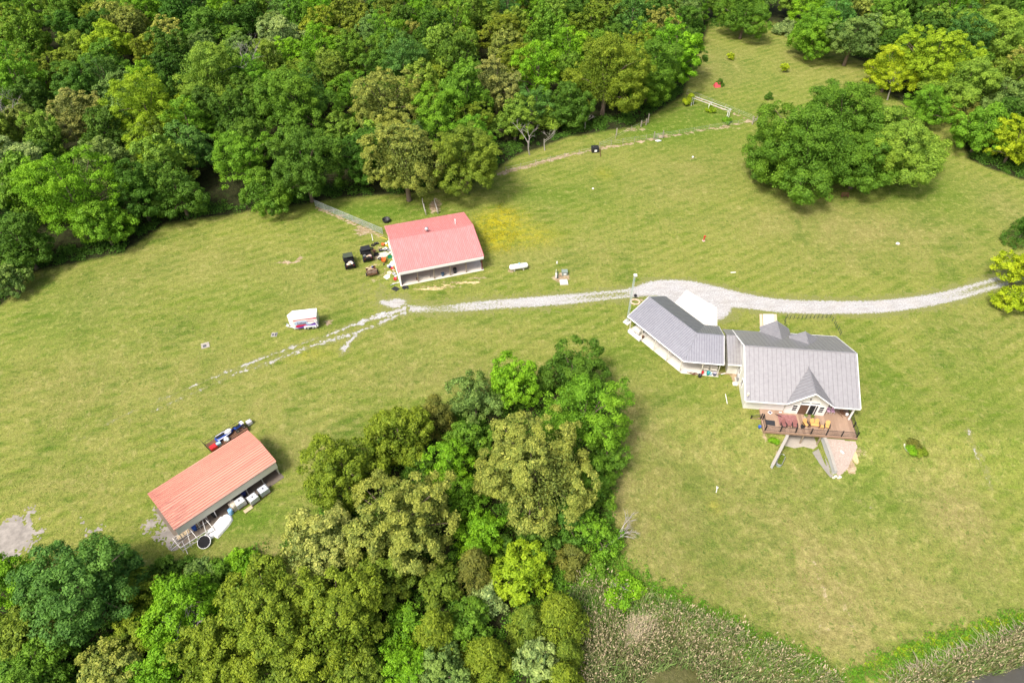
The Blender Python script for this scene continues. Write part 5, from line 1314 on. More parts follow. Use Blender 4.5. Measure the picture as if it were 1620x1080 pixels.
def decal(name, col): return mat(name, col, .4, var=.1)
p0, p1 = at(467.5, 523.5), at(505, 519.5)
tr = thing('cargo_trailer', 'white enclosed cargo trailer with red and purple graphics on its side', 'trailer', p1, heading(p1, p0))
TL, TW, TH = 3.75, 2.0, 2.15          # local x runs forward to the nose, the far side is at y = -TW
body = [(0, 0), (TL, 0), (TL + .75, -TW / 2), (TL, -TW), (0, -TW)]
b = MB().prism(body, .45, TH + .3); part('body', b, WHITE, tr)
part('roof', MB().prism([(-.02, .02), (TL, .02), (TL + .78, -TW / 2), (TL, -TW - .02), (-.02, -TW - .02)], TH + .303, TH + .36), mat('white_roof_sheet', (.84, .84, .84), .4, var=.03), tr)
for xx in (.85, 1.65): wheel(tr, (xx, .0 - .06, .33), .33, .2); wheel(tr, (xx, -TW + .06, .33), .33, .2)
b = MB(); 
for i in range(9):
    a0 = math.pi * i / 8; b.box((1.25 - math.cos(a0) * .85, .06, .42 + math.sin(a0) * .38), (.22, .16, .06), 0)
b.slab(.3, 2.2, .0, .14, .60, .82); part('fender', b, WHITE, tr)
part('tongue', MB().bar((TL, -.3, .42), (TL + 1.35, -TW / 2, .42), .09).bar((TL, -TW + .3, .42), (TL + 1.35, -TW / 2, .42), .09), GALV, tr)
part('jack', MB().tube([(TL + 1.1, -TW / 2, .05), (TL + 1.1, -TW / 2, .85)], .04, 6).box((TL + 1.1, -TW / 2 + .15, .85), (.2, .25, .08)), SILVER, tr)
part('propane_bottle', MB().lathe([(.05, .46), (.15, .5), (.15, .82), (.06, .9)], 10, Matrix.Translation((TL + .95, -TW / 2 + .28, 0))), WHITE, tr)
def side_plate(name, pts, m, o_=.004): part(name, MB().add([(x_, o_ - .002, z_) for x_, z_ in pts] + [(x_, o_ + .004, z_) for x_, z_ in pts], [tuple(range(len(pts)))[::-1], tuple(range(len(pts), 2 * len(pts)))] + [(i, (i + 1) % len(pts), len(pts) + (i + 1) % len(pts), len(pts) + i) for i in range(len(pts))]), m, tr)
side_plate('graphic', [(.02, .47), (3.0, .47), (3.6, .75), (3.2, 1.0), (2.0, .95), (.02, 1.5)], decal('purple_vinyl', (.13, .05, .32)))
side_plate('graphic', [(.5, 1.45), (1.2, 1.05), (3.3, 1.0), (3.6, 1.6), (3.0, 1.95), (1.8, 1.95)], decal('pale_blue_vinyl', (.42, .52, .72)), .005)
side_plate('graphic', [(.02, 2.15), (.02, 2.4), (3.6, 2.2), (3.6, 2.02), (2.2, 2.18)], decal('red_vinyl', (.60, .02, .07)), .006)
side_plate('graphic', [(1.7, 1.05), (3.2, .72), (3.5, .95), (3.2, 1.18), (2.0, 1.25)], decal('red_vinyl', (.60, .02, .07)), .009)
side_plate('graphic', [(.55, 1.45), (.75, 1.25), (1.2, 1.22), (1.5, 1.4), (1.4, 1.62), (1.0, 1.7), (.65, 1.65)], WHITE, .012)
side_plate('graphic', [(.5, 1.75), (1.6, 1.9), (1.6, 1.78), (.5, 1.64)], decal('red_vinyl', (.60, .02, .07)), .012)
for i in range(7): side_plate('graphic', [(1.75 + i * .2, 1.2), (1.87 + i * .2, 1.2), (1.84 + i * .2, 1.72 - .06 * (i % 3)), (1.74 + i * .2, 1.66)], decal('dark_print', (.10, .07, .14)), .014)
side_plate('graphic', [(.02, .5), (.2, .5), (.45, 2.1), (.28, 2.12)], WHITE, .016)
part('door_frame', MB().slab(-.03, .02, -TW + .05, -.05, .5, TH + .25), GALV, tr)

def utv(px0, py0, px1, py1, label, canopy, load):
    p, q = at(px0, py0), at(px1, py1)
    rz = heading(p, q); c = (p + q) / 2
    t = thing('utility_vehicle', label, 'utility vehicle', (c.x, c.y, 0), rz, 'utility vehicles parked beside the red barn')
    t.scale = (1.15, 1.15, 1.1); part('chassis', MB().box((0, 0, .42), (2.7, 1.1, .22)), BLACK, t)
    part('hood', MB().prism([(-.68, .38), (-.60, .95), (.60, .95), (.68, .38)], .85, 1.45, Matrix.Rotation(math.pi / 2, 4, 'Z') @ Matrix.Rotation(math.pi / 2, 4, 'X')), PLASTIC_K, t)
    b = MB()
    for s_ in (-1, 1): b.box((1.12, s_ * .66, .68), (.75, .28, .08)); b.box((-1.0, s_ * .66, .68), (.75, .28, .08))
    part('fenders', b, PLASTIC_K, t)
    for xx in (1.05, -1.0):
        for s_ in (-1, 1): wheel(t, (xx, s_ * .66, .31), .31, .26, 'y', SILVER)
    part('seat', MB().box((-.05, 0, .78), (.55, 1.2, .16)).box((-.32, 0, 1.05), (.12, 1.2, .5)), mat('black_vinyl_seat', (.03, .03, .035), .5), t)
    b = MB()
    for s_ in (-1, 1):
        b.tube([(.78, s_ * .66, .85), (.45, s_ * .62, 1.82), (-.48, s_ * .62, 1.84), (-.55, s_ * .66, .7)], .03, 6)
    b.tube([(.45, -.62, 1.82), (.45, .62, 1.82)], .03, 6).tube([(-.48, -.62, 1.84), (-.48, .62, 1.84)], .03, 6); part('roll_cage', b, BLACK, t)
    part('canopy', MB().box((-.02, 0, 1.90), (1.1, 1.42, .09), bevel=.04), canopy, t)
    part('steering_wheel', MB().tube([(.42 + .05 * math.sin(a), .3 + .16 * math.cos(a), 1.1 + .14 * math.sin(a)) for a in np.linspace(0, 6.28, 9)], .015, 4), BLACK, t)
    b = MB().box((-.98, 0, .80), (1.05, 1.35, .05))
    for s_ in (-1, 1): b.box((-.98, s_ * .67, .95), (1.05, .05, .30))
    b.box((-.47, 0, .95), (.05, 1.35, .3)); b.box((-1.5, 0, .95), (.05, 1.35, .3)); part('cargo_bed', b, PLASTIC_K, t)
    for s_ in (-1, 1): part('tail_light', MB().box((-1.535, s_ * .5, .95), (.02, .12, .08)), REDP, t)
    rg = random.Random(int(px0)); 
    for i in range(load):
        m_ = rg.choice((LUMBER, WHITE, CREAMP, SILVER, mat('pink_cardboard', (.55, .40, .34), .8), BLUEP if i == 0 else LUMBER))
        part('load', MB().box((-.98 + rg.uniform(-.35, .35), rg.uniform(-.45, .45), .86 + rg.uniform(.02, .14)), (rg.uniform(.15, .45), rg.uniform(.15, .4), rg.uniform(.08, .2)), rg.uniform(0, 3)), m_, t)
utv(584.5, 417, 577, 397, 'black utility vehicle with solid black roof, the one nearer the barn', PLASTIC_K, 6)
utv(555.5, 426.5, 551, 410, 'dark utility vehicle with green roof and full cargo bed on the lawn side', mat('dark_green_canvas', (.055, .07, .045), .8), 10)
# small trailer heaped with logs
p, q = at(583, 438), at(594.5, 435.5)
t = thing('utility_trailer', 'small trailer heaped with split logs and boards beside the utility vehicles', 'trailer', (at(588.5, 433).x, at(588.5, 433).y, 0), heading(p, q))
part('bed', MB().box((0, 0, .5), (1.7, 1.9, .08)), BROWN, t)
b = MB()
for s_ in (-1, 1): b.box((s_ * .83, 0, .68), (.05, 1.9, .3)); b.box((0, s_ * .93, .68), (1.7, .05, .3))
part('side_rails', b, BROWN, t)
for s_ in (-1, 1): wheel(t, (s_ * .98, -.2, .3), .3, .2, 'x')
part('tongue', MB().bar((0, .95, .45), (0, 1.7, .42), .07), BLACK, t)
rg = random.Random(3)
LOGM = mat('split_log', (.17, .12, .085), .9, var=.4)
for i in range(16):
    a0 = rg.uniform(-.25, .25); c_ = Vector((rg.uniform(-.6, .6), -.85 + .085 * (i % 8) * 1.3, .66 + .17 * (i // 8))); d_ = Vector((math.cos(a0), math.sin(a0) * .3, 0)) * rg.uniform(.25, .4)
    part('log', MB().tube([c_ - d_, c_ + d_], rg.uniform(.08, .12), 7), LOGM, t)
for i in range(5): part('board', MB().box((rg.uniform(-.5, .3), .5 + rg.uniform(-.3, .3), .80 + i * .035), (rg.uniform(.6, 1.0), .16, .025), rg.uniform(-.5, .5)), LUMBER, t)
part('blue_tub', MB().lathe([(.12, .72), (.17, 1.0), (.15, 1.0), (.10, .76)], 10, Matrix.Translation((.35, .8, 0))), BLUEP, t)

# ------------------------------------------------------------------ yard things
def propane():
    p, q = at(808, 428.5), at(833, 425.0); c = (p + q) / 2; rz = heading(p, q); L_ = 1.35
    t = thing('propane_tank', 'white horizontal propane tank on the lawn right of the red barn', 'tank', (c.x, c.y, 0), rz)
    prof = [(.02, -L_ - .34), (.25, -L_ - .27), (.40, -L_ - .14), (.48, -L_)] + [(.48, L_), (.40, L_ + .14), (.25, L_ + .27), (.02, L_ + .34)]
    part('shell', MB().lathe(prof, 18, Matrix.Translation((0, 0, .78)) @ Matrix.Rotation(math.pi / 2, 4, 'Y')), WHITE, t, True)
    part('dome_lid', MB().lathe([(.2, 1.2), (.2, 1.36), (.14, 1.42), (.02, 1.44)], 12, Matrix.Translation((.1, 0, 0))), mat('pale_blue_lid', (.25, .45, .68), .4), t)
    for s_ in (-.8, .8): part('foot', MB().slab(s_ - .1, s_ + .1, -.35, .35, 0, .36), CON, t)
propane()
pad = at(888, 440)
def box_thing(name, label, cat, loc, rz, dims, m, extra=None, group=None):
    t = thing(name, label, cat, loc, rz, group); part('cabinet', MB().box((0, 0, dims[2] / 2), dims, bevel=.03), m, t)
    part('lid', MB().box((0, 0, dims[2] + .03), (dims[0] + .08, dims[1] + .08, .06), bevel=.02), extra or m, t); return t
p = at(893, 434); t = box_thing('transformer', 'green grey transformer cabinet at the back of the small dirt patch', 'transformer', (p.x, p.y, 0), .05, (.95, .8, .75), mat('green_grey_paint', (.22, .27, .24), .5))
part('label_plate', MB().slab(-.2, .25, -.41, -.404, .2, .55), WHITE, t)
p = at(892, 447); t = thing('concrete_pad', 'white square well lid slab in front of the green grey cabinet', 'concrete pad', (p.x, p.y, 0), .08)
part('slab', MB().box((0, 0, .12), (1.25, 1.15, .3), bevel=.03), CON_W, t); part('skirt', MB().box((0, 0, .04), (1.4, 1.3, .12)), CON, t)
p = at(882, 440); t = thing('meter_post', 'dark meter post with white box on the small dirt patch', 'post', (p.x, p.y, 0))
part('post', MB().slab(-.09, .09, -.09, .09, -.1, 1.5), mat('dark_green_paint', (.035, .06, .05), .6), t); part('meter_box', MB().slab(-.42, -.12, -.16, .1, .15, 1.05), mat('pale_box', (.68, .68, .67), .5), t)
part('pipe', MB().tube([(-.3, .1, 0), (-.3, .1, 1.8)], .04, 6), TRIM, t)
p = at(881, 417); single('marker_stake', MB().slab(-.12, .12, -.03, .03, -.1, .5).slab(-.03, .03, -.03, .03, -.3, 0), WHITE, 'tiny white marker stake in the grass behind the meter post', 'marker', p)

p = at(325, 547); t = thing('septic_lid', 'broken pale concrete lid lying in the left lawn', 'concrete lid', p, .4)
part('slab', MB().slab(-.6, .6, -.5, .5, -.1, .07), concrete('weathered_lid', (.36, .33, .29), .2, .5), t); part('opening', MB().slab(-.35, .15, -.3, .2, .073, .09), mat('dark_hole', (.08, .085, .09)), t); part('raised_edge', MB().slab(-.6, .55, .38, .5, .07, .2), CON, t)
p = at(434, 529.5); t = thing('septic_lid', 'square grey concrete lid with two dark openings near the cargo trailer', 'concrete lid', p, .05)
part('slab', MB().slab(-.45, .45, -.45, .45, -.1, .09), concrete('grey_lid', (.33, .31, .28), .2, .5), t); part('opening', MB().slab(-.3, -.02, -.25, .15, .093, .11), mat('dark_hole', (.08, .085, .09)), t); part('opening', MB().slab(.12, .38, -.35, .3, .093, .11), mat('dark_hole', (.08, .085, .09)), t)

# light tower
p = at(992, 510); t = thing('light_tower', 'tall slim lattice light tower on a white square pad beside the garage', 'light tower', (p.x, p.y, 0))
part('pad', MB().prism([(-.7, 0), (0, -.75), (.7, 0), (0, .75)], -.1, .16), CON_W, t)
b = MB(); HT = 9.6; legs = [(.17 * math.cos(a), .17 * math.sin(a)) for a in (1.57, 3.66, 5.76)]
for lx, ly in legs: b.tube([(lx, ly, .1), (lx * .75, ly * .75, HT)], .032, 5)
for i in range(32):
    z0 = .2 + i * .29
    for j in range(3):
        a_, c_ = legs[j], legs[(j + 1) % 3]; b.tube([(a_[0] * .9, a_[1] * .9, z0), (c_[0] * .9, c_[1] * .9, z0 + .29)], .014, 4, False)
part('lattice', b, mat('pale_galvanised', (.50, .58, .57), .5, .3), t)
part('lamp_head', MB().box((.1, 0, HT + .12), (.5, .42, .3), bevel=.05), WHITE, t)

# flat pieces near the barn corner
for px_, py_, rz_, lab in ((625.5, 457, 1.05, 'black rubber mat lying on the grass by the barn corner'), (641, 455, .3, 'torn black rubber mat against the front corner of the barn')):
    p = at(px_, py_); b = MB().prism([(-.5, -.55), (.45, -.6), (.5, .5), (-.4, .6)] if rz_ > 1 else [(-.6, -.1), (-.2, -.5), (.1, -.3), (.5, -.55), (.6, .3), (-.3, .55)], .0, .035); single('rubber_mat', b, PLASTIC_K, lab, 'mat', (p.x, p.y, .015), rz_)

def bucket(name, loc, r, h, m, label, cat='bucket', group=None, lid=None):
    t = thing(name, label, cat, loc, 0, group); part('body', MB().lathe([(r * .8, 0), (r * .95, h * .5), (r, h), (r * .92, h), (r * .78, .04)], 12), m, t, True)
    part('rim', MB().tube([(r * math.cos(a), r * math.sin(a), h) for a in np.linspace(0, 6.2832, 13)], .02, 5), m, t)
    if lid: part('lid', MB().lathe([(r * 1.02, h), (r * 1.02, h + .05), (.02, h + .07)], 12), lid, t)
    return t
def bw(x_, y_): 
    c_, s_ = math.cos(RA_), math.sin(RA_); return (RB0.x + x_ * c_ - y_ * s_, RB0.y + x_ * s_ + y_ * c_)
bucket('bucket', (*bw(7.5, .75), .08), .27, .6, mat('slate_blue_plastic', (.05, .10, .17), .5), 'slate blue bucket on the barn porch next to the middle post')
bucket('trash_can', (*bw(9.7, .9), .08), .32, .9, PLASTIC_K, 'black trash can on the barn porch', 'trash can', None, PLASTIC_K)
bucket('flower_pot', (*bw(3.1, 1.0), .08), .2, .35, BROWN, 'dark pot on the barn porch beside the second post', 'pot')
single('feed_trough', MB().slab(-.9, .9, -.2, .2, 0, .05).slab(-.9, .9, -.22, -.18, 0, .3).slab(-.9, .9, .18, .22, 0, .3).slab(-.92, -.88, -.22, .22, 0, .3).slab(.88, .92, -.22, .22, 0, .3), CON_P, 'long pale trough lying on the barn porch floor', 'trough', (*bw(4.4, 1.1), .083), RA_)

# clutter on the left side of the barn: every piece its own thing
def pile(px_, py_, kind, m, label, s_=1.0, rz_=None):
    p = at(px_, py_); rz_ = random.uniform(0, 3) if rz_ is None else rz_; loc = (p.x, p.y, 0)
    if kind == 'tub': return bucket('tub', loc, .3 * s_, .35 * s_, m, label, 'tub')
    if kind == 'bucket': return bucket('bucket', loc, .2 * s_, .42 * s_, m, label)
    if kind == 'crate':
        t = thing('crate', label, 'crate', loc, rz_); b = MB().slab(-.35 * s_, .35 * s_, -.25 * s_, .25 * s_, 0, .04)
        part('base', b, m, t); b = MB()
        for sx_ in (-1, 1): b.slab(sx_ * .35 * s_ - .02, sx_ * .35 * s_ + .02, -.25 * s_, .25 * s_, .04, .38 * s_); b.slab(-.35 * s_, .35 * s_, sx_ * .25 * s_ - .02, sx_ * .25 * s_ + .02, .042, .378 * s_)
        part('sides', b, m, t); return t
    if kind == 'tyre':
        t = thing('tyre', label, 'tyre', loc, rz_); part('tread', MB().tube([(.26 * math.cos(a), .26 * math.sin(a), .12) for a in np.linspace(0, 6.2832, 15)], .11, 7), RUBBER, t); return t
    if kind == 'sheet': return single('board', MB().box((0, 0, .05), (1.3 * s_, .7 * s_, .04)), m, label, 'board', loc, rz_)
    if kind == 'slab': return single('stone_slab', MB().prism([(-.5 * s_, -.3 * s_), (.1, -.42 * s_), (.52 * s_, -.1), (.35 * s_, .36 * s_), (-.3 * s_, .4 * s_)], 0, .08), m, label, 'stone', loc, rz_)
    if kind == 'bag': return single('bag', MB().blob((0, 0, .16 * s_), (.38 * s_, .26 * s_, .17 * s_), int(px_ * py_), 10, 6, .18), m, label, 'bag', loc, rz_, smooth=True)
    if kind == 'pipe': return single('pipe', MB().tube([(-.9 * s_, 0, .06), (.9 * s_, 0, .06)], .05, 7), m, label, 'pipe', loc, rz_)
pile(606, 388, 'tub', ORANGE, 'orange tub at the top of the clutter beside the barn', 1.0)
pile(612, 388.5, 'bag', mat('yellow_sack', (.62, .42, .03), .7), 'yellow sack beside the orange tub', .8)
pile(611, 387, 'bucket', WHITE, 'white bucket among the orange pieces by the barn', .9)
pile(605, 395, 'sheet', WHITE, 'white board lying in the clutter by the barn wall', .9, .3)
pile(611, 394, 'bag', WHITE, 'white sack on the heap below the orange tub', 1.0)
pile(602.5, 397, 'crate', PLASTIC_K, 'black crate in the clutter, left of the grey tub', .9)
pile(609, 396.5, 'tub', mat('dark_grey_plastic', (.12, .12, .125), .6), 'dark grey tub in the clutter by the barn', .9)
pile(615, 397, 'crate', mat('mid_grey_plastic', (.30, .30, .30), .6), 'mid grey crate against the barn wall', .9)
pile(617, 401, 'bag', CON_P, 'grey sack against the barn wall', .9)
pile(617, 407.5, 'crate', mat('green_plastic', (.02, .25, .13), .5), 'green crate against the barn wall', 1.0, .25)
pile(606, 404, 'slab', CON, 'large flat pale stone in the middle of the clutter', 2.2, .4)
pile(590, 388.5, 'tyre', RUBBER, 'old tyre, topmost of the row left of the clutter')
pile(594, 387, 'bucket', PLASTIC_K, 'black bucket beside the topmost tyre', 1.0)
pile(588, 394, 'tyre', RUBBER, 'old tyre below the topmost one beside the big utility vehicle')
pile(592, 398, 'tub', BROWN, 'brown tub below the old tyres', .9)
pile(597, 386, 'tub', PLASTIC_K, 'black tub at the upper left corner of the clutter', .8)
pile(595.5, 404, 'crate', PLASTIC_K, 'tall black bin standing in front of the big utility vehicle', 1.1, .1)
pile(601, 410, 'tyre', RUBBER, 'black tyre leaning by the black bin')
pile(598.5, 409, 'bag', WHITE, 'small white bag beside the leaning tyre', .6)
pile(620, 418, 'sheet', WHITE, 'white sheet of plastic against the barn wall', 1.2, 1.3)
pile(614.5, 423, 'bucket', mat('pale_grey_plastic', (.6, .6, .62), .5), 'pale grey bucket near the white sheet', 1.1)
pile(617.5, 424, 'bucket', mat('navy_plastic', (.02, .03, .14), .5), 'navy bucket near the white sheet', 1.0)
pile(621, 426, 'tub', REDP, 'red tub against the lower barn wall', .9)
pile(623, 428, 'bag', mat('tan_sack', (.55, .38, .25), .8), 'tan sack beside the red tub', .8)
pile(616, 431.5, 'slab', TAN, 'tan flat stone below the buckets', 1.0)
pile(612.5, 438, 'slab', CON_P, 'grey flat stone near the lower end of the clutter', 1.3)
pile(623.5, 434, 'crate', mat('silver_grey_plastic', (.5, .5, .52), .5), 'silver grey crate near the barn front corner', .8)
pile(626, 437.5, 'bag', mat('pale_blue_sack', (.5, .55, .62), .7), 'pale blue sack by the barn front corner', .8)
pile(625.5, 442.5, 'tub', REDP, 'bright red tub at the barn front corner', 1.0)
pile(626, 448, 'pipe', WHITE, 'white pipe lying below the bright red tub', .7, .3)
pile(622, 450, 'pipe', SILVER, 'short metal pipe lying by the barn front corner', .6, .6)
# wheelbarrow
p = at(607.5, 415); t = thing('wheelbarrow', 'orange wheelbarrow in the middle of the barn side clutter', 'wheelbarrow', (p.x, p.y, 0), -1.5)
part('tray', MB().add([(-.45, -.3, .4), (.45, -.2, .4), (.45, .2, .4), (-.45, .3, .4), (-.6, -.42, .7), (.65, -.34, .72), (.65, .34, .72), (-.6, .42, .7)], [(0, 1, 2, 3), (0, 4, 5, 1), (1, 5, 6, 2), (2, 6, 7, 3), (3, 7, 4, 0)]), ORANGE, t)
wheel(t, (.75, 0, .2), .2, .09)
for s_ in (-1, 1): part('handle', MB().tube([(.75, s_ * .06, .25), (-.5, s_ * .25, .4), (-1.3, s_ * .3, .6)], .025, 5), LUMBER, t); part('leg', MB().tube([(-.35, s_ * .25, .4), (-.45, s_ * .27, .0)], .022, 5), BLACK, t)
p = at(609, 430); single('rake', MB().tube([(0, -.8, .05), (0, .8, .05)], .02, 5).slab(-.2, .2, .78, .84, .02, .08), LUMBER, 'wooden handled rake lying on the grass below the wheelbarrow', 'rake', p, .1)
p = at(610, 353.5); bucket('water_trough', (p.x + .1, p.y + .6, 0), .75, .6, PLASTIC_K, 'black round water trough half hidden behind the barn roof corner', 'trough')
single('pvc_pipe', MB().tube([(0, -1.0, .06), (0, 1.0, .06)], .05, 6), WHITE, 'white pipe lying on the bare patch above the clutter', 'pipe', at(589, 376), .25)
pile(607, 377, 'pipe', mat('yellow_paint', (.6, .5, .05), .6), 'yellow post lying in the weeds near the fence end', .9, -.5)

# ------------------------------------------------------------------ fences
FENCEM = mat('galvanised_fence', (.42, .47, .45), .5, .4)
def wire_fence(name, a, b_, n, h, label, m=FENCEM, post_m=None, mesh_step=.34, post_r=.03, wires=None):
    a, b_ = Vector(a), Vector(b_); L_ = (b_ - a).length; rz = heading(a, b_)
    t = thing(name, label, 'fence', a, rz)
    for i in range(n + 1):
        x_ = L_ * i / n; part('post', MB().tube([(x_, 0, -.2), (x_, 0, h + .05)], post_r, 6), post_m or m, t)
    if wires is None:
        part('top_rail', MB().tube([(0, 0, h), (L_, 0, h)], .025, 5), m, t)
        b = MB(); s_ = 0.0
        while s_ < L_ + h:
            for sg in (0, 1):
                x0, x1 = s_ - h, s_; z0, z1 = 0.03, h
                if x0 < 0: z0 += (0 - x0); x0 = 0
                if x1 > L_: z1 -= (x1 - L_); x1 = L_
                if x1 - x0 > .05:
                    p_, q_ = ((x0, z0), (x1, z1)) if sg == 0 else ((x0, h - z0 + .03), (x1, h - z1 + .03))
                    b.tube([(p_[0], 0, p_[1]), (q_[0], 0, q_[1])], .009, 3, False)
            s_ += mesh_step
        part('wire_mesh', b, m, t, kind='stuff')
    else:
        for z_ in wires: part('wire', MB().tube([(0, 0, z_), (L_, 0, z_)], .012, 4), m, t)
    return t
wire_fence('chain_link_fence', at(499, 326), at(606, 371), 7, 1.4, 'galvanised chain link fence running from the wood to the red barn', mesh_step=.16)
OLDP = mat('grey_fence_post', (.33, .29, .24), .9, var=.3)
wire_fence('wire_fence', at(800, 272), at(938, 240), 6, 1.2, 'thin wire fence along the worn line below the wood', wires=(.5, 1.0), post_m=OLDP, post_r=.045)
wire_fence('garden_fence', at(948, 233), at(1040, 219), 5, 1.2, 'wire garden fence from the black box to the garden gate', wires=(.4, .8, 1.15), post_m=OLDP, post_r=.045)
wire_fence('garden_fence', at(1050, 217), at(1190, 194), 6, 1.1, 'wire garden fence from the gate to the corner brace', wires=(.4, .8, 1.1), post_m=OLDP, post_r=.035)
wire_fence('garden_fence', at(1086, 148), at(1190, 190), 5, 1.1, 'wire garden fence along the upper side of the garden', wires=(.4, .8, 1.1), post_m=OLDP, post_r=.035)
wire_fence('garden_fence', at(948, 233), at(1022, 196), 3, 1.2, 'wire garden fence along the foot of the wood', wires=(.5, 1.0), post_m=OLDP, post_r=.045)
p, q = at(1034, 221), at(1048, 219); t = thing('garden_gate', 'wire garden gate between two grey posts with a pale sack at its foot', 'gate', p, heading(p, q)); L_ = (q - p).length
for x_ in (0, L_): part('post', MB().slab(x_ - .08, x_ + .08, -.08, .08, -.2, 1.9), OLDP, t)
b = MB().tube([(.1, 0, .15), (L_ - .1, 0, .15), (L_ - .1, 0, 1.3), (.1, 0, 1.3), (.1, 0, .15)], .025, 5)
part('frame', b, FENCEM, t); b = MB()
for i in range(7): b.tube([(.1, 0, .3 + i * .15), (L_ - .1, 0, .3 + i * .15)], .008, 3, False)
part('wire_mesh', b, FENCEM, t, kind='stuff')
single('feed_sack', MB().blob((0, 0, .12), (.75, .3, .14), 5), mat('white_sack', (.70, .72, .76), .6), 'pale sack lying at the foot of the garden gate', 'sack', at(1041, 223.5), .1, smooth=True)
p, q = at(1014, 201), at(1022, 198); t = thing('brace_post', 'pair of wooden brace posts with a crosspiece at the wood side of the garden', 'fence post', p, heading(p, q)); L_ = (q - p).length
for x_ in (0, L_): part('post', MB().slab(x_ - .1, x_ + .1, -.1, .1, -.2, 1.5), OLDP, t)
part('crosspiece', MB().bar((0, 0, .8), (L_, 0, .9), .09), mat('reddish_wood', (.36, .20, .14)), t)
single('fence_post', MB().slab(-.11, .11, -.11, .11, -.2, 2.0).slab(-.13, .13, -.13, .13, 2.0, 2.05), OLDP, 'tall pale post next to the brace posts at the garden', 'fence post', at(1025, 194))
single('fence_post', MB().slab(-.1, .1, -.1, .1, -.2, 1.6).slab(-.12, .12, -.12, .12, 1.6, 1.65), OLDP, 'single wooden post between the black box and the brace posts', 'fence post', at(975, 214))
p, q = at(1190, 197), at(1197, 191); t = thing('corner_brace', 'corner brace of weathered posts at the right end of the garden fence', 'fence post', p, heading(p, q)); L_ = (q - p).length
for x_, h_ in ((0, 1.9), (L_, 1.3)): part('post', MB().slab(x_ - .1, x_ + .1, -.1, .1, -.2, h_), OLDP, t)
part('rail', MB().bar((0, 0, 1.3), (L_, 0, .5), .08), mat('bleached_board', (.55, .52, .47)), t); part('rail', MB().bar((0, 0, .4), (L_, 0, .55), .08), mat('bleached_board', (.55, .52, .47)), t)
# white pergola
p, q = at(1094, 166), at(1152, 187); t = thing('grape_arbor', 'long white timber arbor with vines at its end in the garden', 'arbor', p, heading(p, q)); L_ = (q - p).length
for x_ in (0.15, L_ * .48, L_ - .15):
    for y_ in (-.45, .45): part('post', MB().slab(x_ - .07, x_ + .07, y_ - .07, y_ + .07, -.1, 1.9), WHITE, t)
for y_ in (-.5, .5): part('beam', MB().slab(-.2, L_ + .2, y_ - .03, y_ + .03, 1.9, 2.0), mat('weathered_white_timber', (.58, .57, .55), .8), t)
for x_ in (0.15, L_ * .48, L_ - .15): part('crossbeam', MB().slab(x_ - .04, x_ + .04, -.6, .6, 2.003, 2.08), mat('weathered_white_timber', (.58, .57, .55), .8), t)
hero(1091, 158, 18, 'shrub', 'lemon green', 'yellow green vine over the left end of the white arbor', 1.6, name='grape_vine', cat='vine', leaf=.18, dens=1.2)
hero(1125, 172, 14, 'shrub', 'yellow green', 'yellow green vine under the middle of the white arbor', 1.2, name='grape_vine', cat='vine', leaf=.18, dens=1.0)
hero(1150, 190, 16, 'shrub', 'fresh green', 'green weeds below the right end of the white arbor', .7, name='weed_clump', cat='weeds', leaf=.18, dens=1.0)
# black box with white panel
p = at(941, 240); t = thing('compost_bin', 'black bin with a white panel at the start of the garden fence', 'bin', p, .1)
part('body', MB().box((0, 0, .55), (1.5, 1.2, 1.1), bevel=.12), PLASTIC_K, t); part('lid', MB().box((0, 0, 1.14), (1.56, 1.26, .08), bevel=.03), PLASTIC_K, t); part('panel', MB().box((.05, -.61, .5), (.55, .03, .5)), WHITE, t)
single('leaning_post', MB().bar((0, 0, 0), (-.25, .2, 1.7), .12), BROWN, 'dark leaning post beside the black bin', 'post', at(950, 248))
# red play tent
p = at(1134, 137); t = thing('play_tent', 'small red tent on the upper clearing', 'tent', p, .15)
part('cover', MB().add([(-.75, -.7, 0), (.75, -.7, 0), (.75, .7, 0), (-.75, .7, 0), (-.65, 0, 1.05), (.65, 0, 1.05)], [(0, 1, 5, 4), (2, 3, 4, 5), (0, 4, 3), (1, 2, 5), (0, 3, 2, 1)]), mat('faded_red_canvas', (.55, .075, .085), .7), t)
part('pole', MB().tube([(-.65, 0, 0), (-.65, 0, 1.1)], .03, 5).tube([(.65, 0, 0), (.65, 0, 1.1)], .03, 5), BLACK, t)
# bench by the pair of trees
p = at(1336, 312); t = thing('bench', 'brown timber bench under the clump of trees on the upper lawn', 'bench', p, .02)
part('seat', MB().slab(-.7, .7, -.2, .2, .42, .48), BROWN, t); part('backrest', MB().slab(-.7, .7, .24, .29, .62, .9), BROWN, t)
for s_ in (-1, 1): part('leg', MB().slab(s_ * .6 - .05, s_ * .6 + .05, -.2, .3, 0, .42).slab(s_ * .6 - .05, s_ * .6 + .05, .2, .3, .42, .9), BROWN, t); part('armrest', MB().slab(s_ * .66 - .05, s_ * .66 + .05, -.22, .3, .64, .69), BROWN, t)
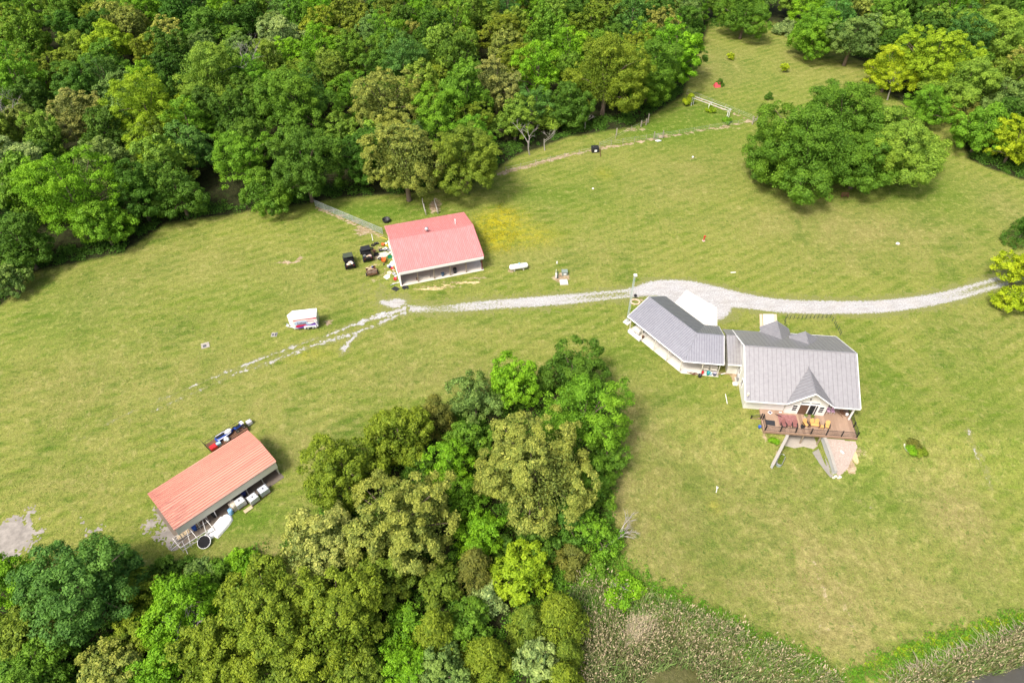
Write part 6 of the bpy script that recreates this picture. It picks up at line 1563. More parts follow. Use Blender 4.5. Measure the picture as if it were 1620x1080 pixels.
# hydrant and small markers
p = at(1113, 381); t = thing('water_hydrant', 'small red yard hydrant on the lawn above the driveway', 'hydrant', p)
part('standpipe', MB().tube([(0, 0, -.1), (0, 0, .9)], .1, 8), REDP, t); part('head', MB().box((.05, 0, 1.0), (.34, .22, .26), bevel=.04), REDP, t); part('base', MB().lathe([(.3, 0), (.3, .08), (.1, .14)], 10), mat('pink_stone', (.55, .38, .32)), t)
single('marker_stone', MB().blob((0, 0, .12), (.35, .28, .2), 9), WHITE, 'white stone marker in a bare spot on the right upper lawn', 'stone', at(1420, 386), smooth=True)
single('marker_stone', MB().blob((0, 0, .1), (.22, .2, .18), 11), WHITE, 'white stone marker on the lawn below the garden fence', 'stone', at(1096, 249), smooth=True)
single('marker_stone', MB().blob((0, 0, .1), (.2, .18, .16), 12), WHITE, 'white stone marker on the field below the wood', 'stone', at(938, 299), smooth=True)
single('board', MB().slab(-.45, .45, -.08, .08, 0, .05), WHITE, 'short white board lying on the lawn above the driveway bend', 'board', at(1160, 431), .1)
single('limestone_block', MB().blob((0, 0, .1), (.4, .25, .16), 14), CON_W, 'white stone lying on the gravel track near the driveway end', 'stone', at(606, 497), smooth=True)
# two short fences of the pen behind the barn
for a_, b_, lab in (((669, 322), (674, 340), 'short rail fence of the pen behind the barn, left side'), ((688, 322), (693, 338), 'short rail fence of the pen behind the barn, right side')):
    p, q = at(*a_), at(*b_); t = thing('pen_fence', lab, 'fence', p, heading(p, q)); L_ = (q - p).length
    for i in range(3): part('post', MB().slab(L_ * i / 2 - .07, L_ * i / 2 + .07, -.07, .07, -.1, 1.2), OLDP, t)
    for z_ in (.4, .8, 1.1): part('rail', MB().slab(0, L_, -.11, -.072, z_ - .06, z_ + .06), mat('bleached_board', (.55, .52, .47)), t)
# low picket enclosure beside the driveway
pk = [(1242.5, 519), (1241, 513), (1241, 508), (1244, 503)] + [(1249 + i * 6.35, 505 - i * .18) for i in range(11)] + [(1316, 508), (1319.5, 512), (1321, 515.5), (1323, 519), (1325.5, 523), (1327.5, 527), (1329, 530)]
EDGEP = mat('dark_green_stake', (.06, .085, .045), .7)
t = None
pts = [at(*p) for p in pk]
t = thing('picket_fence', 'low dark stake fence around the lawn patch between driveway and house', 'fence', pts[0])
for p in pts:
    r_ = p - pts[0]; part('stake', MB().tube([(r_.x, r_.y, -.1), (r_.x + .05, r_.y + .06, .85)], .045, 5), EDGEP, t)
for a_, b_ in zip(pts[:-1], pts[1:]):
    a_, b_ = a_ - pts[0], b_ - pts[0]; part('wire', MB().tube([(a_.x, a_.y, .35), (b_.x, b_.y, .35)], .012, 4), EDGEP, t)

# ------------------------------------------------------------------ on and around the deck
def hl(x_, y_, z_=0.1): w_ = h_world(x_, y_); return (w_[0], w_[1], z_)
DZ = .102
g = NG('patterned_rug'); co = g.coords('Object'); vr = g.node('ShaderNodeTexVoronoi', Scale=5.0); g.t.links.new(co, vr.inputs['Vector'])
g.col(g.ramp(vr.outputs['Distance'], [(.15, (.34, .18, .165)), (.4, (.22, .085, .085)), (.7, (.32, .15, .145))])); g.rough(.95)
single('rug', MB().slab(-1.28, 1.28, -.98, .98, 0, .012), g.m, 'red patterned rug on the deck left of the sliding door', 'rug', hl(6.35, -.55, DZ), HA)
single('mat', MB().slab(-.62, .62, -.45, .45, 0, .015), mat('charcoal_mat', (.03, .032, .038), .8), 'charcoal mat near the left end of the deck', 'mat', hl(3.85, -1.25, DZ), HA - .08)
def adirondack(loc, rz, m, label, group, w=.72, arms=BLACK, double=False):
    t = thing('garden_loveseat' if double else 'garden_chair', label, 'loveseat' if double else 'chair', loc, rz, group)
    for i in range(5): part('seat_slat', MB().box((0, -.22 + i * .11, .36 - i * .025), (w - .14, .09, .025)), m, t)
    for s_, x_ in ((0, 0),) if not double else ((0, -w / 4), (1, w / 4)):
        bwid = (w - .14) if not double else (w - .18) / 2
        for i in range(5):
            u = -bwid / 2 + bwid / 5 * (i + .5); hh = .78 - abs(i - 2) * .07
            M = Matrix.Translation((x_ + u, .28, .3)) @ Matrix.Rotation(math.radians(-22), 4, 'X')
            part('back_slat', MB().box((0, 0, hh / 2), (bwid / 5 - .012, .025, hh), M=M), m, t)
    for s_ in (-1, 1):
        part('armrest', MB().box((s_ * (w / 2 - .02), -.02, .56), (.11, .72, .03)), arms, t)
        part('leg', MB().slab(s_ * (w / 2 - .08) - .03, s_ * (w / 2 - .08) + .03, -.34, -.27, 0, .55), arms, t); part('leg', MB().bar((s_ * (w / 2 - .08), .45, .02), (s_ * (w / 2 - .08), -.2, .33), .06), arms, t)
    return t
def side_table(loc, rz, m, label, s_=.45):
    t = thing('side_table', label, 'table', loc, rz)
    for i in range(4): part('top_slat', MB().box((-s_ / 2 + s_ / 4 * (i + .5), 0, .45), (s_ / 4 - .012, s_, .025)), m, t)
    for a_ in (-1, 1):
        for b_ in (-1, 1): part('leg', MB().slab(a_ * s_ * .4 - .025, a_ * s_ * .4 + .025, b_ * s_ * .4 - .025, b_ * s_ * .4 + .025, 0, .437), m, t)
GC = 'red garden chairs on the deck'
adirondack(hl(5.45, -1.75, DZ), HA + .12, REDW, 'red garden chair on the rug, left of the red table', GC)
side_table(hl(6.2, -1.65, DZ), HA, REDW, 'red side table between the two red garden chairs')
adirondack(hl(6.95, -1.7, DZ), HA - .15, REDW, 'red garden chair on the rug, right of the red table', GC)
GY_ = 'honey coloured garden chairs on the deck'
adirondack(hl(8.5, -1.35, DZ), HA + .3, YELLOWW, 'honey coloured garden chair beside the black fire pot', GY_)
adirondack(hl(9.7, -1.25, DZ), HA, YELLOWW, 'honey coloured double garden seat on the deck', None, 1.35, BROWN, True)
side_table(hl(10.6, -1.55, DZ), HA, YELLOWW, 'honey coloured side table right of the double seat')
adirondack(hl(11.35, -1.4, DZ), HA - .3, YELLOWW, 'honey coloured garden chair at the right end of the seating', GY_)
p = hl(7.98, -1.75, DZ); t = thing('fire_pot', 'small black fire pot between the red and honey chairs', 'fire pot', p)
part('bowl', MB().lathe([(.1, .14), (.22, .2), (.27, .42), (.24, .46), (.05, .5)], 12), BLACK, t)
for i in range(3): part('leg', MB().tube([(.15 * math.cos(i * 2.1), .15 * math.sin(i * 2.1), .2), (.24 * math.cos(i * 2.1), .24 * math.sin(i * 2.1), 0)], .02, 5), BLACK, t)
def potted(loc, label, pot, seed):
    t = thing('potted_plant', label, 'plant', loc); part('pot', MB().lathe([(.14, 0), (.2, .22), (.2, .25), (.17, .25)], 12), pot, t)
    rg_ = np.random.default_rng(seed); n_ = 220; d_ = unit(rg_.normal(size=(n_, 3))); d_[:, 2] = abs(d_[:, 2]); P_ = d_ * rg_.uniform(.1, .34, (n_, 1)) + np.array([0, 0, .3])
    V_, F_ = leaf_quads(P_, d_ + rg_.normal(size=(n_, 3)) * .4, rg_.uniform(.06, .13, n_), rg_); me_ = np_mesh('foliage', V_, F_, LEAF, {'tint': np.repeat(np.stack([rg_.uniform(0, 1, n_)] * 4, 1), 4, 0)})
    o_ = part('foliage', me_, None, t); o_.color = (*PAL['olive'][0], .4)
potted(hl(8.85, .25, DZ), 'potted plant in a white pot before the sliding door', WHITE, 1)
potted(hl(9.75, .2, DZ), 'potted plant in a green pot before the sliding door', mat('green_pot', (.12, .17, .10)), 2)
PINK = mat('pink_cushion', (.62, .38, .52), .7); 
for x_, lab in ((12.15, 'white framed chair with pink seat on the porch, next to the bay'), (12.75, 'white framed chair with pink seat on the porch, the outer one')):
    t = thing('patio_chair', lab, 'chair', hl(x_, 1.35, DZ), HA, 'white patio chairs on the porch')
    part('seat', MB().box((0, 0, .43), (.46, .46, .05), bevel=.02), PINK, t); b = MB().tube([(-.22, .22, .43), (-.2, .3, .85), (0, .34, .98), (.2, .3, .85), (.22, .22, .43)], .025, 5); part('back_frame', b, WHITE, t); part('backrest', MB().box((0, .27, .68), (.34, .03, .34)), PINK, t)
    for a_ in (-1, 1):
        for b_ in (-1, 1): part('leg', MB().tube([(a_ * .2, b_ * .2, 0), (a_ * .2, b_ * .2, .42)], .02, 5), WHITE, t)
p = hl(14.0, 1.2, DZ); t = thing('rocking_chair', 'dark brown rocking chair in the porch corner', 'chair', p, HA + .5)
part('seat', MB().box((0, 0, .42), (.52, .5, .05)), BROWN, t)
for i in range(5): part('back_slat', MB().bar((-.2 + i * .1, .22, .44), (-.2 + i * .1, .42, 1.15), .05), BROWN, t)
part('head_rail', MB().box((0, .43, 1.15), (.54, .06, .12)), BROWN, t)
for s_ in (-1, 1):
    part('rocker', MB().tube([(s_ * .24, -.5, .1), (s_ * .24, -.15, .03), (s_ * .24, .2, .03), (s_ * .24, .6, .12)], .03, 5), BROWN, t); part('armrest', MB().box((s_ * .27, -.02, .66), (.08, .55, .03)), BROWN, t); part('leg', MB().tube([(s_ * .24, -.2, .04), (s_ * .25, -.22, .65)], .025, 5).tube([(s_ * .24, .2, .04), (s_ * .24, .22, .6)], .025, 5), BROWN, t)
bucket('bucket', hl(14.65, 1.1, DZ), .2, .35, WHITE, 'white bucket at the right end of the porch')
t = thing('picture_frame', 'small framed panel lying on the deck by the house wall', 'frame', hl(4.1, .6, DZ), HA + .75); part('border', MB().box((0, 0, .03), (.5, .5, .05)), WHITE, t); part('panel', MB().box((0, 0, .058), (.34, .34, .01)), mat('dark_panel', (.10, .07, .14)), t)
single('umbrella', MB().tube([(-.45, .22, .06), (-.1, .05, .06), (.35, -.17, .06), (.5, -.24, .06)], [.02, .07, .05, .01], 7), BLACK, 'folded dark umbrella lying on the deck', 'umbrella', hl(5.15, .15, DZ), HA)
single('newspaper', MB().slab(-.18, .18, -.1, .1, 0, .02).slab(-.18, .0, -.1, .1, .02, .03), WHITE, 'white folded paper on the deck by the wall', 'paper', hl(5.55, .8, DZ), HA)
w_ = h_world(2.35, -1.9); bucket('bucket', (w_[0], w_[1], tz(*w_)), .2, .38, BLUEP, 'blue bucket on the grass left of the deck')
# below the deck
w_ = h_world(10.2, -.6); t = thing('lawn_mower', 'white machine parked under the deck', 'machine', (w_[0], w_[1], -2.37), HA)
part('body', MB().box((0, 0, .55), (1.3, .8, .4), bevel=.1), WHITE, t); part('seat', MB().box((-.2, 0, .9), (.4, .5, .3), bevel=.05), PLASTIC_K, t)
for a_ in (-1, 1):
    for b_ in (-1, 1): wheel(t, (a_ * .5, b_ * .42, .22), .22, .16)
# stock tank planter
p = h_world(5.0, -5.9); t = thing('stock_tank_planter', 'long galvanised stock tank planted with greens beside the narrow retaining wall', 'planter', (p[0], p[1], tz(*p)), HA + math.radians(62))
ring = [(.62 * (1 if c > 0 else -1) + .38 * math.cos(a), .38 * math.sin(a)) for a in np.linspace(-math.pi, math.pi, 25)[:-1] for c in (math.cos(a),)]
part('tank', MB().prism(ring, -.15, .52), mat('blue_grey_steel', (.38, .46, .50), .4, .5), t); part('soil', MB().prism([(x_ * .93, y_ * .9) for x_, y_ in ring], .4, .525), mat('potting_soil', (.12, .08, .05), .95), t)
part('rim', MB().tube([(x_, y_, .53) for x_, y_ in ring] + [(ring[0][0], ring[0][1], .53)], .03, 5), GALV, t)
rg_ = np.random.default_rng(8); n_ = 700; P_ = np.column_stack([rg_.uniform(-.85, .85, n_), rg_.uniform(-.3, .3, n_), rg_.uniform(.52, .72, n_)]); V_, F_ = leaf_quads(P_, rg_.normal(size=(n_, 3)) * .5 + np.array([0, 0, 1]), rg_.uniform(.06, .14, n_), rg_)
o_ = part('foliage', np_mesh('foliage', V_, F_, LEAF, {'tint': np.repeat(np.stack([rg_.uniform(0, 1, n_)] * 4, 1), 4, 0)}), None, t, kind='stuff'); o_.color = (*PAL['olive'][0], .5)
# air conditioner
p = at(1169, 601); t = thing('air_conditioner', 'grey air conditioning unit by the left house wall', 'air conditioner', (p.x, p.y, 0), HA)
part('pad', MB().slab(-.6, .55, -.55, .5, -.05, .06), CON, t); part('casing', MB().box((0, 0, .5), (.8, .8, .88), bevel=.05), mat('grey_louvred_casing', (.36, .37, .38), .5), t)
part('fan_ring', MB().lathe([(.36, .94), (.38, .98), (.34, .99), (.30, .95)], 14), WHITE, t); part('fan_guard', MB().lathe([(.12, .95), (.30, .955), (.30, .965), (.12, .975)], 12), BLACK, t)
b = MB()
for i in range(10): b.slab(-.41, .41, -.412, -.402, .15 + i * .075, .185 + i * .075)
part('louvres', b, mat('dark_louvre', (.18, .18, .19)), t, kind='stuff')
single('stepping_stone', MB().prism([(-.4, -.3), (.2, -.4), (.45, .05), (.1, .4), (-.35, .3)], -.02, .05), CON_W, 'pale stepping stone by the air conditioning unit', 'stone', at(1163, 607))
single('gutter_pipe', MB().tube([(-.05, -.9, .06), (0, 0, .07), (.05, .9, .06)], .05, 6), WHITE, 'white pipe standing out in the grass left of the house', 'pipe', at(1149, 631), -.02)
single('fallen_pipe', MB().tube([(-.15, -.5, .05), (0, 0, .06), (.05, .5, .05)], .05, 6).tube([(0, .1, .05), (.25, .35, .05)], .045, 6), WHITE, 'white bent pipe lying on the lawn below the garage', 'pipe', at(1134, 774), -.1)
# stones round the lawn bed
c0 = at(1446, 708)
bed = thing('bed_edging', 'curved pale stone edging of the round lawn bed', 'edging', c0)
for i in range(9):
    a_ = math.radians(110 + i * 17); part('stone', MB().box((1.25 * math.cos(a_), 1.2 * math.sin(a_), .06), (.34, .17, .2), a_ + math.pi / 2, bevel=.03), CON_W, bed)
# rocks at the gravel bed corner
for i, (x_, y_) in enumerate(((11.9, -7.75), (12.2, -7.95), (12.45, -7.8), (11.6, -7.95))):
    w_ = h_world(x_, y_); single('rock', MB().blob((0, 0, .08), (.24, .18, .14), i + 20), CON_W if i % 2 == 0 else CON, ['white rock at the tip of the white retaining wall', 'grey rock at the tip of the gravel bed, right of the white one', 'white rock at the outer corner of the gravel bed', 'small grey rock below the white retaining wall'][i], 'rock', (w_[0], w_[1], tz(*w_)), smooth=True)
w_ = h_world(13.2, -4.4); single('downspout_block', MB().slab(-.1, .1, -.3, .3, 0, .08).slab(-.13, -.1, -.3, .3, 0, .12), WHITE, 'white splash block lying on the gravel bed', 'block', (w_[0], w_[1], tz(*w_) + .03), HA + .5)

# ------------------------------------------------------------------ under the garage eaves
def gpt(s_, o_, wing=1): 
    p_ = (eL + d1 * s_ + n1 * o_) if wing == 1 else (eB + d2 * s_ + n2 * o_); return (p_.x, p_.y, .062)
a1, a2 = heading((0, 0), d1), heading((0, 0), d2)
t = thing('white_bench', 'long white bench box on the slab edge under the garage eaves', 'bench', gpt(2.0, .0), a1); part('box', MB().box((0, 0, .22), (2.6, .45, .44), bevel=.03), WHITE, t); part('lid', MB().box((0, 0, .47), (2.66, .5, .05), bevel=.02), WHITE, t)
t = thing('covered_grill', 'pale covered grill under the left end of the garage roof', 'grill', gpt(1.7, 1.0), a1); part('cover', MB().box((0, 0, .55), (1.3, .9, 1.0), bevel=.18), mat('beige_cover', (.66, .63, .56), .8), t); part('base', MB().box((0, 0, .06), (1.1, .7, .1)), BLACK, t)
bucket('planter', gpt(2.95, .8), .22, .4, BROWN, 'dark planter behind the long white bench', 'planter')
def shelf_thing(s_, label, m, w_=.9):
    t = thing('storage_rack', label, 'rack', gpt(s_, .95, 2), a2)
    for z_ in (.1, .7, 1.3): part('shelf', MB().box((0, 0, z_), (w_, .5, .04)), CREAMP, t)
    for x_ in (-1, 1):
        for y_ in (-1, 1): part('post', MB().slab(x_ * (w_ / 2) - .025, x_ * (w_ / 2) + .025, y_ * .25 - .025, y_ * .25 + .025, 0, 1.5), CREAMP, t)
shelf_thing(3.5, 'pale storage rack under the garage eaves, by the middle post', CREAMP); shelf_thing(4.75, 'pale storage rack under the garage eaves, by the end post', CREAMP)
bucket('gas_can', gpt(3.15, .45, 2), .2, .5, REDP, 'red can under the garage eaves', 'can', None, REDP)
bucket('bin', gpt(4.0, .4, 2), .26, .6, TEAL, 'teal bin under the garage eaves', 'bin')
bucket('bucket', gpt(4.4, .42, 2), .18, .4, mat('pale_blue_plastic', (.35, .5, .6), .5), 'pale blue bucket beside the teal bin')
bucket('bin', gpt(4.95, .4, 2), .26, .55, mat('dark_blue_grey', (.06, .07, .12), .5), 'dark bin at the right end of the garage eaves', 'bin', None, mat('mauve_lid', (.40, .38, .45)))
bucket('flower_pot', gpt(2.75, -.2, 2), .26, .5, PLASTIC_K, 'black pot at the slab edge below the red can', 'pot')
t = thing('wood_pile', 'low heap of dark branches on the slab below the garage eaves', 'wood pile', gpt(1.75, .25, 2), a2); rg = random.Random(6)
for i in range(14):
    c_ = Vector((rg.uniform(-.7, .7), rg.uniform(-.15, .2), .06 + .05 * (i % 3))); a_ = rg.uniform(-.6, .6); d_ = Vector((math.cos(a_), math.sin(a_), rg.uniform(-.05, .1))) * rg.uniform(.2, .45); part('branch', MB().tube([c_ - d_, c_ + d_], .04, 5), BROWN, t)
p = at(1093, 588); single('stone_slab', MB().prism([(-.8, -.2), (.2, -.4), (.7, -.1), (.5, .25), (-.5, .3)], 0, .07), CON_W, 'pale flat stone in the grass at the garage corner', 'stone', p)
p = at(1005, 478); t = thing('fire_pit', 'pinkish stone fire pit beside the garage gable', 'fire pit', p)
for i in range(10):
    a_ = i * .628; part('stone', MB().box((.7 * math.cos(a_), .6 * math.sin(a_), .1), (.4, .25, .26), a_ + 1.57, bevel=.06), TAN, t)
single('grill', MB().lathe([(.05, .5), (.25, .6), (.28, .75), (.2, .9), (.03, .95)], 12).tube([(0, 0, .55), (.25, .1, 0)], .02, 4).tube([(0, 0, .55), (-.2, .2, 0)], .02, 4).tube([(0, 0, .55), (-.1, -.25, 0)], .02, 4), BLACK, 'black kettle grill near the fire pit', 'grill', at(1004.5, 472.5))

# ------------------------------------------------------------------ round the open shed
def sw(x_, y_, z_=0.0): c_, s_ = math.cos(OA), math.sin(OA); return (OB0.x + x_ * c_ - y_ * s_, OB0.y + x_ * s_ + y_ * c_, z_)
TANKM = mat('milky_white_plastic', (.78, .79, .80), .45, var=.05)
def ibc(loc, rz, label, m=TANKM, caps=True):
    t = thing('water_tank', label, 'tank', loc, rz, 'caged water tanks in front of the shed')
    part('pallet', MB().slab(-.6, .6, -.5, .5, .1, .15).slab(-.58, -.45, -.5, .5, 0, .1).slab(.45, .58, -.5, .5, 0, .1).slab(-.07, .07, -.5, .5, 0, .1), BROWN, t)
    part('bottle', MB().box((0, 0, .62), (1.14, .94, .92), bevel=.08), m, t)
    if caps: part('filler_cap', MB().lathe([(.11, 1.07), (.11, 1.13), (.03, 1.14)], 10), mat('dark_cap', (.06, .06, .08)), t)
    b = MB()
    for z_ in (.3, .55, .8, 1.05):
        b.tube([(-.6, -.5, z_), (.6, -.5, z_), (.6, .5, z_), (-.6, .5, z_), (-.6, -.5, z_)], .014, 4)
    for i in range(7):
        u = -.6 + i * .2
        for y_ in (-.5, .5): b.tube([(u, y_, .15), (u, y_, 1.1)], .014, 4)
    for i in range(1, 5):
        u = -.5 + i * .2
        for x_ in (-.6, .6): b.tube([(x_, u, .15), (x_, u, 1.1)], .014, 4)
    for y_ in (-.2, .2): b.tube([(-.6, y_, 1.1), (.6, y_, 1.1)], .018, 4)
    part('cage', b, SILVER, t)
gp = lambda a_, b_: (at(a_, b_).x, at(a_, b_).y, 0)
ibc(gp(419, 780), OA, 'grey topped caged tank nearest the right end of the shed', mat('grey_white_plastic', (.58, .62, .68), .4))
ibc(gp(402.5, 793), OA + .05, 'white caged tank, second from the right end of the shed')
ibc(gp(382, 799), OA, 'white caged tank beside the beige tank')
t = thing('beige_tank', 'beige tank tipped beside the white caged tanks', 'tank', gp(371.5, 802), OA + .25)
part('body', MB().box((0, 0, .55), (.8, 1.0, 1.0), bevel=.14), mat('beige_plastic', (.66, .58, .46), .5), t); part('skirt', MB().box((0, 0, .05), (.9, 1.1, .1)), CREAMP, t)
p = gp(366.5, 812); t = thing('drum', 'light blue plastic drum standing before the beige tank', 'drum', p)
part('body', MB().lathe([(.27, 0), (.29, .1), (.29, .28), (.30, .3), (.29, .32), (.29, .58), (.30, .6), (.29, .62), (.28, .85), (.25, .88), (.03, .88)], 14), mat('light_blue_plastic', (.20, .40, .66), .4), t, True); part('bung', MB().lathe([(.04, .88), (.04, .91), (.01, .91)], 8, Matrix.Translation((.14, 0, 0))), WHITE, t)
# white boat-like cover sheet
p = gp(347, 832); q0, q1 = at(334, 850), at(362, 818)
t = thing('boat_shell', 'long white upturned fibreglass shell lying in front of the shed', 'boat shell', ((q0.x + q1.x) / 2, (q0.y + q1.y) / 2, 0), heading(q0, q1))
L_ = (q1 - q0).length / 2 + .25; hw = .85
out = [(-L_, -hw * .2), (-L_ + .55, -hw * .3), (-L_ + .5, -hw), (L_ * .45, -hw), (L_ * .8, -hw * .85), (L_, -hw * .25), (L_, hw * .45), (L_ * .85, hw * .75), (L_ * .7, hw * .72), (L_ * .66, hw), (-L_ + .1, hw), (-L_ - .1, hw * .6)]
b = MB(); n_ = len(out); rings = [(1.0, 0.0), (1.0, .18), (.9, .34), (.55, .42)]
b.add([(x_ * k_, y_ * k_, z_) for k_, z_ in rings for x_, y_ in out], [(r_ * n_ + i, r_ * n_ + (i + 1) % n_, (r_ + 1) * n_ + (i + 1) % n_, (r_ + 1) * n_ + i) for r_ in range(3) for i in range(n_)] + [tuple(range(3 * n_, 4 * n_)), tuple(range(n_))[::-1]])
part('shell', b, mat('bright_white_gelcoat', (.84, .84, .83), .3, var=.02), t); part('rim', MB().tube([(x_ * 1.01, y_ * 1.01, .05) for x_, y_ in out + [out[0]]], .04, 5), TRIM, t)
# metal frame of trusses
p = gp(305, 853); t = thing('metal_frame', 'bare metal frame of welded bars leaning at the left front of the shed', 'metal frame', p, heading(at(292, 846), at(330, 822)))
FR = [(-1.4, -.9), (2.6, -.9), (2.6, 1.0), (-1.4, 1.0)]
PALEM = mat('pale_painted_steel', (.60, .58, .55), .5, .2, var=.2)
for y_, z_ in ((-.95, .5), (.95, .15), (.95, 1.1), (-.95, 1.2)): part('rail', MB().tube([(-1.5, y_, z_), (2.6, y_, z_ + .05)], .05, 5), PALEM, t)
for i in range(5):
    x_ = -1.5 + i * 1.0; part('cross_bar', MB().tube([(x_, -.95, .52), (x_ + (.5 if i % 2 else -.2), .95, 1.1)], .04, 5), PALEM, t); part('upright', MB().tube([(x_, -.95, 0), (x_, -.95, 1.25)], .04, 5), PALEM, t); part('upright', MB().tube([(x_, .95, 0), (x_, .95, 1.12)], .04, 5), PALEM, t)
for i in range(3): part('diagonal', MB().tube([(-1.5 + i * 1.3, -.95, 1.2), (-.5 + i * 1.3, -.95, .5)], .035, 5), GALV, t)
p = gp(325.5, 858); t = thing('round_tub', 'white round tub with black inside below the metal frame', 'tub', p, 0)
RT = Matrix.Translation((0, 0, .1)) @ Matrix.Rotation(math.radians(24), 4, 'X') @ Matrix.Rotation(.35, 4, 'Z')
part('shell', MB().lathe([(.62, 0), (.80, .3), (.80, .45), (.74, .45), (.72, .36)], 20, RT), WHITE, t, True); part('liner', MB().lathe([(.05, .36), (.7, .40), (.73, .455), (.735, .458)], 20, RT), mat('matt_black_liner', (.012, .012, .014), .95), t)
t = thing('lumber_stack', 'small stack of boards at the left front corner of the shed', 'lumber', (*gp(290, 845)[:2], 0), heading(at(285, 848), at(296, 842)))
for i in range(5): part('board', MB().box((0, -.3 + i * .14, .04 + .03 * (i % 2)), (1.5, .12, .04), .03 * i), LUMBER, t)
for i, (a_, b_, l_, r_) in enumerate(((286, 858, 1.3, .9), (279, 853, 1.1, 1.3), (293, 866, 1.0, 2.2))):
    single('pipe', MB().tube([(-l_, 0, .05), (l_, 0, .05)], .05, 6), PALEM, ['pale pipe lying across the gravel left of the metal frame', 'pale pipe lying nearest the shed corner', 'pale pipe lying below the metal frame'][i], 'pipe', gp(a_, b_), r_)
single('pallet_board', MB().box((0, 0, .06), (1.1, .5, .08)).box((0, .2, .12), (1.1, .12, .04)).box((0, -.2, .12), (1.1, .12, .04)), LUMBER, 'weathered board lying in the grass below the caged tanks', 'board', gp(393, 806), OA)
# things stored inside the shed, glimpsed under the front panel
for i, (x_, m_, lab) in enumerate(((1.9, BLUEP, 'dark blue barrel just inside the shed near its left end'), (4.5, PLASTIC_K, 'black barrel just inside the middle of the shed'), (8.6, mat('navy_plastic', (.02, .03, .14), .5), 'navy barrel just inside the shed behind the tanks'))): bucket('barrel', sw(x_, .55, .03), .3, .9, m_, lab, 'barrel', None, m_)
# loaded trailer behind the shed
c_ = at(358, 688, .9); c_ = (c_.x, c_.y, 0.0); su = Vector((math.cos(OA), math.sin(OA), 0)); sv = Vector((-su.y, su.x, 0))
def tw(a_, b_): v_ = Vector(c_) + su * a_ + sv * b_; return (v_.x, v_.y)
t = thing('flatbed_trailer', 'flatbed trailer behind the shed with a black mesh ramp and red front', 'trailer', c_, OA)
part('bed', MB().box((0, 0, .5), (5.4, 1.7, .12)), BROWN, t)
for x_ in (-.5, .4):
    for s_ in (-1, 1): wheel(t, (x_, s_ * .95, .32), .32, .2)
b = MB()
for s_ in (-1, 1): b.tube([(-2.7, s_ * .85, .56), (-2.7, s_ * .85, 1.0), (2.7, s_ * .85, 1.0), (2.7, s_ * .85, .56)], .035, 5)
part('side_rail', b, BLACK, t)
b = MB()
for i in range(7): b.tube([(-2.75, -.8 + i * .27, .55), (-3.0, -.8 + i * .27, 1.9)], .02, 4)
for i in range(6): b.tube([(-2.75 - .05 * i, -.82, .6 + .25 * i), (-2.75 - .05 * i, .82, .6 + .25 * i)], .02, 4)
part('ramp_gate', b, BLACK, t); part('front_board', MB().box((-2.2, -.55, .85), (.9, .7, .55), bevel=.08), REDP, t); part('tongue', MB().bar((2.7, 0, .48), (3.9, 0, .45), .1), BLACK, t)
NAVY = mat('navy_blue_paint', (.015, .05, .26), .3)
t = thing('jet_ski', 'blue and white personal watercraft loaded on the flatbed trailer', 'watercraft', (*tw(-.2, .2), .60), OA)
hull = [(-1.3, .0), (-1.25, .42), (.2, .5), (.9, .36), (1.5, .0), (.9, -.36), (.2, -.5), (-1.25, -.42)]
n_ = len(hull); part('hull', MB().add([(x_ * k_, y_ * k_, z_) for k_, z_ in ((.75, 0), (1, .25), (.98, .4), (.7, .55)) for x_, y_ in hull], [(r_ * n_ + i, r_ * n_ + (i + 1) % n_, (r_ + 1) * n_ + (i + 1) % n_, (r_ + 1) * n_ + i) for r_ in range(3) for i in range(n_)] + [tuple(range(3 * n_, 4 * n_)), tuple(range(n_))[::-1]]), NAVY, t, True)
part('seat', MB().box((-.5, 0, .68), (1.2, .32, .28), bevel=.08), PLASTIC_K, t); part('hood', MB().blob((.6, 0, .6), (.6, .34, .22), 3, 12, 6, 0), WHITE, t, True)
part('handlebar', MB().tube([(.15, -.36, .95), (.22, 0, .9), (.15, .36, .95)], .03, 5), BLACK, t)
for s_ in (-1, 1): part('stripe', MB().tube([(-1.0, s_ * .42, .47), (0, s_ * .46, .46), (.9, s_ * .30, .46)], .06, 5), WHITE, t)
t = thing('atv', 'blue and white all terrain vehicle at the upper end of the flatbed trailer', 'quad bike', (*tw(1.9, .05), .57), OA + .1)
part('body', MB().box((0, 0, .5), (1.3, .45, .3), bevel=.1), NAVY, t); part('seat', MB().box((-.15, 0, .72), (.6, .3, .15), bevel=.05), PLASTIC_K, t); part('front_rack', MB().box((.5, 0, .75), (.45, .6, .06)), WHITE, t); part('handlebar', MB().tube([(.25, -.35, .98), (.3, 0, .9), (.25, .35, .98)], .025, 5), BLACK, t)
for a_ in (-1, 1):
    for b_ in (-1, 1): wheel(t, (a_ * .48, b_ * .42, .26), .26, .22)
single('generator', MB().box((0, 0, .4), (.7, .6, .62), bevel=.06).box((.1, 0, .76), (.3, .3, .12), bevel=.04), mat('lavender_white', (.66, .64, .72), .4), 'pale square machine on the right end behind the shed', 'machine', (*tw(3.4, .2), .0), OA)
p_ = tw(-1.45, -.5); single('cooler', MB().box((0, 0, .2), (.6, .4, .38), bevel=.05).box((0, 0, .42), (.64, .44, .06), bevel=.02), mat('pale_blue_cooler', (.38, .55, .70), .4), 'pale blue cooler on the flatbed trailer near its red end', 'cooler', (p_[0], p_[1], .57), OA)
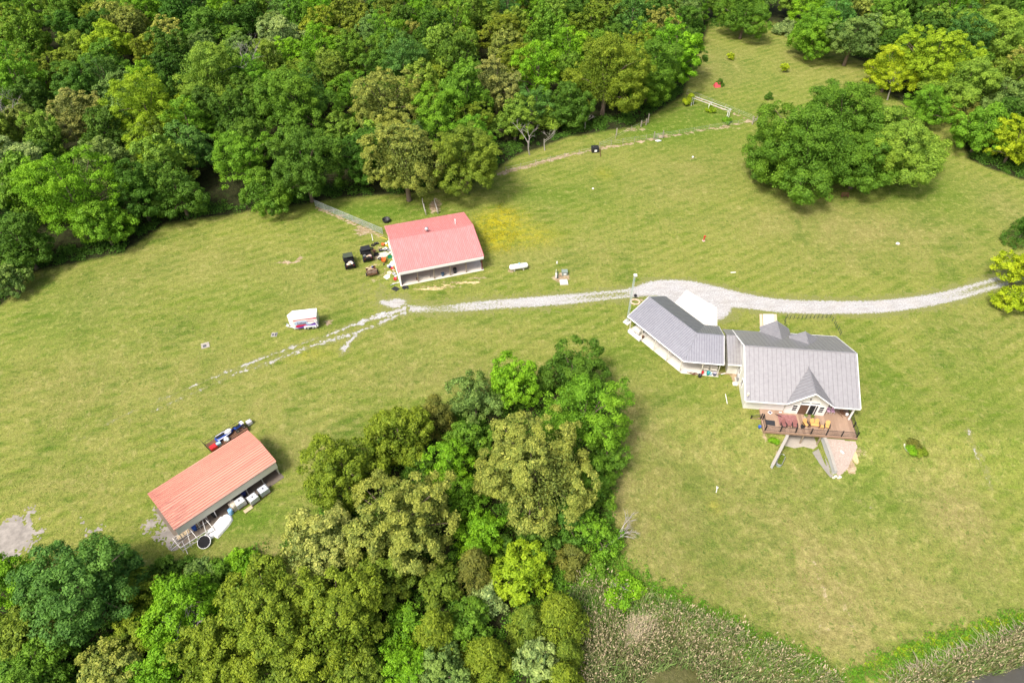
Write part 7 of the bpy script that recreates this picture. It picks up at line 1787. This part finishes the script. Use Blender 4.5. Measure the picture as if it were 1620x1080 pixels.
p_ = tw(-.3, -.62); single('helmet_case', MB().blob((0, 0, .28), (.4, .32, .3), 17, 12, 6, .03), WHITE, 'white rounded case on the flatbed trailer', 'case', (p_[0], p_[1], .57), smooth=True)
# ------------------------------------------------------------------ lawn tussocks, last, clear of the buildings
q = LAWN_Q
lx, ly = h_local(q[:, 0], q[:, 1])
inh = (lx > -2.0) & (lx < HL + .2) & (ly > -3.0) & (ly < 15.2)
c_, s_ = math.cos(RA_), math.sin(RA_); bx_ = (q[:, 0] - RB0.x) * c_ + (q[:, 1] - RB0.y) * s_; by_ = -(q[:, 0] - RB0.x) * s_ + (q[:, 1] - RB0.y) * c_
inb = (bx_ > -.1) & (bx_ < BL + .1) & (by_ > -.1) & (by_ < BD)
c_, s_ = math.cos(OA), math.sin(OA); sx_ = (q[:, 0] - OB0.x) * c_ + (q[:, 1] - OB0.y) * s_; sy_ = -(q[:, 0] - OB0.x) * s_ + (q[:, 1] - OB0.y) * c_
ins = (sx_ > -.3) & (sx_ < SL + .1) & (sy_ > -.6) & (sy_ < SD)
ing = in_poly(np.array([(p.x, p.y) for p in sl]), q[:, 0], q[:, 1]) | in_poly(np.array([(p.x, p.y) for p in (at(*t_) for t_ in ((1060, 486), (1086, 457), (1137, 487), (1137, 525), (1110, 522)))]), q[:, 0], q[:, 1]) | in_poly(np.array([(p.x, p.y) for p in (at(1203, 495), at(1230, 495), at(1232, 525), at(1203, 525))]), q[:, 0], q[:, 1])
court = (lx > 9.5) & (lx < 15.5) & (ly > -8.0) & (ly < -2.5) | (lx > 5.8) & (lx < 11) & (ly > -3.6)& (ly < 0)
q = q[~(inh | inb | ins | ing | court)]
if len(q) > 170000: q = q[:170000]
rng = np.random.default_rng(44)
blades('lawn_grass', q, .03, .085, .05, 1.3, None, GRASS_T, 'short tussocks of grass standing in the mown lawn')
print('TUFTS', len(q), 'OBJECTS', len(bpy.data.objects), 'TRIS', sum(len(m.polygons) * (2 if len(m.polygons) > 2000 else 1.6) for m in bpy.data.meshes))
